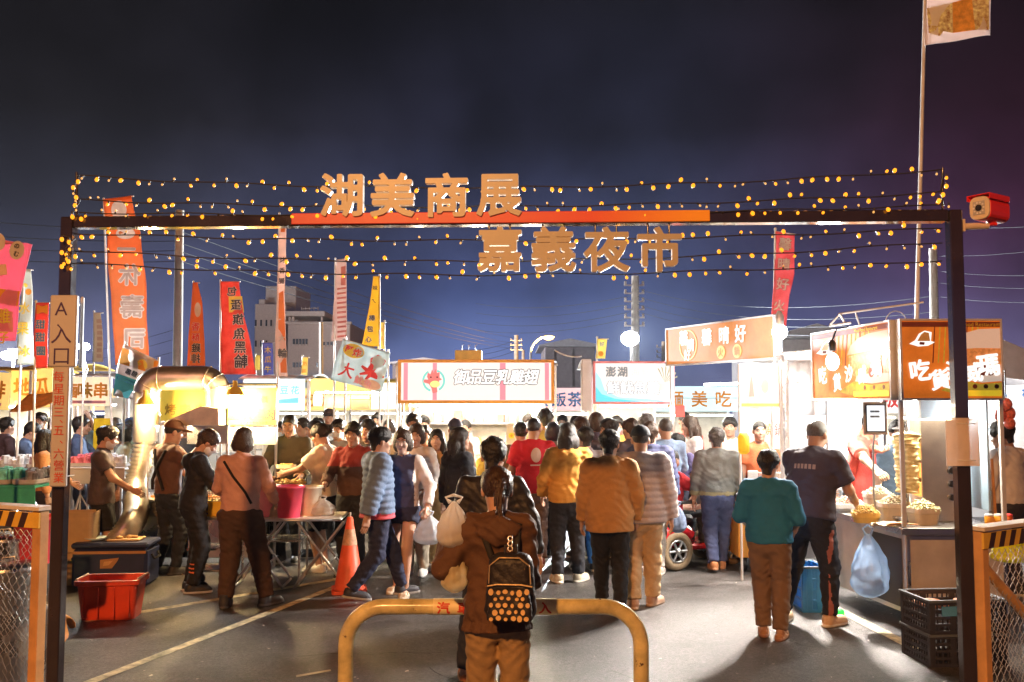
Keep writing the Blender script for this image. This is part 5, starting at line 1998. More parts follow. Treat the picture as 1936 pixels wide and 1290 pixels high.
for i, ch in enumerate('小燒鍋'):
    mb.m(i % 2).text(ch, (-.12 + i * .2, 1.62), .17, .64, .01)
mb.build('lettering', [ik_r, ik_o], ks)
counter(ks, -L_ / 2 + .1, L_ / 2 - .05, .1, .65, .92, m_alu)
tube_light(ks, (-L_ / 2 + .2, .4, 2.2), (L_ / 2 - .2, .4, 2.2), 50)
lp = thing('flood_lamp', 'blinding white globe lamp at the near end of the orange sign', 'lamp', U(1474, 628, 10.35))
MB().ball((0, 0, 0), .085, 16).build('globe', glow('globe_white', (1, .99, .97), 45), lp)
mb = MB(); mb.lathe([(.05, .07), (.05, .18), (.02, .24)], 12); mb.tube([(0, 0, .2), (0, .25, .2)], .014, 6); mb.build('holder', m_alu, lp)
gk = lamp('globe_light', (0, -.0, -.0), 760, (1, .91, .82), .14, lp, 'SPOT', rot=(R(-48), 0, R(-40)))
gk.data.spot_size = R(104)
gk.data.spot_blend = .4
# white printed board and truss column on its near corner
wb = thing('sign_board', 'overexposed pale board with faint drinks on the white truss column', 'sign board', GX(1438, 10.3))
x0, x1 = V3(wb, 1397, 700, 10.3).x, V3(wb, 1481, 700, 10.3).x
z0, z1 = V3(wb, 0, 771, 10.3).z, V3(wb, 0, 688, 10.3).z
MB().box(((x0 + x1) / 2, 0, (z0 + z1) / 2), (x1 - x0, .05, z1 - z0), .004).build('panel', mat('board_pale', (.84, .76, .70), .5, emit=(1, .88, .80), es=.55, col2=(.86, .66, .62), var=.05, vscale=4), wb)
mb = MB()
mb.m(0).prism([(x0 + .10, z0 + .12), (x0 + .16, z0 + .12), (x0 + .14, z0 + .34), (x0 + .12, z0 + .34)], -.031, -.028)
mb.m(1).disc((x0 + .28, z0 + .24), .06, -.031, -.028, 14, .7, 1.3)
mb.m(2).box(((x0 + x1) / 2, -.029, z0 + .03), (x1 - x0 - .03, .003, .035))
mb.build('print', [glow('print_coral', (.95, .55, .45), .6), glow('print_lime', (.75, .88, .5), .7), glow('print_gold', (.95, .70, .20), .7)], wb)
mb = MB()
for xx in (x0 + .01, x1 - .02):
    mb.tube([(xx, .05, 0), (xx, .05, z1)], .014, 8)
mb.build('upright', m_alu, wb)
tr_ = thing('truss_column', 'white lattice truss column between the pale board and the white tarpaulin', 'column', GX(1487, 10.2))
mb = MB()
for dx in (-.035, .035):
    for dy in (0, .07):
        mb.tube([(dx, dy, 0), (dx, dy, 2.42)], .010, 6)
for k in range(24):
    a = 1 if k % 2 else -1
    mb.tube([(-.035 * a, 0, k * .1), (.035 * a, 0, k * .1 + .1)], .006, 5)
mb.build('lattice', m_alu, tr_)
wt = thing('side_curtain', 'white tarpaulin sheet glowing between the truss column and the wrap stall', 'tarpaulin', GX(1520, 10.9))
x0, x1 = V3(wt, 1488, 700, 10.9).x, V3(wt, 1562, 700, 10.9).x
z0, z1 = V3(wt, 0, 786, 10.9).z, V3(wt, 0, 683, 10.9).z
mb = MB()
mb.raw([(x0 + (x1 - x0) * i / 16, .025 * math.sin(i * 1.3), z0 + (z1 - z0) * j / 6) for j in range(7) for i in range(17)], [(j * 17 + i, j * 17 + i + 1, (j + 1) * 17 + i + 1, (j + 1) * 17 + i) for j in range(6) for i in range(16)], True)
o = mb.build('sheet', mat('tarpaulin_thin', (.82, .82, .82), .7, thin=.5), wt)
s_ = o.modifiers.new('thick', 'SOLIDIFY'); s_.thickness = .006
mb = MB(); mb.tube([(x0, 0, z1), (x1, 0, z1)], .014, 8)
for xx in (x0, x1):
    mb.tube([(xx, 0.03, 0), (xx, 0.03, z1)], .014, 8)
mb.build('rail', m_alu, wt)
lamp('curtain_light', ((x0 + x1) / 2, .45, (z0 + z1) / 2 + .1), 30, (1, .95, .88), .1, wt)
# its orange serving cart
oc = thing('serving_cart', 'orange fronted serving cart on black castors by the corner stall', 'cart', GX(1450, 10.85))
x0, x1 = V3(oc, 1394, 900, 10.85).x, V3(oc, 1500, 900, 10.85).x
mb = MB(); mb.box(((x0 + x1) / 2, .3, .52), (x1 - x0, .6, .72), .01); mb.build('body', mat('cart_orange', (.78, .38, .06), .45, var=.15), oc)
mb = MB(); mb.box(((x0 + x1) / 2, .3, .895), (x1 - x0 + .05, .66, .03), .005); mb.build('worktop', m_steel, oc)
for xx in (x0 + .08, x1 - .08):
    mb = MB(); mb.at((xx, .08, .075), R(90)).disc((0, 0), .075, -.02, .02, 16); mb.at().box((xx, .08, .13), (.06, .06, .06)); mb.build('castor', m_blk, oc)

# ======== wrap stall on the right with its two printed signs
X0, Y0 = 3.36, 8.0
ws = thing('food_stall', 'meat wrap stall with orange printed signs on the right, steel counter below', 'market stall', (X0, Y0, 0))
cwid, clen = .86, 1.60
lean_x = -.20                        # the counter runs a little inwards as it goes back
HT = .885
def wside(t, off=0.0):              # a point on the left-hand face, t metres back from the corner
    return (lean_x * t / clen - off, t)
mb = MB()
q = [(0, 0), (cwid, 0), (cwid + .0, clen), (lean_x, clen)]
mb.raw([(x, y, .16) for x, y in q] + [(x, y, HT - .06) for x, y in q], [(0, 3, 2, 1), (4, 5, 6, 7), (0, 1, 5, 4), (1, 2, 6, 5), (2, 3, 7, 6), (3, 0, 4, 7)])
mb.build('cabinet', mat('cabinet_steel', (.66, .60, .54), .36, .35, var=.2, vscale=2.5, bump=.05, bscale=6), ws)
q2 = [(-.05, -.04), (cwid + .03, -.04), (cwid + .03, clen + .05), (lean_x - .05, clen + .05)]
mb = MB()
mb.raw([(x, y, HT - .055) for x, y in q2] + [(x, y, HT) for x, y in q2], [(0, 3, 2, 1), (4, 5, 6, 7), (0, 1, 5, 4), (1, 2, 6, 5), (2, 3, 7, 6), (3, 0, 4, 7)])
mb.build('worktop', m_steel, ws, bev=.006)
mb = MB()                            # panel frame on the faces
for a, b_ in (((.0, -.004), (cwid, -.004)),):
    for z in (.19, HT - .085):
        mb.box(((a[0] + b_[0]) / 2, -.006, z), (cwid - .01, .012, .03), .003)
    for x in (.02, cwid - .02):
        mb.box((x, -.007, (HT + .12) / 2), (.03, .014, HT - .27), .003)
mb.build('face_frame', m_steel, ws)
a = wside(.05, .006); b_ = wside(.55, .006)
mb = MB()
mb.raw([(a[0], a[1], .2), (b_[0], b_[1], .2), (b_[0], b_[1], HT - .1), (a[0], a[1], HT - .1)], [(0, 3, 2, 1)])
mb.build('opening_shade', mat('shadow_interior', (.05, .045, .045), .8), ws)  # flat dark sheet on the closed face, shade put in as colour
for x, y in ((.03, .03), (cwid - .03, .03), (lean_x + .05, clen - .05), (cwid - .03, clen - .05)):
    mb = MB(); mb.box((x, y, .105), (.045, .045, .11), .004)
    mb.m(1).at((x, y, .045), R(90)).disc((0, 0), .045, -.016, .016, 14)
    mb.build('leg', [m_wood, m_blk], ws)
PH = U(0, 607, Y0).z
for x, y in ((.0, .02), (cwid, .02), (lean_x, clen), (cwid, clen)):
    MB().box((x, y, (HT + PH) / 2), (.035, .035, PH - HT - .01), .003).build('post', m_alu, ws)
zb = U(0, 753, Y0).z
zt = U(0, 608, Y0).z
m_sgn = mat('sign_flame_print', (.26, .045, .006), .45, var=.5, vscale=2.6, bump=.02, emit=(.95, .22, .02), es=.32, col2=(.42, .15, .02))
m_bun = mat('print_bun', (.36, .21, .13), .5, var=.06, emit=(.95, .62, .42), es=.35)
m_bun2 = mat('print_bun_light', (.40, .29, .21), .5, var=.06, emit=(.95, .76, .62), es=.35)
m_meat = mat('print_meat', (.40, .12, .035), .5, var=.6, vscale=24, emit=(.85, .3, .08), es=.25, col2=(.52, .24, .10))
m_leaf = mat('print_lettuce', (.34, .25, .03), .5, var=.5, vscale=14, emit=(.7, .5, .05), es=.25)
m_strip = mat('print_strip', (.86, .60, .05), .5, emit=(.95, .66, .03), es=.4)
m_dkr = mat('print_maroon', (.22, .05, .03), .5)
m_brush = glow('brush_white', (1, .98, .93), .8)
def wrap_sign(W_, y_, left_, rz, loc, label_dir):
    so = MB().box((W_ / 2, 0, (zb + zt) / 2), (W_, .07, zt - zb), .004).build('sign_panel', m_sgn, ws, loc, rz)
    mb = MB()
    H_ = zt - zb
    f = -.0385
    def pz(u, v): return (u * W_, zb + v * H_)
    mb.m(0).prism([pz(*p) for p in ((.0, .92), (1, .92), (1, .985), (.0, .985))], f - .002, f)
    # the sandwich: bun, filling, lower bun, lettuce
    bun = [(.50, .62), (.55, .75), (.64, .84), (.78, .89), (.995, .90), (.995, .64), (.75, .645)]
    mb.m(1).prism([pz(*p) for p in bun], f - .004, f - .002)
    mb.m(3).prism([pz(*p) for p in ((.52, .60), (.75, .64), (.995, .635), (.995, .30), (.7, .22), (.56, .34))], f - .003, f - .001)
    mb.m(2).prism([pz(*p) for p in ((.60, .24), (.80, .20), (.995, .22), (.995, .33), (.78, .34), (.62, .32))], f - .006, f - .004)
    mb.m(4).prism([pz(*p) for p in ((.38, .10), (.60, .03), (.995, .03), (.995, .20), (.78, .18), (.58, .24))], f - .005, f - .003)
    mb.m(5).prism([pz(*p) for p in ((.58, .025), (.99, .025), (.99, .10), (.58, .10))], f - .008, f - .006)
    for i in range(3):
        c_ = pz(.72 + i * .11, .15)
        mb.m(0).disc(c_, .02, f - .010, f - .008, 12)
    for u, v, s_ in ((.80, .36, .05), (.88, .35, .04)):
        mb.m(0).disc(pz(u, v), s_, f - .009, f - .007, 12)
    for i in range(9):
        u = .30 + i * .055
        mb.m(0 if i % 3 == 0 else 4).prism([pz(u, .45), pz(u + .012, .46), pz(u + .04, .93), pz(u + .03, .93)], f - .0015, f)
    mb.m(6).text('Meat Food Restaurant', pz(.74, .952), .034, f - .004, .01)
    # hat emblem
    hat = [(.07, .70), (.16, .665), (.26, .675), (.33, .72), (.29, .735), (.30, .85), (.23, .87), (.17, .83), (.13, .745)]
    mb.m(7).prism([pz(*p) for p in hat], f - .006, f - .004)
    mb.m(8).prism([pz(*p) for p in ((.15, .735), (.28, .735), (.28, .75), (.27, .84), (.225, .855), (.19, .82))], f - .008, f - .0065)
    mb.m(0).prism([pz(*p) for p in ((.17, .69), (.22, .685), (.225, .72), (.175, .725))], f - .009, f - .007)
    mb.m(7)
    for ch, u, v, s_ in (('吃', .17, .36, .19), ('貨', .37, .24, .18), ('沙', .53, .36, .17), ('威', .70, .33, .17), ('瑪', .86, .42, .20)):
        mb.text(ch, pz(u, v), s_, f - .014, .035, rot=.12)
    mb.build('sign_print', [m_dkr, m_bun, m_bun2, m_meat, m_leaf, m_strip, ik_y, m_brush, mat('print_hatband', (.80, .55, .25), .5)], so)
    mb = MB()
    for a_, b2, c_, d_ in ((0, W_, zb - .018, zb), (0, W_, zt, zt + .018), (-.018, 0, zb - .018, zt + .018), (W_, W_ + .018, zb - .018, zt + .018)):
        mb.box(((a_ + b2) / 2, 0, (c_ + d_) / 2), (b2 - a_, .085, d_ - c_), .002)
    mb.build('sign_frame', m_alu, so)
    return so
wrap_sign(.845, 0, False, 0, (-.012, -.035, 0), 0)
la = math.atan2(-clen, -lean_x * .82)
wrap_sign(1.58, 0, True, la, (lean_x * .9 - .02, clen + .02, 0), 1)
mb = MB()
mb.raw([(0, .0, zt + .02), (cwid, 0, zt + .02), (cwid, clen, zt - .02), (lean_x * .85, clen, zt - .02)], [(0, 1, 2, 3)])
o = mb.build('canopy', m_tarp, ws)
s_ = o.modifiers.new('thick', 'SOLIDIFY'); s_.thickness = .01
mb = MB()                            # folded frame on the roof
P1, P2 = Vector((-.22, .5, zt + .02)), Vector((.30, .25, zt + .14))
mb.tube([(-.36, .7, zt + .03), (-.28, .65, zt + .13), (.35, .3, zt + .20)], .010, 6)
mb.tube([(-.36, .72, zt + .02), (-.2, .6, zt + .04)], .012, 6)
mb.tube([(-.16, .6, zt + .15), (-.12, .6, zt + .02)], .008, 6)
mb.tube([(-.30, .62, zt + .13), (-.24, .66, zt + .05)], .012, 6)
mb.tube([(.1, .5, zt + .02)] + [(.18 + .10 * math.cos(a), .5, zt + .02 + .12 * math.sin(a)) for a in [R(180 - 18 * i) for i in range(11)]], .005, 5)
mb.build('roof_bracket', m_alu, ws)
tube_light(ws, (.15, .35, zb + .04), (cwid - .1, .35, zb + .04), 95, (1, .9, .72))
tube_light(ws, (.05, .8, zb + .06), (cwid - .1, .8, zb + .06), 95, (1, .93, .8))
MB().box((cwid - .0, .9, 1.5), (.02, 1.3, 1.0)).build('side_panel', mat('panel_blue', (.30, .42, .55), .6), ws)
bl_ = thing('clip_lamp', 'white hot clip lamp before the receding sign of the wrap stall', 'lamp', U(1574, 684, 8.45))
MB().ball((0, 0, 0), .06, 14, (1, 1, 1.4)).build('bulb', glow('clip_white', (1, .99, .97), 5), bl_)
mb = MB(); mb.lathe([(.03, .1), (.035, .17), (.012, .2)], 12); mb.tube([(0, 0, .19), (.05, .02, .30), (.16, .02, .32)], .008, 6); mb.build('holder', m_blk, bl_)
lamp('clip_light', (0, 0, 0), 9, (1, .93, .82), .09, bl_)
gt = thing('tent_roof', 'grey tent roof sloping down behind the wrap stall', 'tent', GX(1930, 12.5))
p0, p1, p2 = V3(gt, 1886, 638, 12.5), V3(gt, 2080, 720, 12.5), V3(gt, 1886, 716, 12.5)
mb = MB()
mb.raw([(p0.x, 0, p0.z), (p1.x, 0, p1.z), (p1.x, 2.5, p1.z), (p0.x, 2.5, p0.z), (p0.x, -.0, p2.z + .02), (p1.x, 0, p1.z - .12)], [(0, 1, 2, 3), (0, 4, 5, 1)])
o = mb.build('sheet', mat('tent_grey', (.40, .39, .41), .8), gt); s_ = o.modifiers.new('thick', 'SOLIDIFY'); s_.thickness = .02
mb = MB()
for x in (p0.x + .05, p1.x - .1):
    mb.box((x, .1, 1.0), (.05, .05, 2.0), .004)
mb.build('post', m_alu, gt)
lamp('tent_light', (.3, .8, 1.95), 35, (1, .97, .92), .1, gt)
MB().box(((p0.x + p1.x) / 2, 2.3, 1.1), (p1.x - p0.x + .6, .02, 1.9)).build('back_sheet', m_tarp, gt)

# ======== barbecue stall with the duct
d = 11.2
qs = thing('barbecue_stall', 'charcoal barbecue stall with a bent galvanised exhaust duct and yellow signs', 'market stall', GX(380, d))
def q_(px, py, dy=0.0): return U(px, py, d + dy) - qs.location
m_duct = mat('duct_zinc', (.72, .64, .52), .34, .85, var=.2, vscale=5, bump=.06, bscale=14)
mb = MB()
pts = [q_(412, 772), q_(412, 742)]
c0 = q_(385, 742)
rad = (q_(412, 742) - c0).length
for i in range(1, 7):
    a = R(15 * i)
    pts.append(c0 + Vector((math.cos(a) * rad, 0, math.sin(a) * rad)))
c1 = q_(303, 744)
top = pts[-1].z
for i in range(0, 7):
    a = R(90 + 15 * i)
    pts.append(Vector((c1.x + math.cos(a) * rad, 0, top - rad + math.sin(a) * rad)))
pts += [q_(276, 790), q_(275, 835)]
mb.tube(pts, .145, 20)
for i in (0, 2, 4, 6, 8, 12, 14, 16):
    if i < len(pts) - 1:
        p, n_ = pts[i], (pts[i + 1] - pts[max(0, i - 1)]).normalized()
        u_ = Vector((0, 1, 0)); v_ = n_.cross(u_)
        mb.tube([p + (u_ * math.cos(2 * math.pi * k / 20) + v_ * math.sin(2 * math.pi * k / 20)) * .147 for k in range(20)], .007, 6, closed=True)
mb.build('duct', m_duct, qs)
fp = [q_(275, 835), q_(268, 875, -.05), q_(257, 915, -.15), q_(256, 945, -.35), q_(258, 968, -.6), q_(246, 995, -.85), q_(228, 1018, -.95), q_(222, 1032, -1.0)]
P, rr = [], []
n_ = 70
for i in range(n_ + 1):
    t_ = i / n_ * (len(fp) - 1)
    k = min(len(fp) - 2, int(t_)); u = t_ - k
    a, b_, c, e_ = fp[max(0, k - 1)], fp[k], fp[k + 1], fp[min(len(fp) - 1, k + 2)]
    P.append(.5 * ((2 * b_) + (c - a) * u + (2 * a - 5 * b_ + 4 * c - e_) * u * u + (3 * b_ - a - 3 * c + e_) * u ** 3))
    rr.append(.142 if i % 2 else .112)
mb = MB(); mb.tube(P, rr, 18); mb.build('flexible_duct', m_duct, qs)
hood = [q_(318, 803), q_(432, 803), q_(432, 772), q_(398, 768)]
mb = MB()
yh = .38
mb.raw([(p.x, -yh, p.z) for p in hood] + [(p.x * .7 + .3 * q_(412, 0).x, yh, p.z) for p in hood], [(0, 1, 2, 3), (7, 6, 5, 4), (0, 3, 7, 4), (3, 2, 6, 7), (2, 1, 5, 6)])
mb.build('hood', m_duct, qs)
mb = MB()
a, b_ = q_(335, 842), q_(430, 806)
mb.box(((a.x + b_.x) / 2, .34, (a.z + b_.z) / 2), (b_.x - a.x, .015, b_.z - a.z))
mb.build('back_splash', m_steel, qs)
m_ysign = mat('sign_yellow', (.84, .60, .06), .5, var=.08, emit=(1, .72, .10), es=.30)
def qboard(px0, px1, py0, py1, dy, m_, name='sign_panel'):
    a, b_ = q_(px0, py1, dy), q_(px1, py0, dy)
    return MB().box(((a.x + b_.x) / 2, dy, (a.z + b_.z) / 2), (b_.x - a.x, .03, b_.z - a.z), .004).build(name, m_, qs)
s1 = qboard(431, 523, 733, 804, -.1, m_ysign)
qboard(431, 523, 807, 841, -.08, mat('board_grey', (.52, .48, .46), .6), 'lower_panel')
mb = MB()
yy = -.1 - .017
def qt(ch, px, py, s_, off=.02, mi=0):
    p = q_(px, py, -.12)
    mb.m(mi).text(ch, (p.x, p.z), s_ / F * d, yy, off)
p = q_(477, 755, -.12)
mb.m(1).disc((p.x, p.z), .085, yy - .001, yy + .001, 22)
qt('嘉', 455, 755, 14, mi=0); qt('義', 500, 755, 14, mi=0); qt('盧', 477, 755, 16, .01, 2)
for ch, px in zip('盧廣烤肉', (443, 466, 488, 510)):
    qt(ch, px, 783, 24, .03, 2 if px > 480 else 0)
for i in range(9):
    qt('・', 455 + i * 6, 799, 12, .02, 0)
mb.build('lettering', [mat('ink_brown', (.20, .07, .02)), m_brush, ik_r], qs)
s2 = qboard(304, 412, 735, 796, .5, m_ysign)
mb = MB(); yy = .5 - .017
for ch, px in zip('烤肉串', (322, 350, 378)):
    p = q_(px, 774, .48); mb.text(ch, (p.x, p.z), .15, yy, .02)
mb.build('lettering', mat('ink_ochre', (.62, .36, .05)), qs)
mb = MB()
for px in (300, 432, 524):
    p = q_(px, 725, .05)
    mb.tube([(p.x, .05, 0), (p.x, .05, p.z)], .018, 8)
a, b_ = q_(300, 727, .05), q_(524, 727, .05)
mb.tube([a, b_], .016, 8)
mb.build('upright', m_galv, qs)
a, b_ = q_(262, 0), q_(528, 0)
counter(qs, a.x + .1, b_.x, -.35, .75, .84)
mb = MB()
for i in range(26):
    mb.tube([(a.x + .45 + i * .03, -.3, .875), (a.x + .45 + i * .03, .3, .875)], .004, 4)
mb.build('grill', m_galv, qs)
mb = MB(); mb.box((a.x + .83, 0, .855), (.85, .5, .02)); mb.build('charcoal', mat('charcoal_ember', (.03, .02, .02), .9, emit=(1, .25, .03), es=1.2, vscale=40), qs)
for px, py, w_ in ((274, 770, 50), (444, 752, 95)):
    p = q_(px, py, -.28)
    MB().ball(tuple(p), .055, 14, (1, 1, 1.2)).build('bulb', m_tubew, qs)
    mb = MB(); mb.lathe([(.11, .03), (.075, .10), (.03, .13), (.025, .2)], 14, tuple(p), cap0=False); mb.build('lamp_shade', mat('shade_ochre', (.62, .42, .08), .5), qs)
    lamp('bulb_light', p - Vector((0, .0, .05)), w_, (1, .70, .34), .06, qs)

# ======== stalls behind, left of the middle
d = 16.0
ys = thing('food_stall', 'yellow lit snack stall with plank and red boards under the squid banner', 'market stall', GX(668, d))
def y_(px, py, dy=0.0): return U(px, py, d + dy) - ys.location
stall_frame(ys, y_(755, 0).x - y_(588, 0).x, 1.6, y_(0, 722).z, roof=m_tarpy)
mb = MB(); a, b_ = y_(590, 738), y_(700, 716)
mb.box(((a.x + b_.x) / 2, -.1, (a.z + b_.z) / 2), (b_.x - a.x, .04, b_.z - a.z), .004); mb.build('valance', glow('valance_lit_gold', (1, .72, .22), .9), ys)  # the valance glows in place of the yellow light on the awning
for nm, px0, px1, py0, py1, m_, dy in (('plank_board', 614, 661, 741, 772, m_ply, .5), ('red_board', 663, 698, 756, 773, mat('board_red', (.72, .12, .06), .6), .45), ('mesh_board', 663, 698, 740, 755, m_ply, .46), ('white_screen', 702, 754, 724, 774, mat('screen_white', (.8, .8, .78), .6, emit=(1, 1, .97), es=.8), .3), ('white_notice', 592, 609, 744, 768, m_white, .4)):
    a, b_ = y_(px0, py1, dy), y_(px1, py0, dy)
    MB().box(((a.x + b_.x) / 2, dy, (a.z + b_.z) / 2), (b_.x - a.x, .02, b_.z - a.z), .003).build(nm, m_, ys)
counter(ys, y_(592, 0).x, y_(752, 0).x, 0, .6, .9)
tube_light(ys, (y_(600, 0).x, .3, y_(0, 742).z), (y_(745, 0).x, .3, y_(0, 742).z), 60, (1, .85, .55))
d = 15.5
ts = thing('food_stall', 'stall with a pale turquoise board above the barbecue sign', 'market stall', GX(520, d))
def t_(px, py, dy=0.0): return U(px, py, d + dy) - ts.location
x0, x1 = t_(462, 0).x, t_(580, 0).x
stall_frame(ts, .0 + x1 - x0, 1.4, t_(0, 716).z)
a, b_ = t_(464, 776), t_(578, 717)
MB().box(((a.x + b_.x) / 2, -.06, (a.z + b_.z) / 2), (b_.x - a.x, .05, b_.z - a.z), .004).build('sign_panel', glow('board_turquoise', (.72, .95, .98), 1.0, True), ts)
mb = MB()
mb.m(0).prism([(t_(535, 0).x, t_(0, 757).z), (t_(578, 0).x, t_(0, 752).z), (t_(578, 0).x, t_(0, 762).z), (t_(535, 0).x, t_(0, 763).z)], -.092, -.089)
for i, ch in enumerate('豆花'):
    p = t_(540 + i * 20, 738); mb.m(0).text(ch, (p.x, p.z), .15, -.09, .02)
mb.build('lettering', glow('print_aqua', (.25, .75, .85), .7), ts)
counter(ts, x0, x1, 0, .55, .9, m_alu)
tube_light(ts, (x0 + .1, .3, 2.0), (x1 - .1, .3, 2.0), 55, (1, .86, .6))

# ======== left-hand row
def left_stall(label, px0, px1, py0, py1, d, sign_m, txt, ink, watt, awn=None, tilt=0.0):
    ls = thing('food_stall', label, 'market stall', GX((px0 + px1) / 2, d))
    f = lambda px, py, dy=0.0: U(px, py, d + dy) - ls.location
    x0, x1 = f(px0, 0).x, f(px1, 0).x
    z0, z1 = f(0, py1).z, f(0, py0).z
    stall_frame(ls, x1 - x0, 1.6, z1 + .02, roof=awn or m_tarp)
    so = MB().box((0, 0, 0), (x1 - x0, .04, z1 - z0), .004).build('sign_panel', sign_m, ls, ((x0 + x1) / 2, -.08, (z0 + z1) / 2))
    so.rotation_euler = (0, tilt, 0)
    mb = MB()
    n_ = len(txt)
    for i, ch in enumerate(txt):
        mb.m(0).text(ch, ((i + .5 - n_ / 2) * (x1 - x0) / (n_ + .3), .02), min(.34, (x1 - x0) / n_ * .95), -.026, .03)
    mb.m(1).box((0, -.022, -(z1 - z0) * .36), ((x1 - x0) * .8, .004, .05))
    mb.build('lettering', ink, so)
    counter(ls, x0, x1, 0, .6, .9, m_alu)
    MB().box(((x0 + x1) / 2, 1.55, 1.4), (x1 - x0 - .1, .02, 1.3)).build('back_panel', m_tarp, ls)
    tube_light(ls, (x0 + .1, .35, z0 + .02), (x1 - .1, .35, z0 + .02), watt * 1.3, (1, .84, .58))
    return ls
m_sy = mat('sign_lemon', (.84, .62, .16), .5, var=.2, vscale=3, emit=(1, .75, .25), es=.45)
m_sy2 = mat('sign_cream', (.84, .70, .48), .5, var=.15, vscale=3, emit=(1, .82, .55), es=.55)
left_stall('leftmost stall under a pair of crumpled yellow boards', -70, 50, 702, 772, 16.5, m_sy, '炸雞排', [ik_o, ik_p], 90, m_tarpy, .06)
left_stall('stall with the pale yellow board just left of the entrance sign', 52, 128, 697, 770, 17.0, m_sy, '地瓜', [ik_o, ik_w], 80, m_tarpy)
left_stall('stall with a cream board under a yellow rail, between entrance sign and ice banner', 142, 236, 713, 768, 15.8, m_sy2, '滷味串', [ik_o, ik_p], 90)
aw = thing('awning', 'sagging orange awning under the crumpled yellow boards', 'awning', GX(60, 15.7))
p0, p1 = U(18, 778, 15.7) - aw.location, U(96, 762, 15.7) - aw.location
mb = MB()
mb.raw([(p0.x + (p1.x - p0.x) * i / 10, j * .12, p0.z + (p1.z - p0.z) * i / 10 + j * .06 - .05 * math.sin(math.pi * i / 10)) for j in range(6) for i in range(11)], [(j * 11 + i, j * 11 + i + 1, (j + 1) * 11 + i + 1, (j + 1) * 11 + i) for j in range(5) for i in range(10)], True)
o = mb.build('cloth', mat('awning_orange', (.78, .30, .06), .7, thin=.3), aw); s_ = o.modifiers.new('thick', 'SOLIDIFY'); s_.thickness = .01
mb = MB()
for p in (p0, p1):
    mb.tube([(p.x, .02, 0), (p.x, .02, p.z)], .016, 6)
mb.build('pole', m_alu, aw)
# bright lamps on stands at the left
def stand_lamp(label, px, py, d, watt, r=.07):
    p = U(px, py, d)
    root = thing('stand_lamp', label, 'lamp', (p.x, p.y, 0))
    mb = MB()
    mb.tube([(0, 0, .5), (0, 0, p.z - .08)], .014, 8)
    for i in range(3):
        a = R(120 * i + 30)
        mb.tube([(0, 0, .75), (.4 * math.cos(a), .4 * math.sin(a), 0)], .010, 6)
    mb.tube([(0, 0, p.z - .5), (.05, 0, p.z - .3), (-.04, 0, p.z - .05)], .008, 5)
    mb.build('stand', m_alu, root)
    MB().ball((0, -.02, p.z), r, 14, (1.4, .8, .9)).build('lamp_glass', glow('led_cool', (.85, .95, 1.0), 40), root)
    lamp('lamp_light', (0, -.15, p.z), watt, (.88, .95, 1), .1, root)
stand_lamp('cold white lamp on a thin tripod right of the entrance sign', 160, 656, 12.3, 28, .06)

# ---------------------------------------------------------------- things standing about
def tub_mesh(w, dpt, h, taper, th, mats_n=1, rim=.02):
    mb = MB()
    def ring(a, b_, z, r=.05, n=5):
        o = []
        for sx, sy, a0 in ((1, 1, 0), (-1, 1, 90), (-1, -1, 180), (1, -1, 270)):
            for i in range(n):
                t_ = R(a0 + 90 * i / (n - 1))
                o.append((sx * (a - r) + r * math.cos(t_), sy * (b_ - r) + r * math.sin(t_), z))
        return o
    a, b_ = w / 2, dpt / 2
    rs = [ring(a - taper, b_ - taper, 0), ring(a - taper * .1, b_ - taper * .1, h - .05), ring(a, b_, h - .045), ring(a + rim, b_ + rim, h - .04), ring(a + rim, b_ + rim, h), ring(a - th, b_ - th, h), ring(a - taper - th, b_ - taper - th, th)]
    vs = [p for r_ in rs for p in r_]
    n = len(rs[0])
    fs = []
    for k in range(len(rs) - 1):
        for j in range(n):
            fs.append((k * n + j, k * n + (j + 1) % n, (k + 1) * n + (j + 1) % n, (k + 1) * n + j))
    fs.append(tuple(range(n))[::-1])
    fs.append(tuple(range((len(rs) - 1) * n, len(rs) * n)))
    mb.raw(vs, fs)
    return mb
# red crate
p = G(211, 1166)
rc_ = thing('plastic_crate', 'bright red plastic tub with painted glints on its handle rims, before the navy cooler', 'crate', p, R(6))
m_rtub = mat('tub_red', (.74, .075, .03), .38, var=.12, vscale=4, bump=.03)
mb = tub_mesh(.53, .36, .355, .035, .008)
for x in (-.20, -.07, .07, .20):
    mb.box((x, -.178, .16), (.012, .012, .28), .003)
mb.build('shell', m_rtub, rc_)
mb = MB()
for s_ in (-1, 1):
    mb.tube([(s_ * .268, -.15, .362), (s_ * .268, .15, .362)], .011, 8)
mb.build('handle', mat('rim_glint', (.75, .60, .55), .4), rc_)  # pale rims: the glint of light on the handles, put into their colour
# navy cooler
p = G(200, 1112)
co = thing('cooler_box', 'big navy cooler box with a tan stripe behind the red tub', 'cooler', p + Vector((0, .25, 0)), R(4))
m_navyp = mat('cooler_navy', (.022, .030, .085), .4, var=.15, bump=.04)
MB().box((0, 0, .20), (.78, .45, .40), .03).build('body', m_navyp, co)
MB().box((0, 0, .435), (.80, .47, .06), .02).build('lid', m_navyp, co)
m_tan = mat('stripe_tan', (.42, .22, .09), .5)
MB().box((0, -.228, .365), (.76, .008, .03), .002).build('stripe', m_tan, co)
mb = MB(); mb.prism([(-.09, .20), (.03, .20), (.09, .28), (.10, .31), (-.09, .29)], -.232, -.226); mb.m(1)
mb.prism([(-.06, .225), (.0, .235), (.04, .28), (-.05, .27)], -.236, -.2325)
mb.build('emblem', [m_tan, mat('emblem_light', (.60, .36, .16), .5)], co)
for s_ in (-1, 1):
    MB().tube([(s_ * .40, -.1, .33), (s_ * .43, -.1, .28), (s_ * .43, .1, .28), (s_ * .40, .1, .33)], .012, 6).build('handle', m_blk, co)
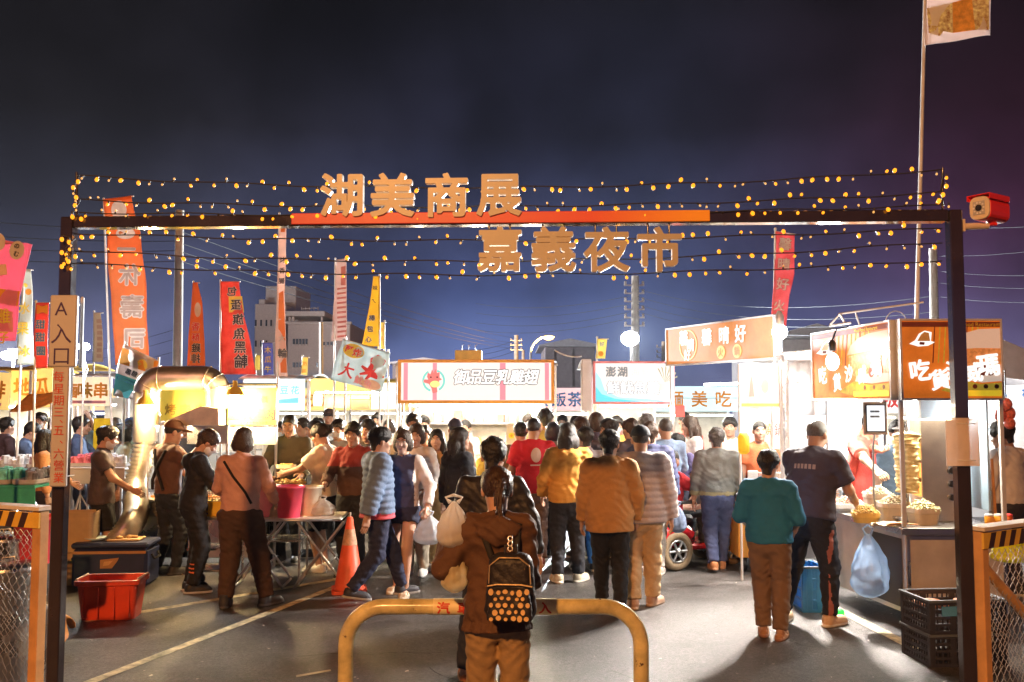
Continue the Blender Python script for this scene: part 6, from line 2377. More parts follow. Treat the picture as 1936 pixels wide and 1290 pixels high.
bw_ = thing('bowl', 'pale blue shallow bowl on the cooler lid', 'bowl', co.location + Vector((-.22, -.02, .466)))
MB().lathe([(.06, 0), (.13, .03), (.125, .032), (.055, .006)], 20, cap1=True).build('bowl', mat('bowl_blue', (.55, .68, .74), .3), bw_)
tr2 = thing('tray', 'flat tan tray of bread on the cooler lid', 'tray', co.location + Vector((.10, .0, .466)), R(5))
MB().box((0, 0, .012), (.34, .24, .024), .008).build('tray', mat('tray_tan', (.60, .40, .20), .6), tr2)
mb = MB()
for i in range(7):
    mb.ball((rnd.uniform(-.12, .12), rnd.uniform(-.08, .08), .035), .035, 8, (1.2, 1, .6))
tag(mb.build('bread', mat('bread', (.62, .40, .18), .7, var=.3), tr2), kind='stuff')
cb = thing('cardboard_box', 'open cardboard box stuffed with bags behind the cooler by the gate post', 'box', GX(148, 10.2), R(8))
mb = tub_mesh(.42, .32, .42, .0, .006, rim=.001)
mb.build('box', mat('cardboard', (.46, .30, .15), .8, var=.12), cb, (0, 0, .35))
mb = MB(); mb.box((0, 0, .17), (.40, .30, .34), .01); mb.build('lower_box', mat('cardboard', (.46, .30, .15)), cb)
def bag_mesh(h, w, dpt, seed, handles=True, fill=.6):
    """A thin plastic carrier bag hanging from its handles at z = 0."""
    r = random.Random(seed)
    ph = [r.uniform(0, 6) for _ in range(5)]
    mb = MB()
    n, k = 36, 26
    vs, fs = [], []
    for i in range(k + 1):
        t_ = i / k
        s_ = math.sin(min(1.0, t_ * 1.35 + .08) * math.pi / 2) ** 1.1 * (1 if t_ < .8 else math.cos((t_ - .8) / .2 * 1.45) ** .6)
        for j in range(n):
            a = 2 * math.pi * j / n
            wr_ = (1 - t_) * .30 + .05
            f = 1 + wr_ * (.5 * math.sin(5 * a + ph[0] + 2 * t_) + .35 * math.sin(11 * a + ph[1] - 3 * t_) + .2 * math.sin(17 * a + ph[2])) + .04 * math.sin(9 * t_ * 3 + 3 * a + ph[3])
            vs.append((w / 2 * s_ * f * math.cos(a), dpt / 2 * s_ * f * math.sin(a), -h * (.12 + .88 * t_)))
    fs = [(i * n + j, (i + 1) * n + j, (i + 1) * n + (j + 1) % n, i * n + (j + 1) % n) for i in range(k) for j in range(n)]
    fs.append(tuple(range(k * n, (k + 1) * n)))
    mb.raw(vs, fs, True)
    if handles:
        for s_ in (-1, 1):
            mb.tube([(s_ * .02, .0, -h * .14), (s_ * .045, .01, -h * .05), (0, 0, .0)], [.012, .007, .009], 6)
    return mb
def bag(label, loc, h, w, dpt, m_, seed, rz=0.0, inner=None, group=None):
    o = bag_mesh(h, w, dpt, seed).build('plastic_bag', m_, None, loc, rz)
    tag(o, label, 'plastic bag', group)
    if inner:
        mb = MB()
        r = random.Random(seed)
        for i in range(inner[1]):
            mb.ball((r.uniform(-w * .2, w * .2), r.uniform(-dpt * .15, dpt * .15), -h * r.uniform(.62, .86)), w * .2, 10, (1, .8, .8))
        tag(mb.build('contents', inner[0], o), kind='stuff')
    return o
m_bagw = mat('bag_white', (.80, .78, .74), .4, bump=.25, bscale=30, thin=.45, alpha=.93)
m_bagb = mat('bag_blue', (.42, .60, .84), .22, bump=.8, bscale=18, thin=.4, alpha=.55)
m_bagy = mat('bag_milky', (.78, .68, .44), .35, bump=.25, bscale=30, thin=.4, alpha=.85)
m_fry = mat('fried_food', (.62, .30, .06), .6, var=.5, vscale=30, col2=(.78, .46, .12))
bag('blue translucent plastic bag hanging on the corner of the steel counter', U(1641, 993, 8.18), .62, .32, .22, m_bagb, 3, inner=(mat('bag_litter', (.5, .55, .65), .7), 5))
# steel folding table and what is on it
dT = 9.75
zt_ = U(520, 980, dT).z
x0, x1 = U(445, 980, dT).x, U(641, 980, dT).x
tb = thing('folding_table', 'folding table with a pale top and crossed tube legs beside the traffic cone', 'table', ((x0 + x1) / 2, dT + .28, 0), R(3))
wT = x1 - x0
MB().box((0, 0, zt_ - .014), (wT, .6, .028), .008).build('tabletop', mat('table_pale', (.66, .60, .52), .4), tb)
MB().tube([(-wT / 2, -.30, zt_ - .02), (wT / 2, -.30, zt_ - .02), (wT / 2, .30, zt_ - .02), (-wT / 2, .30, zt_ - .02)], .013, 8, closed=True).build('edge_trim', m_galv, tb)
for s_ in (-1, 1):
    for q in (-1, 1):
        mb = MB()
        xx = s_ * wT * .30
        y0_ = q * .25
        P = [(xx - q * .24, -.25, zt_ - .04), (xx + q * .22, -.25, .10), (xx + q * .26, -.25, .03), (xx + q * .26, .25, .03), (xx + q * .22, .25, .10), (xx - q * .24, .25, zt_ - .04)]
        mb.tube(P, .0135, 8)
        mb.tube([(xx + q * .10, -.25, .27), (xx + q * .10, .25, .27)], .010, 6)
        mb.build('leg', m_galv, tb)
def bucket(label, px, py, d_, r, h, m_, group=None):
    p = U(px, py, d_)
    root = thing('bucket', label, 'bucket', p, group=group)
    MB().lathe([(r * .74, 0), (r * .95, h * .92), (r * 1.06, h * .93), (r * 1.06, h), (r * .93, h), (r * .70, .01)], 26, cap1=True).build('shell', m_, root)
    return root
bucket('deep pink plastic bucket on the folding table', 546, 978, 9.85, .155, .33, mat('bucket_pink', (.72, .07, .14), .35))
bucket('light pink plastic bucket left of the deep pink one', 503, 976, 9.95, .15, .33, mat('bucket_light', (.82, .30, .36), .35))
bucket('cream plastic tub right of the deep pink bucket', 585, 974, 10.05, .14, .31, mat('bucket_cream', (.82, .74, .60), .35))
b1 = bag('knotted milky plastic bag of yellow food on the front of the folding table', U(530, 927, 9.92), .33, .25, .2, m_bagy, 5, inner=(m_fry, 5))
b2 = bag('thin white plastic bag slumped on the right end of the folding table', U(610, 938, 10.0), .22, .26, .2, m_bagw, 6)
# display rack with the skewers behind the table
rk = thing('display_rack', 'low steel display rack behind the buckets', 'rack', GX(545, 10.45))
zr = U(0, 925, 10.45).z
mb = MB()
x0, x1 = U(485, 0, 10.45).x - rk.location.x, U(592, 0, 10.45).x - rk.location.x
for x in (x0 + .02, x1 - .02):
    for y in (-.2, .2):
        mb.tube([(x, y, 0), (x, y, zr)], .013, 6)
mb.box(((x0 + x1) / 2, 0, zr), (x1 - x0, .45, .02), .003)
mb.box(((x0 + x1) / 2, 0, zr * .45), (x1 - x0, .45, .02), .003)
mb.build('frame', m_steel, rk)
sk = thing('skewer_tray', 'tray heaped with dark glazed skewers on the display rack', 'tray', rk.location + Vector((x0 + .2, -.02, zr + .012)))
MB().box((0, 0, .012), (.34, .36, .024), .006).build('tray', m_steel, sk)
mb = MB()
for i in range(90):
    mb.ball((rnd.uniform(-.15, .15), rnd.uniform(-.15, .15), .04 + rnd.uniform(0, .07)), .022, 7, (1.2, 1, .8))
for i in range(24):
    x, y = rnd.uniform(-.14, .14), rnd.uniform(-.1, .1)
    mb.tube([(x, y, .06), (x + rnd.uniform(-.04, .04), y - .13, .11 + rnd.uniform(0, .03))], .0025, 4)
tag(mb.build('skewered_meat', mat('glazed_meat', (.16, .06, .02), .25, var=.5, vscale=30), sk), kind='stuff')
ff = thing('fried_tray', 'tray heaped with golden fried pieces beside the dark skewers', 'tray', rk.location + Vector((x1 - .19, -.02, zr + .012)))
MB().box((0, 0, .012), (.34, .36, .024), .006).build('tray', m_steel, ff)
mb = MB()
for i in range(80):
    mb.ball((rnd.uniform(-.15, .15), rnd.uniform(-.15, .15), .035 + rnd.uniform(0, .05)), .028, 7, (1.4, 1, .7))
tag(mb.build('fried_pieces', m_fry, ff), kind='stuff')
# trolley with the warning box
ty = thing('trolley', 'small steel trolley on black castors behind the boy in black', 'trolley', GX(400, 10.0))
zt2 = U(0, 975, 10.0).z
mb = MB()
for x in (-.16, .22):
    for y in (-.18, .18):
        mb.tube([(x, y, .12), (x, y, zt2)], .016, 8)
for z in (.20, .42, zt2 - .01):
    mb.box((.03, 0, z), (.42, .40, .022), .004)
mb.build('frame', m_steel, ty)
for x in (-.16, .22):
    for y in (-.18, .18):
        mb = MB(); mb.at((x, y, .06), 0).disc((0, 0), .06, -.018, .018, 16); mb.build('castor', m_blk, ty)
wb2 = thing('warning_box', 'yellow box with a black exclamation mark on the steel trolley', 'box', ty.location + Vector((.0, -.02, zt2 + .002)))
MB().box((0, 0, .08), (.30, .2, .16), .008).build('box', mat('box_warning', (.80, .52, .04), .5), wb2)
MB().text('!', (.0, .08), .11, -.102, .03).build('lettering', m_blk, wb2)
wbs = thing('wire_basket', 'small wire basket on top of the yellow warning box', 'basket', wb2.location + Vector((.02, 0, .162)))
mb = MB()
for z in (.0, .04, .08, .12):
    mb.tube([(-.12, -.09, z), (.12, -.09, z), (.12, .09, z), (-.12, .09, z)], .004, 5, closed=True)
for i in range(9):
    for y in (-.09, .09):
        mb.tube([(-.12 + i * .03, y, 0), (-.12 + i * .03, y, .12)], .003, 4)
mb.build('wires', m_steel, wbs)
# traffic cone
p = G(660, 1118)
cn = thing('traffic_cone', 'faded orange traffic cone at the end of the folding table', 'traffic cone', p, R(12))
m_cone = mat('cone_orange', (.78, .115, .045), .5, var=.15, vscale=6, bump=.05)
hC = .76
mb = MB(); mb.lathe([(.165, .03), (.150, .06), (.030, hC), (.018, hC + .005)], 28); mb.build('cone', m_cone, cn)
mb = tub_mesh(.36, .36, .035, .01, .012, rim=.0); mb.build('base', m_cone, cn)
mb = MB(); mb.lathe([(.078 + .0015, .48), (.050 + .0015, .64)], 28, cap0=False, cap1=False); mb.build('reflective_band', mat('band_worn', (.60, .34, .22), .4, var=.3, vscale=20), cn)
mb = MB(); mb.tube([(0, 0, hC), (0, 0, hC + .05)], .012, 8); mb.build('tip', mat('tip_grey', (.45, .40, .34), .6), cn)
# red mobility scooter
sc_ = thing('mobility_scooter', 'red four wheeled mobility scooter with a thick tan tyre', 'scooter', GX(1294, 11.35), R(-62))
m_scr = mat('scooter_red', (.62, .02, .03), .25, coat=.5, bump=0)
m_tyre = mat('tyre_dusty', (.20, .14, .08), .8, var=.2, bump=.3, bscale=60)
for x, y, r_ in ((-.27, -.36, .225), (.27, -.36, .225), (-.25, .50, .18), (.25, .50, .18)):
    w_ = MB().at((0, 0, 0), R(90))
    pr = [(.055, -.05), (.055, .05)]
    ring_ = []
    mb = MB()
    n_ = 26
    prof = [(r_ * .58, -.05), (r_ * .9, -.065), (r_ * 1.0, -.04), (r_ * 1.0, .04), (r_ * .9, .065), (r_ * .58, .05)]
    vs = [(z, q[0] * math.cos(2 * math.pi * j / n_), q[0] * math.sin(2 * math.pi * j / n_)) for q in prof for j in range(n_) for z in [q[1]]]
    mb.raw(vs, [(k * n_ + j, k * n_ + (j + 1) % n_, ((k + 1) % 6) * n_ + (j + 1) % n_, ((k + 1) % 6) * n_ + j) for k in range(6) for j in range(n_)], True)
    wo = mb.build('wheel', m_tyre, sc_, (x, y, r_))
    mb = MB()
    sg_ = -1 if x < 0 else 1
    for k in range(6):
        a = k * math.pi / 3
        mb.tube([(sg_ * .045, 0, 0), (sg_ * .05, r_ * .58 * math.cos(a), r_ * .58 * math.sin(a))], .016, 6)
    mb.ball((sg_ * .05, 0, 0), .045, 10)
    mb.tube([(sg_ * .045, r_ * .55 * math.cos(2 * math.pi * j / 20), r_ * .55 * math.sin(2 * math.pi * j / 20)) for j in range(20)], .014, 6, closed=True)
    mb.build('rim', m_galv, wo)
mb = MB()
mb.box((0, -.30, .40), (.46, .55, .18), .05); mb.box((0, .12, .24), (.44, .60, .07), .02); mb.box((0, .48, .42), (.40, .26, .22), .06)
for x in (-.27, .27):
    mb.tube([(x, -.60, .30), (x, -.50, .44), (x, -.30, .49), (x, -.12, .40)], .05, 8)
mb.build('body', m_scr, sc_)
mb = MB(); mb.box((0, -.25, .58), (.46, .44, .10), .04); mb.build('seat', m_blk, sc_)
mb = MB(); mb.box((0, -.48, .86), (.44, .09, .46), .04); mb.build('backrest', m_blk, sc_)
mb = MB(); mb.tube([(0, .52, .45), (0, .36, .98)], .03, 8); mb.tube([(-.26, .32, 1.0), (0, .36, .98), (.26, .32, 1.0)], .016, 8); mb.box((0, .36, 1.0), (.18, .10, .12), .03); mb.build('tiller', m_blk, sc_)
for x in (-.27, .27):
    MB().tube([(x, -.45, .60), (x, -.45, .78), (x, -.10, .78)], .022, 8).build('armrest', m_blk, sc_)
mb = MB(); mb.box((0, -.62, .50), (.30, .03, .08), .01); mb.build('tail_lamp', mat('lamp_amber', (.8, .25, .03), .3), sc_)
# black crates by the right post
m_crb = mat('crate_black', (.030, .030, .042), .5, var=.2)
def mesh_crate(label, x, y, z, w, dp, h, rz, m_=m_crb, inner=None, group=None):
    root = thing('crate', label, 'crate', (x, y, z), rz, group)
    mb = MB()
    rows = 4
    for i in range(rows + 1):
        zz = .012 + (h - .03) * i / rows
        hh_ = .03 if i in (0, rows) else .022
        for s_ in (-1, 1):
            mb.box((0, s_ * (dp / 2 - .008), zz), (w, .016, hh_), .003)
            mb.box((s_ * (w / 2 - .008), 0, zz), (.016, dp - .034, hh_), .003)
    for s_ in (-1, 1):
        k = 15
        for i in range(k):
            xx = -w / 2 + .02 + (w - .04) * i / (k - 1)
            mb.box((xx, s_ * (dp / 2 - .008), h / 2), (.010, .010, h - .04))
        k = 11
        for i in range(k):
            yy = -dp / 2 + .03 + (dp - .06) * i / (k - 1)
            mb.box((s_ * (w / 2 - .008), yy, h / 2), (.010, .010, h - .04))
        for t_ in (-1, 1):
            mb.box((s_ * (w / 2 - .02), t_ * (dp / 2 - .02), h / 2), (.045, .045, h), .004)
            mb.box((s_ * w * .2, t_ * (dp / 2 - .007), h / 2), (.05, .017, h - .05), .003)
    mb.box((0, 0, .012), (w - .05, dp - .05, .012))
    mb.build('shell', m_, root)
    mb = MB()
    for a_, b_, c_, d_ in ((-w / 2 - .012, w / 2 + .012, -dp / 2 - .012, -dp / 2 + .012), (-w / 2 - .012, w / 2 + .012, dp / 2 - .012, dp / 2 + .012), (-w / 2 - .012, -w / 2 + .012, -dp / 2 + .012, dp / 2 - .012), (w / 2 - .012, w / 2 + .012, -dp / 2 + .012, dp / 2 - .012)):
        mb.box(((a_ + b_) / 2, (c_ + d_) / 2, h - .005), (b_ - a_, d_ - c_, .02), .003)
    mb.build('rim', mat('crate_rim', (.10, .12, .15), .45), root)
    if inner:
        tag(inner.build('contents', mat('crate_goods', (.55, .20, .08), .6, var=.4), root), kind='stuff')
    return root
pc = G(1830, 1262)
mesh_crate('lower dark plastic mesh crate of the stack behind the right gate post', pc.x, pc.y + .22, 0, .60, .42, .235, R(5))
inn = MB()
for i in range(14):
    inn.ball((rnd.uniform(-.2, .2), rnd.uniform(-.12, .12), .16), .07, 8, (1.2, 1, .6))
mesh_crate('upper dark plastic mesh crate holding red goods behind the right gate post', pc.x, pc.y + .22, .240, .60, .42, .245, R(6), inner=inn)
mb = MB(); mb.box((0, 0, 0), (.13, .006, .07)); o = mb.build('crate_label', mat('label_blue', (.08, .28, .55), .5), None)
o.parent = [c for c in COL.objects if c.name.startswith('crate') and c.type == 'EMPTY'][-1]; o.location = (-.15, -.222, .17)
# ---------------------------------------------------------------- fences beside the gate
m_haz_y = mat('hazard_yellow', (.80, .50, .06), .5)
m_haz_k = mat('hazard_black', (.05, .025, .02), .5)
m_fpost = mat('fence_post_paint', (.62, .33, .12), .55, var=.25, vscale=5, bump=.08)
m_linkw = mat('chain_link', (.52, .47, .42), .4, .8, bump=0)
def fence(label, a, b_, ztop, brace, nw):
    a, b_ = Vector(a), Vector(b_)
    L_ = (b_ - a).length
    root = thing('chain_link_fence', label, 'fence', a, math.atan2(b_.y - a.y, b_.x - a.x))
    for x in (0, L_):
        MB().box((x, 0, ztop / 2), (.065, .065, ztop), .006).build('post', m_fpost, root)
    MB().box((L_ / 2, .0, ztop + .012), (L_ + .09, .11, .024), .004).build('top_rail', mat('rail_pale', (.70, .62, .52), .5), root)
    mb = MB()
    mb.box((L_ / 2, -.035, ztop - .055), (L_ + .065, .014, .09), .002)
    n_ = int(L_ / .105)
    mb.m(1)
    for i in range(n_):
        x = i * .105 + .01
        mb.prism([(x, ztop - .099), (x + .05, ztop - .099), (x + .085, ztop - .011), (x + .035, ztop - .011)], -.0445, -.0425)
    mb.build('hazard_board', [m_haz_y, m_haz_k], root)
    MB().box((L_ / 2, 0, .05), (L_ - .066, .05, .05), .004).build('bottom_rail', m_fpost, root)
    if brace:
        mb = MB()
        mb.tube([(.04, .02, ztop - .2), (L_ - .04, .02, .25)], .03, 8)
        mb.build('brace', m_fpost, root)
    mb = MB()
    p_ = .058
    k = int(L_ / p_)
    rows = int((ztop - .18) / p_)
    for i in range(k + 1):
        for s_ in (0, 1):
            pts = []
            for j in range(rows + 1):
                x = .035 + (L_ - .07) * i / k + (p_ / 2 if (j + s_) % 2 else -p_ / 2)
                x = min(max(x + .006 * math.sin(j * 2.1 + i), .03), L_ - .03)
                pts.append((x, -.004 + .006 * (1 if s_ else -1) + .012 * math.sin(i * .6 + j * .5), .08 + (ztop - .2) * j / rows))
            if s_ == 0 or True:
                mb.tube(pts, .0024, 4, caps=False)
    o = mb.build('wire_mesh', m_linkw, root)
    return root
zf = U(78, 965, 5.45).z
fence('chain link fence with a striped hazard board left of the entrance sign post', (U(-70, 960, 5.72).x, 5.72, 0), (U(78, 960, 5.45).x, 5.45, 0), zf, False, 14)
zf2 = U(1852, 1003, 5.35).z
fence('chain link fence with a striped hazard board and diagonal brace right of the gate', (U(1852, 1000, 5.35).x, 5.35, 0), (U(2040, 980, 5.95).x, 5.95, 0), zf2, True, 14)
# pots and barrels behind the left fence
def pot(label, px, d_, r, h, z=0.0, lid=True, m_=None):
    p = GX(px, d_)
    root = thing('stock_pot', label, 'pot', (p.x, p.y, z), group=None)
    MB().lathe([(r * .97, 0), (r, .02), (r, h - .02), (r * 1.04, h - .01), (r * 1.04, h), (r * .97, h)], 30).build('body', m_ or m_steel, root)
    if lid:
        MB().lathe([(r * 1.05, 0), (r * 1.05, .015), (r * .6, .035), (.02, .04)], 30, (0, 0, h)).build('lid', m_steel, root)
        MB().tube([(-.05, 0, h + .04), (-.04, 0, h + .07), (.04, 0, h + .07), (.05, 0, h + .04)], .008, 6).build('handle', m_steel, root)
    for s_ in (-1, 1):
        MB().tube([(s_ * r, -.05, h * .75), (s_ * (r + .04), -.04, h * .75), (s_ * (r + .04), .04, h * .75), (s_ * r, .05, h * .75)], .008, 6).build('handle', m_steel, root)
pot('wide steel pot with a flat lid standing behind the left fence', 22, 6.6, .21, .80)
pot('taller steel pot half hidden behind the wide one', 14, 7.3, .22, .90)
pot('small steel pot low behind the left fence', 60, 6.9, .14, .45)
bucket('red plastic bucket hanging over by the left fence', 66, 1064, 7.3, .17, .36, mat('bucket_red', (.70, .06, .08), .4))
ot = thing('plastic_sheet', 'crumpled orange plastic sheet heaped low behind the left fence', 'sheet', G(8, 1262) + Vector((-.08, .35, 0)))
mb = MB()
vs = []
for j in range(13):
    for i in range(17):
        u, v = i / 16, j / 12
        vs.append(((u - .5) * .62 + .03 * math.sin(9 * v), .25 * v + .05 * math.sin(7 * u + 3 * v), .40 * math.sin(math.pi * min(1, v * .75 + .02)) * (1 - .5 * u) + .04 * abs(math.sin(8 * u + 5 * v))))
mb.raw(vs, [(j * 17 + i, j * 17 + i + 1, (j + 1) * 17 + i + 1, (j + 1) * 17 + i) for j in range(12) for i in range(16)], True)
o = mb.build('sheet', mat('sheet_orange', (.70, .26, .05), .45, bump=.3, bscale=20), ot); s_ = o.modifiers.new('thick', 'SOLIDIFY'); s_.thickness = .004
# left market tables with goods
def goods_table(label, px0, px1, py, d_, m_top, items, seed):
    z = U(0, py, d_).z
    x0, x1 = U(px0, py, d_).x, U(px1, py, d_).x
    root = thing('market_table', label, 'table', ((x0 + x1) / 2, d_, 0))
    w_ = x1 - x0
    mb = MB(); mb.box((0, .3, z - .015), (w_, .6, .03), .006); mb.build('tabletop', m_top, root)
    for x in (-w_ / 2 + .06, w_ / 2 - .06):
        for y in (.05, .55):
            MB().tube([(x, y, 0), (x, y, z - .03)], .016, 6).build('leg', m_galv, root)
    MB().box((0, .01, z - .12), (w_, .008, .18)).build('cloth_front', m_top, root)
    r = random.Random(seed)
    for k, (nm, lab, col, n_, sh) in enumerate(items):
        xx = (k + .5 - len(items) / 2) * w_ / len(items)
        t2 = thing('goods_tray', lab, 'tray', root.location + Vector((xx, .28, z + .002)))
        wt_ = w_ / len(items) * .88
        mb = tub_mesh(wt_, .46, .05, .02, .006, rim=.008); mb.build('tray', m_white, t2)
        mb = MB()
        for i in range(n_):
            c = (r.uniform(-wt_ * .4, wt_ * .4), r.uniform(-.18, .18), .05 + r.uniform(0, .06))
            if sh == 'ball':
                mb.ball(c, .035, 7, (1.2, 1, .9))
            else:
                mb.at(c, r.uniform(0, 3), r.uniform(-.3, .3)).box((0, 0, 0), (.05, .08, .11), .006); mb.at()
        tag(mb.build('goods', mat('goods_' + nm, col, .45, var=.45, vscale=14, col2=tuple(min(.85, c_ * 1.5 + .1) for c_ in col)), t2), kind='stuff')
    return root
goods_table('white clothed table of sweets left of the entrance sign', -60, 92, 886, 12.2, m_white, [('pink', 'tray of pale pink sweets on the white clothed table', (.70, .25, .30), 40, 'ball'), ('white', 'tray of white packets on the white clothed table', (.70, .66, .64), 34, 'box'), ('rose', 'tray of rose packets by the entrance sign', (.72, .30, .34), 34, 'box')], 1)
goods_table('table of red packed fruit just right of the entrance sign', 122, 236, 884, 12.0, m_white, [('red', 'tray of upright red packets right of the entrance sign', (.72, .08, .12), 46, 'box'), ('lilac', 'tray of white and lilac packets beside the red ones', (.62, .55, .66), 40, 'box')], 2)
goods_table('low table with a green cloth by the left fence', -40, 66, 918, 9.6, mat('cloth_green', (.05, .42, .30), .8), [('teal', 'tray of green lidded boxes on the green cloth', (.05, .45, .35), 24, 'box'), ('dark', 'tray of dark wares on the green cloth', (.10, .10, .12), 24, 'box')], 3)
for i, (px, col, lab) in enumerate(((34, (.80, .62, .04), 'yellow canister under the table edge by the left fence'), (50, (.10, .30, .20), 'green canister beside the yellow one by the left fence'))):
    q = thing('canister', lab, 'canister', GX(px, 9.2) + Vector((0, 0, .0)))
    MB().lathe([(.07, 0), (.075, .02), (.075, .68), (.05, .74), (.03, .78)], 16).build('body', mat('canister_%d' % i, col, .4), q)
    MB().lathe([(.032, .78), (.032, .82)], 12).build('cap', m_white, q)
dk = mesh_crate('dark crate on the low table behind the left fence', U(12, 950, 8.6).x, 8.6, .55, .62, .4, .24, 0)
sb = thing('side_table', 'steel side table under the dark crate behind the left fence', 'table', (U(12, 950, 8.6).x, 8.6, 0))
mb = MB(); mb.box((0, 0, .53), (.8, .5, .03), .005); mb.build('tabletop', m_steel, sb)
for x in (-.36, .36):
    for y in (-.2, .2):
        MB().tube([(x, y, 0), (x, y, .52)], .015, 6).build('leg', m_galv, sb)
# ---------------------------------------------------------------- on the wrap stall counter
def on_ws(px, py, d_): return U(px, py, d_)
HC = .886
sp = thing('meat_spit', 'tall stack of pale sliced meat on a vertical spit', 'meat spit', (U(1716, 900, 8.45).x, 8.45, HC))
z0, z1 = U(0, 932, 8.45).z - HC, U(0, 818, 8.45).z - HC
mb = MB()
n_, k = 30, 44
vs, fs = [], []
for i in range(k + 1):
    t_ = i / k
    rr_ = .098 + .018 * t_ - (.05 if i in (0, k) else 0)
    ph = math.floor(t_ * 15)
    lay = abs(math.sin(t_ * 15 * math.pi))
    for j in range(n_):
        a = 2 * math.pi * j / n_
        r2 = rr_ * (.84 + .20 * lay ** .6) * (1 + .06 * math.sin(3 * a + ph * 2.1) + .04 * math.sin(7 * a + ph))
        vs.append((r2 * math.cos(a), r2 * math.sin(a), z0 + (z1 - z0) * t_ + .010 * math.sin(2 * a + ph * 1.7)))
fs = [(i * n_ + j, i * n_ + (j + 1) % n_, (i + 1) * n_ + (j + 1) % n_, (i + 1) * n_ + j) for i in range(k) for j in range(n_)] + [tuple(range(n_))[::-1], tuple(range(k * n_, (k + 1) * n_))]
mb.raw(vs, fs, True)
mb.build('meat', mat('meat_pale', (.72, .58, .20), .45, var=.3, vscale=16, bump=.3, bscale=40, col2=(.80, .70, .40)), sp)
mb = MB(); mb.tube([(0, 0, 0), (0, 0, z1 + .12)], .010, 8); mb.lathe([(.15, .01), (.17, .03), (.17, .05), (.04, .05)], 24); mb.build('rod', m_steel, sp)
ht = thing('grill_heater', 'upright steel spit heater with three knobs behind the gate post', 'heater', (U(1790, 900, 8.35).x, 8.38, HC))
zt3 = U(0, 792, 8.38).z - HC
mb = MB(); mb.box((0, .1, zt3 / 2), (.44, .22, zt3), .01); mb.build('housing', mat('heater_steel', (.62, .52, .42), .32, .8, var=.1), ht)
for i, z in enumerate((.22, .34, .46)):
    mb = MB(); mb.at((.045, -.012, z), 0).disc((0, 0), .028, -.03, -.0, 18); mb.m(1).disc((0, 0), .036, -.004, .0, 18); mb.build('knob', [m_blk, m_steel], ht)
mb = MB()
for i in range(4):
    mb.box((-.225, .06, .12 + i * .17), (.012, .14, .13), .003)
mb.build('burner', mat('burner_glow', (.5, .2, .08), .6, emit=(1, .35, .08), es=1.5), ht)
tb2 = thing('tablet', 'white framed tablet screen on an arm above the wrap stall counter', 'tablet', U(1655, 791, 8.25))
s_ = 8.25 / F
MB().box((0, 0, 0), (46 * s_, .014, 62 * s_), .006).build('frame', m_white, tb2)
MB().box((0, -.008, 0), (37 * s_, .004, 52 * s_), .001).build('bezel', m_blk, tb2)
MB().box((0, -.0105, 0), (33 * s_, .003, 48 * s_)).build('screen', glow('screen_pale', (.86, .90, .96), .9), tb2)
mb = MB()
for i in range(4):
    mb.box(((-.5 + (i % 2) * .7) * .06, -.0125, .06 - (i // 2) * .045), (.04, .002, .018))
mb.build('text_lines', mat('ink_slate', (.25, .32, .38)), tb2)
MB().tube([(0, .02, -.12), (.02, .12, -.25), (.02, .14, HC - tb2.location.z)], .010, 8).build('arm', m_galv, tb2)
def food_box(label, px, py, d_, w_, dp, h, col, heap=None, hl='food'):
    p = U(px, py, d_)
    root = thing('food_box', label, 'box', (p.x, d_, HC), rnd.uniform(-.15, .15))
    tub_mesh(w_, dp, h, .015, .005, rim=.004).build('box', mat('fb_' + label[:14].replace(' ', '_'), col, .5), root)
    if heap:
        mb = MB()
        for i in range(240):
            u, v = rnd.uniform(-1, 1), rnd.uniform(-1, 1)
            c = (w_ * .44 * u, dp * .44 * v, h - .01 + .075 * (1 - u * u) * (1 - v * v) * rnd.uniform(.6, 1.05))
            a, l_, b_ = rnd.uniform(0, 6.28), rnd.uniform(.015, .035), rnd.uniform(-.5, .5)
            e_ = Vector((math.cos(a), math.sin(a), b_)) * l_
            mb.tube([Vector(c) - e_, Vector(c) + Vector((0, 0, .006)), Vector(c) + e_], rnd.uniform(.003, .006), 4)
        tag(mb.build('food', heap, root), kind='stuff')
    return root
m_salad = mat('salad', (.62, .60, .22), .6, var=.4, vscale=30, col2=(.78, .74, .5))
m_cab = mat('shredded_cabbage', (.72, .70, .50), .6, var=.25, vscale=40)
food_box('shallow yellow tray at the corner of the wrap counter', 1637, 990, 8.35, .22, .16, .09, (.74, .50, .12), m_fry)
food_box('steel bin heaped with pale shredded salad beside the spit', 1690, 960, 8.5, .26, .2, .16, (.66, .62, .56), m_cab)
food_box('taller bin of white sauce soaked slices left of the salad', 1660, 950, 8.75, .24, .2, .22, (.70, .62, .54), m_cab)
food_box('tray of raw pink meat at the far end of the wrap counter', 1600, 960, 9.2, .34, .26, .08, (.66, .60, .56), mat('raw_meat', (.70, .40, .30), .4, var=.3, vscale=18))
food_box('bin of chopped yellow pepper right of the spit', 1745, 965, 8.25, .24, .2, .14, (.70, .64, .52), m_salad)
for i, (px, col) in enumerate(((1862, (.78, .34, .03)), (1880, (.80, .42, .05)), (1897, (.72, .14, .02)))):
    q = thing('sauce_jar', ('jar of orange sauce nearest the right gate post', 'middle jar of yellow orange sauce on the wrap counter', 'jar of red chilli sauce on the right end of the wrap counter')[i], 'jar', (U(px, 990, 8.2).x, 8.12, HC), group='sauce jars')
    MB().lathe([(.036, 0), (.04, .01), (.04, .075), (.034, .085)], 16).build('jar', mat('sauce_%d' % i, col, .25), q)
    MB().lathe([(.037, .086), (.037, .1), (.02, .104)], 14).build('lid', m_white if i < 2 else mat('ink_crimson', (.7, .05, .05)), q)
tg = thing('tongs', 'wooden handled tongs lying across the corner of the wrap counter', 'tongs', (U(1700, 985, 8.08).x, 8.08, HC + .012))
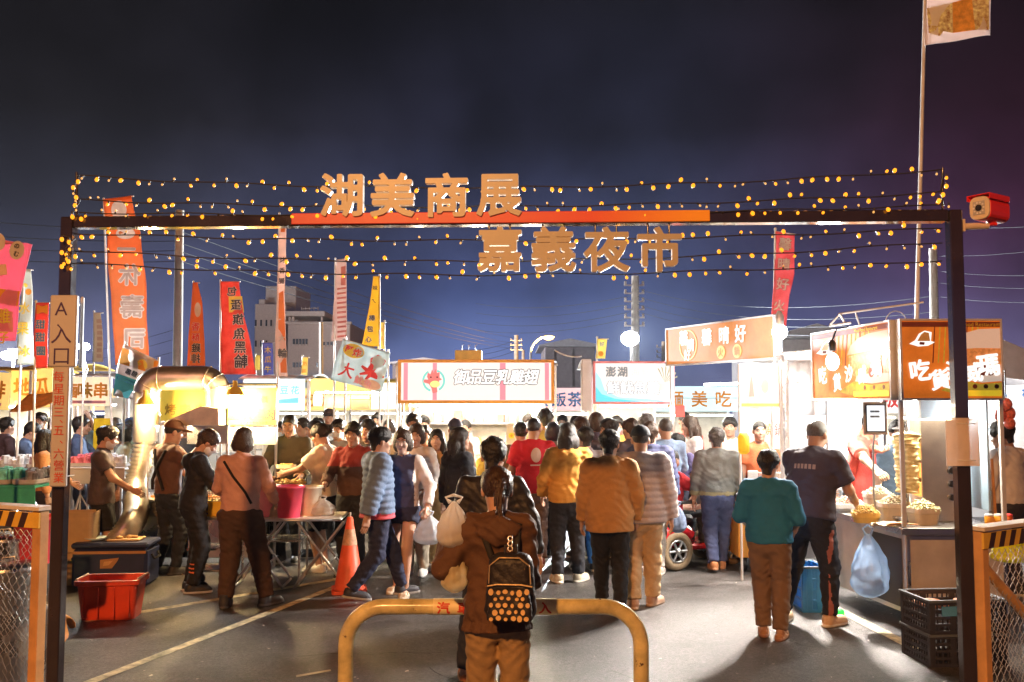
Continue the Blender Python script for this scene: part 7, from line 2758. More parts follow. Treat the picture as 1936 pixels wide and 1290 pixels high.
mb = MB(); mb.tube([(-.16, 0, .004), (0, .02, .012), (.15, .03, .004)], .007, 6); mb.tube([(-.16, 0, .004), (0, -.02, .02), (.15, -.02, .004)], .007, 6); mb.build('arms', m_wood, tg)
wp = thing('paper_stack', 'crumpled stack of wrapping paper on the front corner of the wrap counter', 'paper', (U(1668, 990, 8.12).x + .06, 8.14, HC), R(10))
mb = MB()
for i in range(5):
    mb.at((0, 0, .004 + i * .004), rnd.uniform(-.3, .3)).raw([(-.13 + .26 * a / 6, -.06 + .12 * b_ / 3, .012 * math.sin(a * 1.3 + b_ * 2 + i)) for b_ in range(4) for a in range(7)], [(b_ * 7 + a, b_ * 7 + a + 1, (b_ + 1) * 7 + a + 1, (b_ + 1) * 7 + a) for b_ in range(3) for a in range(6)], True)
mb.build('sheets', mat('paper_tan', (.66, .52, .34), .8), wp)
gy = thing('toy', 'silver and glowing green toy on the ground beside the sneakers', 'toy', G(1580, 1168))
mb = MB(); mb.lathe([(.03, 0), (.05, .03), (.045, .07), (.02, .10)], 14, (-.06, .05, 0)); mb.tube([(-.06, .05, .05), (.02, 0, .04)], .014, 8); mb.build('body', m_steel, gy)
MB().ball((.04, -.01, .045), .040, 14).build('light_ball', glow('toy_green', (.05, .9, .10), .9), gy)
bcr = mesh_crate('blue plastic crate low behind the black track trousers', U(1528, 1100, 8.95).x, 8.95, 0, .22, .36, .42, 0, mat('crate_blue', (.03, .20, .50), .45))
rm = thing('red_lanterns', 'cluster of red mesh bags hanging at the right end of the wrap stall', 'mesh bag', U(1902, 765, 9.4))
mb = MB()
for x, y, z, r_ in ((0, 0, 0, .06), (.05, .05, -.09, .065), (-.04, .04, -.11, .06), (.02, -.02, -.19, .055)):
    mb.ball((x, y, z), r_, 12, (1, 1, 1.15))
mb.build('bag', mat('mesh_red', (.70, .16, .12), .6, var=.5, vscale=40), rm)
MB().tube([(0, 0, .05), (0, 0, .35)], .006, 5).build('cord', m_blk, rm)
ab = thing('broom', 'wooden broom leaning by the sauce jars at the right end of the wrap stall', 'broom', (U(1888, 990, 8.9).x, 8.9, 0), 0)
mb = MB(); mb.tube([(0, 0, .1), (-.02, .05, U(0, 868, 8.9).z)], .014, 8); mb.build('handle', m_wood, ab)
mb = MB(); mb.box((0, 0, .09), (.32, .06, .10), .02); mb.build('head', mat('bristle', (.5, .35, .15), .9), ab)
# goods on the middle stalls' shelves and counters
def jar_mesh():
    mb = MB()
    mb.m(0).lathe([(.035, 0), (.04, .01), (.04, .11), (.022, .14), (.022, .16)], 12)
    mb.m(1).lathe([(.025, .16), (.025, .18)], 10)
    return mb
def line_of(root, x0, x1, y, z, n_, cols, tmpl, cat, group, seed):
    r = random.Random(seed)
    me = []
    for i, c in enumerate(cols):
        me.append(jar_mesh().mesh('bottle', [mat('bottle_%s_%d' % (group[:6].replace(' ', '_'), i), c, .3), m_white]) if cat == 'bottle' else MB().box((0, 0, .07), (.11, .09, .14), .006).mesh('carton', mat('carton_%s_%d' % (group[:6].replace(' ', '_'), i), c, .6)))
    for i in range(n_):
        o = bpy.data.objects.new('bottle' if cat == 'bottle' else 'carton', me[i % len(me)])
        COL.objects.link(o)
        x = x0 + (x1 - x0) * (i + .5) / n_
        o.location = root.matrix_basis @ Vector((x, y + r.uniform(-.03, .03), z))
        o.rotation_euler = (0, 0, r.uniform(-.3, .3))
        k = r.uniform(.85, 1.25)
        o.scale = (k, k, k * r.uniform(.9, 1.3))
        tag(o, tmpl, cat, group)
line_of(cs, -.95, .95, 1.5, 1.263, 13, [(.75, .2, .2), (.8, .75, .7), (.8, .6, .2), (.4, .3, .25)], 'small bottle in the lower shelf row of the rooster stall', 'bottle', 'bottles on the lower shelf of the rooster stall', 1)
line_of(cs, -.95, .95, 1.5, 1.633, 11, [(.8, .5, .45), (.45, .6, .6), (.8, .78, .74), (.7, .3, .25)], 'small carton in the upper shelf row of the rooster stall', 'carton', 'cartons on the upper shelf of the rooster stall', 2)
line_of(cs, -.9, .9, .35, .94, 9, [(.8, .76, .7), (.76, .5, .45), (.5, .42, .38)], 'carton in the row on the counter of the rooster stall', 'carton', 'cartons on the counter of the rooster stall', 3)
line_of(bs, -.4, .5, 1.4, 1.393, 8, [(.45, .6, .62), (.8, .75, .7), (.76, .5, .3)], 'small bottle in the shelf row of the blue and white stall', 'bottle', 'bottles on the shelf of the blue and white stall', 4)
line_of(ks, -1.0, .9, .4, .94, 10, [(.8, .75, .7), (.76, .6, .3), (.3, .5, .5)], 'carton in the row on the counter of the orange corner stall', 'carton', 'cartons on the counter of the orange corner stall', 5)
sf = thing('menu_stand', 'small menu card with a yellow flower on the rooster stall counter', 'sign', U(967, 820, 13.3))
MB().box((0, 0, 0), (.15, .012, .30), .003).build('card', m_white, sf)
mb = MB(); mb.m(0).disc((0, -.03), .045, -.010, -.008, 8); mb.m(1).disc((0, -.03), .02, -.013, -.011, 10); mb.build('print', [ik_y, ik_o], sf)
MB().tube([(0, .02, -.15), (0, .05, -.43)], .008, 6).build('stand', m_galv, sf)
hp = thing('paper_lantern', 'yellow paper lantern hanging in front of the pale drinks board stall', 'lantern', U(1406, 838, 10.2))
MB().lathe([(.035, -.12), (.06, -.09), (.065, .07), (.04, .11)], 14).build('shade', mat('lantern_yellow', (.82, .62, .06), .6, thin=.4), hp)
MB().tube([(0, 0, .13), (0, .05, .36)], .004, 4).build('cord', m_blk, hp)
hb = thing('hand_basket', 'yellow mesh bag hanging behind the right fence', 'bag', (U(1915, 1025, 6.6).x, 6.6, U(0, 1010, 6.6).z))
bag_mesh(.20, .30, .16, 9).build('bag', mat('bag_lime', (.72, .72, .04), .5, thin=.3), hb)
# ---------------------------------------------------------------- farther stalls filling the market behind
def far_stall(label, x, y, w_, h_, col, es, seed, rz=0.0):
    root = thing('far_stall', label, 'market stall', (x, y, 0), rz)
    stall_frame(root, w_, 1.6, h_, .05)
    MB().box((0, -.05, h_ - .02), (w_, .04, .5), .004).build('sign_panel', glow('far_sign_%d' % seed, col, es, True), root)
    mb = MB()
    for i in range(4):
        mb.text('美食小吃飯麵湯茶'[(seed + i * 3) % 8], ((i - 1.5) * w_ / 5, h_ - .02), .34, -.075, .02)
    mb.build('lettering', (ik_r, ik_b, ik_o)[seed % 3], root)
    counter(root, -w_ / 2, w_ / 2, 0, .6, .92, m_alu)
    MB().box((0, 1.55, 1.4), (w_ - .1, .02, 1.5)).build('back_panel', mat('panel_cream', (.72, .66, .56), .6), root)
    tube_light(root, (-w_ / 2 + .2, .4, h_ - .35), (w_ / 2 - .2, .4, h_ - .35), 75, (1, .94, .84))
for i, (px, d_, w_, col, es, lab) in enumerate((
        (735, 21.5, 2.4, (1, .62, .22), .8, 'distant lit stall seen between the squid banner and the rooster stall'),
        (1072, 20.5, 1.8, (1, .60, .62), .7, 'distant lit stall seen in the gap between the two middle stalls'),
        (1300, 18.5, 2.4, (.62, .90, .95), .8, 'distant pale stall between the blue and white stall and the corner stall'),
        (1600, 15.5, 2.4, (1, .97, .95), .8, 'lit stall hidden behind the wrap stall'),
        (1860, 15.0, 2.6, (1, .96, .94), .8, 'lit white stall behind the right gate post'),
        (560, 21.0, 2.4, (1, .75, .25), .8, 'distant lit stall behind the barbecue sign'),
        (350, 19.5, 2.6, (1, .55, .20), .8, 'distant lit stall behind the exhaust duct'),
        (250, 21.5, 2.6, (1, .66, .35), .8, 'distant lit stall behind the ice banner'))):
    p = GX(px, d_)
    far_stall(lab, p.x, p.y, w_, 2.05, col, es, i)
# ---------------------------------------------------------------- people
BK = (.016, .012, .010)
BR = (.045, .024, .014)
GYH = (.10, .09, .085)
def at(px, d):
    p = U(px, 900, d)
    return (p.x, d)
def loc_of(pos, head, wx, wy, wz, H):
    """A world place in a person's own frame (scaled to the 1.70 m figure)."""
    a = R(-head)
    dx, dy = wx - pos[0], wy - pos[1]
    k = 1.70 / H
    return ((dx * math.cos(a) - dy * math.sin(a)) * k, (dx * math.sin(a) + dy * math.cos(a)) * k, wz * k)
T = lambda kind, col, **k: dict(dict(kind=kind, col=col, g={'puffer': .042, 'parka': .034, 'jacket': .022, 'hoodie': .024}.get(kind, .017)), **k)
def B(col, **k): return dict(dict(kind='trousers', col=col), **k)
def S(col, ln=.62, **k): return dict(dict(kind='shorts', col=col, len=ln, g=.028), **k)
fwd = dict(lh=(-.14, .42, 1.05), rh=(.14, .42, 1.05))
# --- the couple at the barrier
pw = at(941, 4.97)
woman = person('person in a brown hooded parka and khaki trousers, back turned, before the hoop barrier', pw, 1.59, 2, T('parka', (.105, .050, .026), g=.034, hem=-.12, flare=.05, rough=.8), B((.36, .235, .11), g=.022, flare=1.2), ('pony', BR), ('sneaker', (.5, .46, .4), (.6, .58, .55)),
       lean=5, lh=(-.26, .20, 1.34), rh=(.15, .24, 1.02), look=(4, 10), fem=True, res=.0105, w=.88, armpole={-1: (-.12, -.6, -.7), 1: (.15, -.6, -.7)}, curl=(1.2, .8), lf=(-.08, .02), rf=(.10, -.03),
       straps=[('backpack_strap', [(-.10, -.1, .47), (-.04, -.14, .30), (.06, -.14, .12)], .017, (.02, .018, .018)), ('backpack_strap', [(.12, -.1, .47), (.10, -.14, .30), (.11, -.14, .14)], .017, (.02, .018, .018))])
hbd = MB()
P_ = grid((-.11, -.14, -.02), (.11, .14, .17), .006)
d_ = np.maximum(ell(P_, (0, -.014, .037), (.096, .117, .106)), np.abs(P_[..., 1] + .01 + P_[..., 2] * .15 - .01) - .012)
d_ = np.maximum(d_, -ell(P_, (0, -.014, .036), (.088, .108, .097)))
person('person in a black leather jacket and dark trousers, mostly hidden behind the brown parka', at(930, 6.62), 1.68, -4, T('jacket', (.022, .018, .017), g=.024, rough=.55, coat=.05), B((.022, .026, .045), g=.022), ('short', BK), ('sandal', (.42, .16, .06), (.1, .06, .04)),
       lean=3, lh=(-.30, .10, .86), rh=(.33, .08, .88), look=(-8, 8), res=.012, w=1.02, lf=(-.19, .0), rf=(.10, .06))
hw_ = hand_world(woman, -1)
bag('full white plastic bag held up at the left arm of the brown parka', Vector((-.31, 4.98, 1.46)), .28, .17, .14, m_bagw, 11, inner=(mat('bag_food', (.72, .42, .12), .6), 4))
bag('milky plastic bag of yellow drinks hanging below the upper white bag', Vector((-.305, 5.0, 1.235)), .29, .14, .12, m_bagy, 12, inner=(mat('bag_drink', (.80, .60, .10), .4), 3))
# small backpack
bk = thing('backpack', 'small black backpack with a spotted pocket on the brown parka', 'backpack', (woman.location.x + .07, woman.location.y - .235, 1.03), R(-6))
m_bkp = mat('backpack_black', (.020, .016, .016), .55, bump=.2)
def soft_box(w_, dp, h, n_=.02, r_=.06, seed=0):
    P = grid((-w_ / 2 - .03, -dp / 2 - .03, -h / 2 - .03), (w_ / 2 + .03, dp / 2 + .03, h / 2 + .03), .008)
    tp = 1 + .25 * np.clip(P[..., 2] / h, -.5, .5)
    q = np.abs(P * np.stack([tp, np.ones_like(tp), np.ones_like(tp)], -1)) - np.array([w_ / 2 - r_, dp / 2 - min(r_, dp / 2 - .01), h / 2 - r_], np.float32)
    d = np.sqrt((np.maximum(q, 0) ** 2).sum(-1)) + np.minimum(q.max(-1), 0) - min(r_, dp / 2 - .01) + wrk(P, .003, 2.0, seed)
    return nets(P, d)
def np_child(name, V, Q, m_, par, loc=(0, 0, 0)):
    c = bpy.data.objects.new(name, np_mesh(name, [(V, Q, 0)], [m_]))
    COL.objects.link(c)
    c.parent = par
    c.location = loc
    return c
V, Q = soft_box(.25, .13, .34)
np_child('body', V, Q, m_bkp, bk)
V, Q = soft_box(.225, .06, .17, r_=.028)
pk = np_child('pocket', V, Q, m_bkp, bk, (.005, -.085, -.075))
mb = MB()
rr_ = random.Random(4)
for j in range(5):
    for i in range(6):
        x, z = -.088 + i * .035 + (.017 if j % 2 else 0) + rr_.uniform(-.004, .004), -.062 + j * .032 + rr_.uniform(-.004, .004)
        if abs(x) > .10:
            continue
        r_ = rr_.uniform(.0085, .0145)
        mb.at((x, -.034, z), rr_.uniform(-.2, .2)).disc((0, 0), r_, -.003, .006, 9, 1, rr_.uniform(.8, 1.25))
mb.at()
mb.build('spots', mat('spot_cream', (.80, .52, .22), .6), pk)
mb = MB()
mb.tube([(-.11, -.07, .01), (-.06, -.075, .02), (.06, -.075, .02), (.115, -.07, .01)], .005, 6)
mb.tube([(-.105, -.055, .02), (-.10, -.06, .11), (-.05, -.066, .15), (.05, -.066, .15), (.10, -.06, .11), (.105, -.055, .02)], .004, 6)
mb.build('zip', mat('zip_tan', (.62, .46, .26), .4, .5), bk)
mb = MB()
mb.tube([(-.03, 0, .165), (-.03, 0, .20), (.03, 0, .20), (.03, 0, .165)], .008, 6)
mb.build('grab_loop', m_bkp, bk)
mb = MB()
for z in (.19, .215, .24):
    mb.tube([(.0 + .012 * math.cos(a), -.03 + .004 * math.sin(a), z + .012 * math.sin(a)) for a in [R(36 * i) for i in range(10)]], .003, 4, closed=True)
mb.build('key_ring', m_steel, bk)
# --- the barbecue group
person('person in a dark brown shirt and black shorts standing behind the navy cooler', at(193, 10.55), 1.67, -72, T('tee', (.085, .060, .058), sleeve=.42, hem=-.10, g=.026), S((.012, .012, .014), .86), ('short', BK), ('sandal', (.05, .04, .04), (.1, .1, .1)), lh=(-.2, .28, .95), rh=(.2, .34, 1.0), look=(0, 14), mask=(.62, .60, .66))
person('person in a brown cap and dark apron straps grilling beside the duct', at(318, 10.7), 1.73, -42, T('tee', (.125, .060, .040), sleeve=.48, hem=-.04, g=.024), B((.020, .024, .036), g=.018), ('crop', BK), ('sneaker', (.03, .03, .035), (.05, .05, .05)), lh=(-.16, .40, 1.02), rh=(.2, .4, 1.0), look=(-14, 14), cap=(.15, .062, .026), lf=(-.12, -.05), rf=(.1, .06),
       straps=[('apron_strap', [(-.12, -.1, .46), (-.03, -.14, .30), (.09, -.14, .12), (.12, -.12, .02)], .018, (.015, .013, .013)), ('apron_strap', [(.12, -.1, .46), (.03, -.14, .30), (-.09, -.14, .12), (-.12, -.12, .02)], .018, (.015, .013, .013))])
person('person in a black hoodie and trousers with orange shin marks, wearing a white mask', at(366, 9.72), 1.67, -62, T('hoodie', (.016, .015, .019), hem=-.08), B((.012, .012, .015), g=.026, patch=(.75, .18, .06)), ('short', BR), ('sneaker', (.02, .022, .03), (.45, .45, .5)), lean=6, lh=(-.16, .38, 1.05), rh=(.14, .40, 1.08), look=(-4, 30), mask=(.78, .78, .80))
person('person with bobbed hair in a pink sweater, black bag strap and brown trousers', at(455, 9.05), 1.69, -6, T('hoodie', (.62, .34, .28), g=.022, hem=-.04) | dict(kind='shirt', g=.024), B((.075, .040, .026), g=.040, flare=.9), ('bob', BR), ('high', (.035, .035, .045), (.08, .08, .09)), fem=True, w=1.1, lean=3, lh=(-.24, .32, 1.0), rh=(.22, .34, .98), look=(6, 10), lf=(-.10, -.08), rf=(.26, .05), rfy=-35, lfy=10, res=.012,
       straps=[('bag_strap', [(-.14, -.1, .46), (-.03, -.14, .32), (.10, -.14, .17), (.16, -.12, .06)], .012, (.014, .013, .016))])
person('vendor in a dark olive jacket behind the skewers, yellow lit face', at(548, 11.5), 1.80, 178, T('jacket', (.10, .085, .05)), B((.03, .03, .035)), ('crop', BK), lh=(-.22, .30, 1.02), rh=(.22, .32, 1.0), look=(0, 14))
wh = person('person in a white shirt and dark long shorts holding out a food tray', at(612, 10.9), 1.70, 76, T('tee', (.78, .72, .58), sleeve=.5, hem=-.06, g=.03), S((.014, .014, .018), .98), ('bun', BK), ('sneaker', (.7, .68, .66), (.75, .75, .75)), fem=True, lh=(-.12, .44, 1.13), rh=(.14, .46, 1.14), look=(0, 18), curl=(.9, .9))
q = hand_world(wh, 1)
fb = thing('food_carton', 'paper carton of food held out over the skewer trays', 'carton', q + Vector((-.10, .06, .02)))
tub_mesh(.22, .14, .05, .02, .004, rim=.004).build('carton', mat('carton_paper', (.76, .66, .46), .7), fb)
mb = MB()
for i in range(14):
    mb.ball((rnd.uniform(-.08, .08), rnd.uniform(-.04, .04), .045), .022, 7)
tag(mb.build('food', m_fry, fb), kind='stuff')
person('person in a grey cap with a pale jacket behind the white shirt', at(600, 11.9), 1.72, 100, T('jacket', (.60, .52, .40)), B((.05, .05, .06)), ('crop', BK), look=(0, 10))
person('person in a dark maroon and brown jacket left of the blue puffer', at(668, 10.5), 1.71, 165, T('jacket', (.11, .055, .035), col2=(.34, .05, .04), split='yoke'), B((.018, .018, .022)), ('short', BK), lh=(-.26, .15, .92), rh=(.2, .30, 1.05), look=(10, 6))
person('person in a black jacket with an orange lit face, behind the blue puffer', at(697, 11.3), 1.72, 170, T('jacket', (.05, .035, .03)), B((.02, .02, .025)), ('short', BK), look=(-10, 4))
person('person striding right in a quilted blue puffer with a red hem and navy trousers', at(714, 9.25), 1.68, -66, T('puffer', (.15, .22, .36), hem=-.10, g=.05, col2=(.58, .10, .14), split='hem', sleeve=.97), B((.022, .028, .07), g=.022), ('short', BK), ('sneaker', (.03, .03, .04), (.4, .38, .36)), lh=(-.24, .24, .86), rh=(.26, -.18, .84), lf=(-.08, .30), rf=(.08, -.28), rlift=.07, look=(0, 4), res=.012, w=1.06)
gs = person('person in navy shorts and a pale top with bare legs, walking towards the barrier', at(762, 9.6), 1.66, 168, T('vest', (.05, .055, .12), sleeve=.97, g=.026, hem=-.04, col2=(.66, .60, .58), split='sleeves'), S((.022, .026, .06), .36), ('bob', BR), ('sandal', (.62, .50, .36), (.6, .5, .38)), fem=True, lh=(-.30, .10, .92), rh=(.22, .16, .92), lf=(-.08, .14), rf=(.10, -.12), look=(6, 2), skin=2, curl=(1.0, .4), res=.012)
bag('white and blue plastic bag swinging from the hand of the person in navy shorts', hand_world(gs, -1) + Vector((.02, -.02, -.03)), .34, .30, .18, mat('bag_bluish', (.66, .72, .80), .4, bump=.25, bscale=30, thin=.4, alpha=.92), 21)
person('smiling person with bobbed hair in a white hooded jacket', at(787, 10.7), 1.69, 168, T('hoodie', (.74, .70, .68)), B((.40, .34, .26), g=.026), ('bob', BR), ('sneaker', (.7, .68, .64), (.7, .7, .7)), fem=True, look=(8, 6), skin=2, lh=(-.2, .25, .98))
person('person with long dark hair in a beige shirt and beige trousers facing the camera', at(826, 10.95), 1.62, 174, T('shirt', (.60, .38, .16), g=.026, hem=-.06), B((.58, .42, .22), g=.036), ('longfront', BK), ('sneaker', (.6, .55, .5), (.6, .6, .6)), fem=True, skin=2, lf=(-.07, .1), rf=(.08, -.08), print_=('word', 1, (.45, .30, .16), (.33, .10)))
person('person with long black hair in a black jacket turning right, left of the couple', at(866, 10.25), 1.66, -50, T('jacket', (.016, .016, .022), g=.034, hem=-.08), B((.03, .03, .045)), ('long', BK), fem=True, lh=(-.30, .02, .84), rh=(.26, .10, .90), look=(-30, 0), skin=2)
person('person in a red T-shirt with a white round print on its back', at(1008, 11.25), 1.75, 14, T('tee', (.62, .018, .035), sleeve=.5, g=.028, hem=-.08), B((.16, .11, .095), g=.034), ('crop', BK), ('sneaker', (.3, .1, .08), (.5, .45, .4)), w=1.08, lh=(-.2, .25, .95), rh=(.2, .3, 1.0), look=(-30, 4), print_=('round', -1, (.75, .62, .58), (.36, .085)))
person('person with long dark hair in a mustard orange hoodie, black trousers and white shoes', at(1074, 10.2), 1.71, 4, T('hoodie', (.64, .31, .055), g=.034, hem=-.06), B((.016, .017, .024), g=.030, flare=.9), ('long', BK), ('sneaker', (.62, .56, .42), (.72, .68, .58)), fem=True, w=1.12, lh=(-.26, .2, .92), rh=(.26, .2, .92), lf=(-.11, .02), rf=(.12, .06), lfy=14, rfy=-38, res=.012, print_=('word', -1, (.78, .66, .52), (.06, .07)))
person('person in a tan coat and black trousers beside the grey quilted jacket', at(1152, 8.75), 1.67, -4, T('jacket', (.46, .24, .085), g=.036, hem=-.16), B((.012, .013, .018), g=.022), ('short', BK), ('sneaker', (.28, .16, .12), (.3, .2, .15)), w=1.08, lh=(-.26, .10, .86), rh=(.26, .12, .88), look=(-14, 4), lf=(-.07, .20), rf=(.09, -.12), rlift=.03, res=.012)
person('person in a quilted mauve grey puffer and beige trousers', at(1212, 8.98), 1.70, -8, T('puffer', (.42, .36, .36), g=.05, hem=-.12), B((.52, .36, .20), g=.030), ('crop', BK), ('sneaker', (.40, .24, .16), (.45, .3, .2)), w=1.06, cap=(.035, .04, .05), lh=(-.24, .14, .88), rh=(.28, .06, .84), look=(6, 2), lf=(-.08, -.05), rf=(.10, .12), rfy=-30, res=.012)
nv = person('person in a dark navy down jacket carrying a grey bag, right of the mauve puffer', at(1230, 10.7), 1.70, -10, T('puffer', (.03, .035, .085), g=.036), B((.46, .42, .38), g=.02), ('short', BR), ('sneaker', (.5, .4, .36), (.6, .55, .5)), lh=(-.2, .25, .95), rh=(.28, .04, .82), look=(10, 0), curl=(.3, 1.1))
bag('slate grey plastic bag carried by the navy down jacket', hand_world(nv, 1) + Vector((.02, -.02, -.02)), .36, .20, .12, mat('bag_slate', (.16, .20, .30), .45, bump=.2, thin=.2), 23)
person('person in a light blue shirt with thin grey hair near the scooter', at(1260, 11.6), 1.74, 12, T('shirt', (.30, .42, .62), g=.024), B((.42, .36, .14), g=.026), ('crop', GYH), lh=(-.2, .22, .95), rh=(.2, .3, 1.0))
person('person with long hair in a white blouse looking left by the scooter', at(1310, 12.6), 1.74, 96, T('shirt', (.74, .72, .74), g=.024), B((.05, .05, .08)), ('long', BR), fem=True, look=(0, 8), skin=2, elev=.02)
person('child in a purple top in front of the white blouse', at(1283, 12.3), 1.52, 150, T('tee', (.12, .10, .22), sleeve=.5, g=.022), B((.05, .05, .08)), ('short', BK), look=(-20, 0))
person('person with reddish face in a pink shirt behind the scooter', at(1296, 13.2), 1.80, 186, T('tee', (.62, .18, .14), sleeve=.5), B((.05, .05, .06)), ('crop', BK), skin=0)
sx_, sy_ = sc_.location.x, sc_.location.y
hd = -62
ox, oy = -.0, -.22
a_ = R(hd)
person('person in a bright red jacket seated on the red mobility scooter', (sx_ + ox * math.cos(a_) - oy * math.sin(a_), sy_ + ox * math.sin(a_) + oy * math.cos(a_)), 1.62, hd, T('jacket', (.66, .035, .05), g=.03, hem=.0), B((.04, .05, .06), g=.02), ('crop', BK), drop=.26, lh=(-.2, .46, .96), rh=(.2, .46, .96), lf=(-.13, .42), rf=(.13, .42), llift=.22, rlift=.22, look=(10, 12), curl=(1.2, 1.2))
person('person in a grey green jacket, blue jeans and brown shoes walking away near the scooter', at(1356, 10.95), 1.63, -6, T('jacket', (.20, .215, .21), g=.036, col2=(.36, .34, .20), split='hem'), B((.055, .075, .17), g=.026), ('short', GYH), ('sneaker', (.45, .20, .08), (.4, .2, .1)), w=1.1, lh=(-.28, .08, .84), rh=(.28, .12, .84), lf=(-.07, -.14), rf=(.06, .16), llift=.03, res=.012)
person('child in a teal T-shirt and brown trousers facing the wrap stall', at(1452, 7.86), 1.53, -22, T('tee', (.018, .17, .36), sleeve=.55, g=.032, hem=-.06), B((.20, .125, .085), g=.028), ('short', BK), ('sandal', (.42, .22, .12), (.3, .15, .1)), w=1.02, lh=(-.20, .22, .98), rh=(.20, .18, .95), look=(-10, 4), lf=(-.07, .04), rf=(.09, -.06), res=.012)
pb = at(1527, 8.32)
person('tall person in a black T-shirt and striped black track trousers leaning to the wrap counter', pb, 1.80, -46, T('tee', (.050, .042, .062), sleeve=.5, g=.034, hem=-.06), B((.014, .015, .024), g=.030, flare=.8, stripe=(.34, .12, .10)), ('crop', GYH), ('sneaker', (.62, .42, .26), (.75, .68, .6)), w=1.12, lean=13, lh=(-.12, .46, 1.06), rh=(.22, .40, 1.0), look=(0, 10), lf=(-.20, -.10), rf=(.15, .05), lfy=12, rfy=-12, res=.011, print_=('word', -1, (.30, .24, .22), (.36, .10)))
pv = at(1618, 9.62)
hv = -128
person('balding vendor in a red apron carving the meat behind the wrap counter', pv, 1.76, hv, T('tee', (.60, .09, .07), sleeve=.45, g=.026), B((.05, .05, .06)), ('crop', BK), lean=10, lh=loc_of(pv, hv, 3.60, 8.72, 1.36, 1.76), rh=loc_of(pv, hv, 3.50, 8.75, 1.12, 1.76), look=(14, 22), curl=(1.0, 1.1), elev=.10, apron=(.52, .06, .05), res=.012)
person('vendor in a white shirt and grey apron at the right end of the wrap stall', at(1906, 9.5), 1.74, 30, T('tee', (.78, .74, .72), sleeve=.6, g=.032), B((.05, .045, .06), g=.03), ('short', BK), lh=(-.24, .22, .96), rh=(.2, .3, 1.0), look=(10, 14), apron=(.40, .36, .32), res=.012)
person('vendor in a white cap and mask behind the tablet in the wrap stall', at(1700, 10.6), 1.72, 165, T('tee', (.16, .24, .34), sleeve=.5), B((.05, .05, .06)), ('short', BK), mask=(.75, .75, .76), cap=(.74, .72, .70))
# --- left-hand crowd
for lab, px, d_, H, hd, col, kw in (
        ('person in a blue denim jacket bending over the sweets table on the left', 38, 13.4, 1.66, -70, (.085, .13, .24), dict(lean=8, lh=(-.1, .4, 1.0), rh=(.15, .42, 1.0), look=(0, 20))),
        ('person in a dark plum coat at the left edge of the market', 8, 14.2, 1.70, -40, (.11, .075, .09), dict()),
        ('person in a white top and white mask behind the sweets table', 60, 14.8, 1.62, 150, (.70, .68, .66), dict(mask=(.78, .78, .80), fem=True, hair=('bob', BR))),
        ('person in a pale pink shirt under the yellow boards', 74, 15.4, 1.76, 175, (.72, .50, .48), dict(mask=(.7, .72, .76))),
        ('person in an orange tan jacket with long hair just left of the entrance sign', 82, 11.6, 1.60, -60, (.58, .28, .12), dict(fem=True, hair=('long', BK), lh=(-.1, .35, 1.0))),
        ('person in a blue jacket with a pink scarf line right of the entrance sign', 148, 13.6, 1.72, -70, (.07, .11, .22), dict(straps=[('scarf', [(.10, -.1, .46), (.15, -.14, .30), (.16, -.14, .10)], .022, (.70, .25, .36))], lh=(-.1, .4, 1.05))),
        ('person with brown hair in a teal blue top under the cream board', 166, 15.0, 1.77, 170, (.20, .36, .46), dict(hair=('bob', BR), fem=True)),
        ('person in a white mask raising a hand right of the yellow notice', 216, 14.3, 1.70, 160, (.20, .22, .34), dict(mask=(.76, .80, .84), rh=(.30, .22, 1.72), hair=('bob', GYH), fem=True)),
        ('person in a navy cap and olive patterned shirt beside the duct', 246, 13.6, 1.70, 140, (.30, .34, .20), dict(cap=(.06, .09, .18))),
        ('person in a grey green jacket close behind the duct', 234, 12.4, 1.64, 110, (.34, .36, .28), dict(hair=('bob', BK), fem=True)),
        ('person in a black coat under the leftmost yellow boards', -20, 15.0, 1.70, 120, (.03, .03, .04), dict()),
        ('person in a cream jacket far behind the sweets table', 100, 16.2, 1.72, 190, (.62, .55, .46), dict(fem=True, hair=('long', BR)))):
    kw = dict(kw)
    hair = kw.pop('hair', ('short', BK))
    person(lab, at(px, d_), H, hd, T('jacket', col), B((.04, .04, .055)), hair, res=.02, **kw)
yb = thing('notice_board', 'plain yellow notice board standing behind the dark brown shirt', 'notice', GX(191, 13.9))
z0, z1 = U(0, 858, 13.9).z, U(0, 791, 13.9).z
MB().box((0, 0, (z0 + z1) / 2), (.26, .02, z1 - z0), .004).build('panel', mat('notice_yellow', (.80, .58, .02), .5), yb)
MB().tube([(0, .03, 0), (0, .03, z1)], .014, 6).build('stand', m_galv, yb)
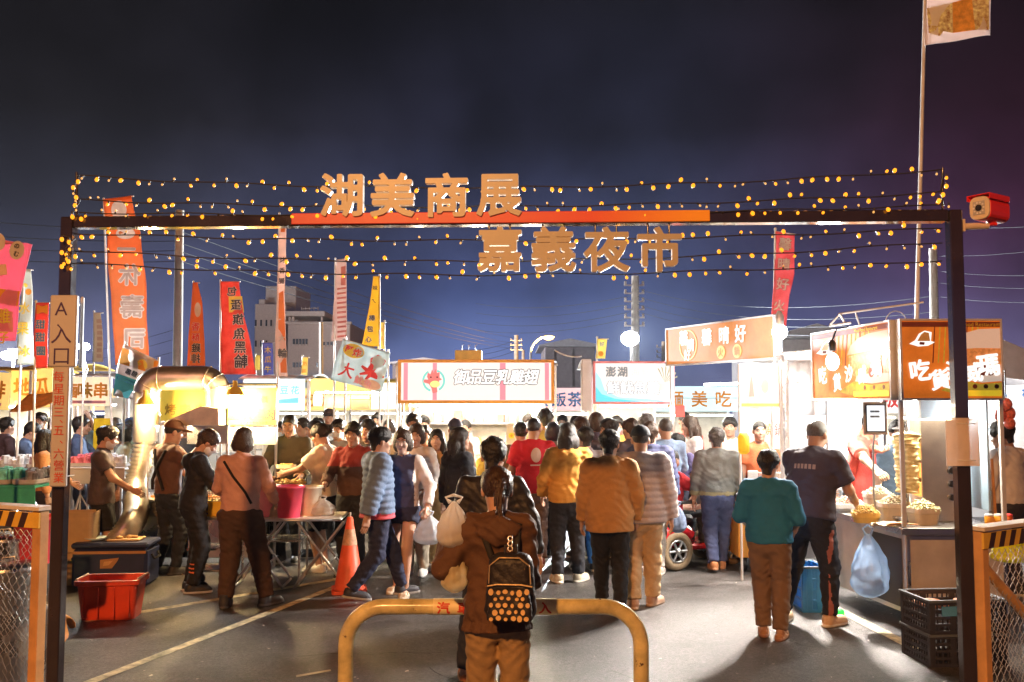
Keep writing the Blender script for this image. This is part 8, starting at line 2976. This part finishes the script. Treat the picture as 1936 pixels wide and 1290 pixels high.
# --- crowd in front of the middle stalls
crowd = [
    ('person in a grey knit top between the cream jacket and the maroon jacket', 640, 12.6, 1.70, 160, 'shirt', (.36, .34, .33), ('short', BK), dict(mask=(.68, .72, .78))),
    ('person with brown hair in a tan top far behind the maroon jacket', 690, 14.0, 1.74, 170, 'jacket', (.40, .28, .18), ('bob', BR), dict(fem=True)),
    ('person in an orange T-shirt behind the smiling white hooded jacket', 802, 12.6, 1.62, 185, 'tee', (.70, .30, .06), ('short', BK), {}),
    ('person with dark hair and pale shirt looking out left of the smiling white jacket', 782, 12.9, 1.77, 172, 'shirt', (.66, .56, .44), ('short', BK), {}),
    ('person in a navy knit cap and white checked shirt facing the rooster stall', 860, 12.2, 1.71, 0, 'shirt', (.62, .58, .58), ('crop', BK), dict(cap=None)),
    ('child in a yellow shirt in front of the rooster stall counter', 930, 12.3, 1.45, 170, 'tee', (.70, .55, .10), ('crop', BK), {}),
    ('person with tied hair in an olive shirt left of the red T-shirt', 985, 11.9, 1.68, 20, 'shirt', (.20, .15, .09), ('bun', BK), dict(fem=True)),
    ('person with dark hair peering over the red T-shirt', 1032, 12.8, 1.84, 10, 'tee', (.70, .56, .12), ('short', BK), {}),
    ('person with blue black hair in a grey jacket right of the red T-shirt', 1046, 11.9, 1.68, 0, 'jacket', (.30, .27, .30), ('bob', (.02, .02, .035)), dict(fem=True)),
    ('person in a dark brown jacket between the mustard hoodie and the tan coat', 1100, 11.8, 1.74, 20, 'jacket', (.10, .08, .09), ('short', BR), dict(mask=(.68, .72, .78))),
    ('tall person with thick reddish hair in a dark violet jacket', 1128, 12.2, 1.80, 5, 'jacket', (.07, .055, .09), ('bob', BR), dict(fem=True)),
    ('person in a dark cap and dark shirt in profile before the blue and white stall', 1156, 11.9, 1.72, 100, 'tee', (.05, .045, .07), ('short', BK), dict(look=(0, 6))),
    ('person in a dark jacket with reddish hair behind the mauve puffer', 1194, 11.8, 1.72, 30, 'jacket', (.08, .06, .075), ('short', BR), {}),
    ('person in bright blue jeans behind the mustard hoodie', 1108, 10.9, 1.64, 15, 'jacket', (.22, .18, .18), ('short', BK), dict(jeans=(.05, .22, .55))),
    ('person in a dark shirt working inside the rooster stall on its right', 1000, 14.5, 1.74, 185, 'tee', (.12, .11, .13), ('short', BR), {}),
    ('person in a white apron working inside the rooster stall on its left', 880, 14.6, 1.66, 175, 'tee', (.70, .62, .60), ('bun', BK), dict(fem=True)),
    ('person in a grey top inside the rooster stall by its left column', 800, 14.6, 1.72, 190, 'tee', (.30, .32, .36), ('short', BK), {}),
    ('vendor in an orange shirt inside the blue and white stall', 1166, 14.1, 1.72, 180, 'tee', (.72, .36, .08), ('short', BK), dict(mask=(.68, .72, .78))),
    ('vendor in an orange red shirt inside the corner stall', 1437, 11.9, 1.70, 175, 'tee', (.62, .16, .06), ('crop', BK), {}),
    ('vendor in a pale shirt inside the corner stall near the hanging menu', 1382, 13.0, 1.72, 160, 'tee', (.72, .66, .56), ('short', BK), {}),
    ('distant person in grey in the gap between the two middle stalls, left', 1064, 17.5, 1.70, 170, 'jacket', (.40, .38, .38), ('short', BK), dict(mask=(.68, .72, .78))),
    ('distant person in white in the gap between the two middle stalls, right', 1088, 18.2, 1.68, 185, 'jacket', (.68, .62, .60), ('bob', BR), {}),
    ('person in a dark cap under the red board of the snack stall', 621, 15.2, 1.82, 185, 'tee', (.52, .46, .40), ('crop', BK), dict(cap=(.05, .03, .03))),
    ('distant person in pale blue under the plank board', 600, 15.0, 1.68, 170, 'tee', (.50, .58, .66), ('short', BK), {}),
    ('distant person in white under the white screens', 735, 15.2, 1.66, 160, 'tee', (.72, .68, .66), ('bob', BR), dict(fem=True)),
    ('distant person in black between snack stall and rooster stall', 712, 16.8, 1.74, 175, 'jacket', (.06, .055, .06), ('short', BK), {}),
    ('person in a grey jacket under the turquoise board', 572, 13.6, 1.70, 150, 'jacket', (.34, .34, .38), ('short', BK), {}),
    ('person in a pale jacket under the barbecue sign', 528, 13.2, 1.66, 190, 'jacket', (.62, .56, .50), ('bob', BK), dict(fem=True, mask=(.70, .72, .76))),
    ('person in a dark vest far behind the barbecue hood', 350, 14.0, 1.70, 170, 'jacket', (.10, .09, .09), ('short', BK), {}),
    ('distant person in tan at the far left of the rooster stall', 762, 13.4, 1.60, 168, 'tee', (.56, .40, .24), ('bob', BK), dict(fem=True)),
    ('person in a striped grey shirt behind the light blue shirt', 1222, 12.6, 1.78, 15, 'shirt', (.46, .44, .46), ('short', GYH), {}),
]
for lab, px, d_, H, hd, kd, col, hair, kw in crowd:
    kw = dict(kw)
    jeans = kw.pop('jeans', (.035, .035, .05))
    if 'navy knit cap' in lab:
        kw['cap'] = (.05, .055, .10)
    person(lab, at(px, d_), H, hd, T(kd, col, sleeve=1.0 if kd != 'tee' else .5), B(jeans, g=.02), hair, res=.02 if d_ > 11.5 else .014, **kw)
# ---------------------------------------------------------------- the street lamp over the entrance road, behind the camera
sl = thing('street_lamp', 'tall sodium street lamp over the entrance road behind the viewer', 'street lamp', (-4.2, -7.0, 0))
MB().tube([(0, 0, 0), (0, 0, 6.2), (.1, .1, 6.8), (.5, .5, 7.1), (1.2, 1.2, 7.2)], [.09, .07, .06, .05, .05], 10).build('mast', m_lampc, sl)
MB().ball((1.3, 1.3, 7.2), .24, 12, (1.4, 1.4, .45)).build('lamp_head', m_lampc, sl)
MB().ball((1.3, 1.3, 7.12), .17, 12, (1.5, 1.5, .4)).build('lamp_glass', glow('sodium_glass', (1.0, .42, .06), 9), sl)
lamp('sodium_light', (1.3, 1.3, 6.9), 1150, (1.0, .42, .125), .18, sl)
# ---------------------------------------------------------------- smoke and damp air over the market
hz = MB().box((0, 0, 6.5), (290, 290, 15)).mesh('haze', [])
hm = bpy.data.materials.new('haze')
hm.use_nodes = True
ht_ = hm.node_tree
ht_.nodes.remove(ht_.nodes['Principled BSDF'])
pv_ = ht_.nodes.new('ShaderNodeVolumePrincipled')
pv_.inputs['Color'].default_value = (.86, .88, .95, 1)
pv_.inputs['Density'].default_value = .00011
pv_.inputs['Anisotropy'].default_value = .35
ht_.links.new(pv_.outputs[0], ht_.nodes['Material Output'].inputs['Volume'])
hz.materials.append(hm)
ho = bpy.data.objects.new('haze', hz)
COL.objects.link(ho)
tag(ho, kind='stuff')
bpy.data.objects.remove(_FO)
bpy.data.curves.remove(_FC)
bpy.context.view_layer.update()
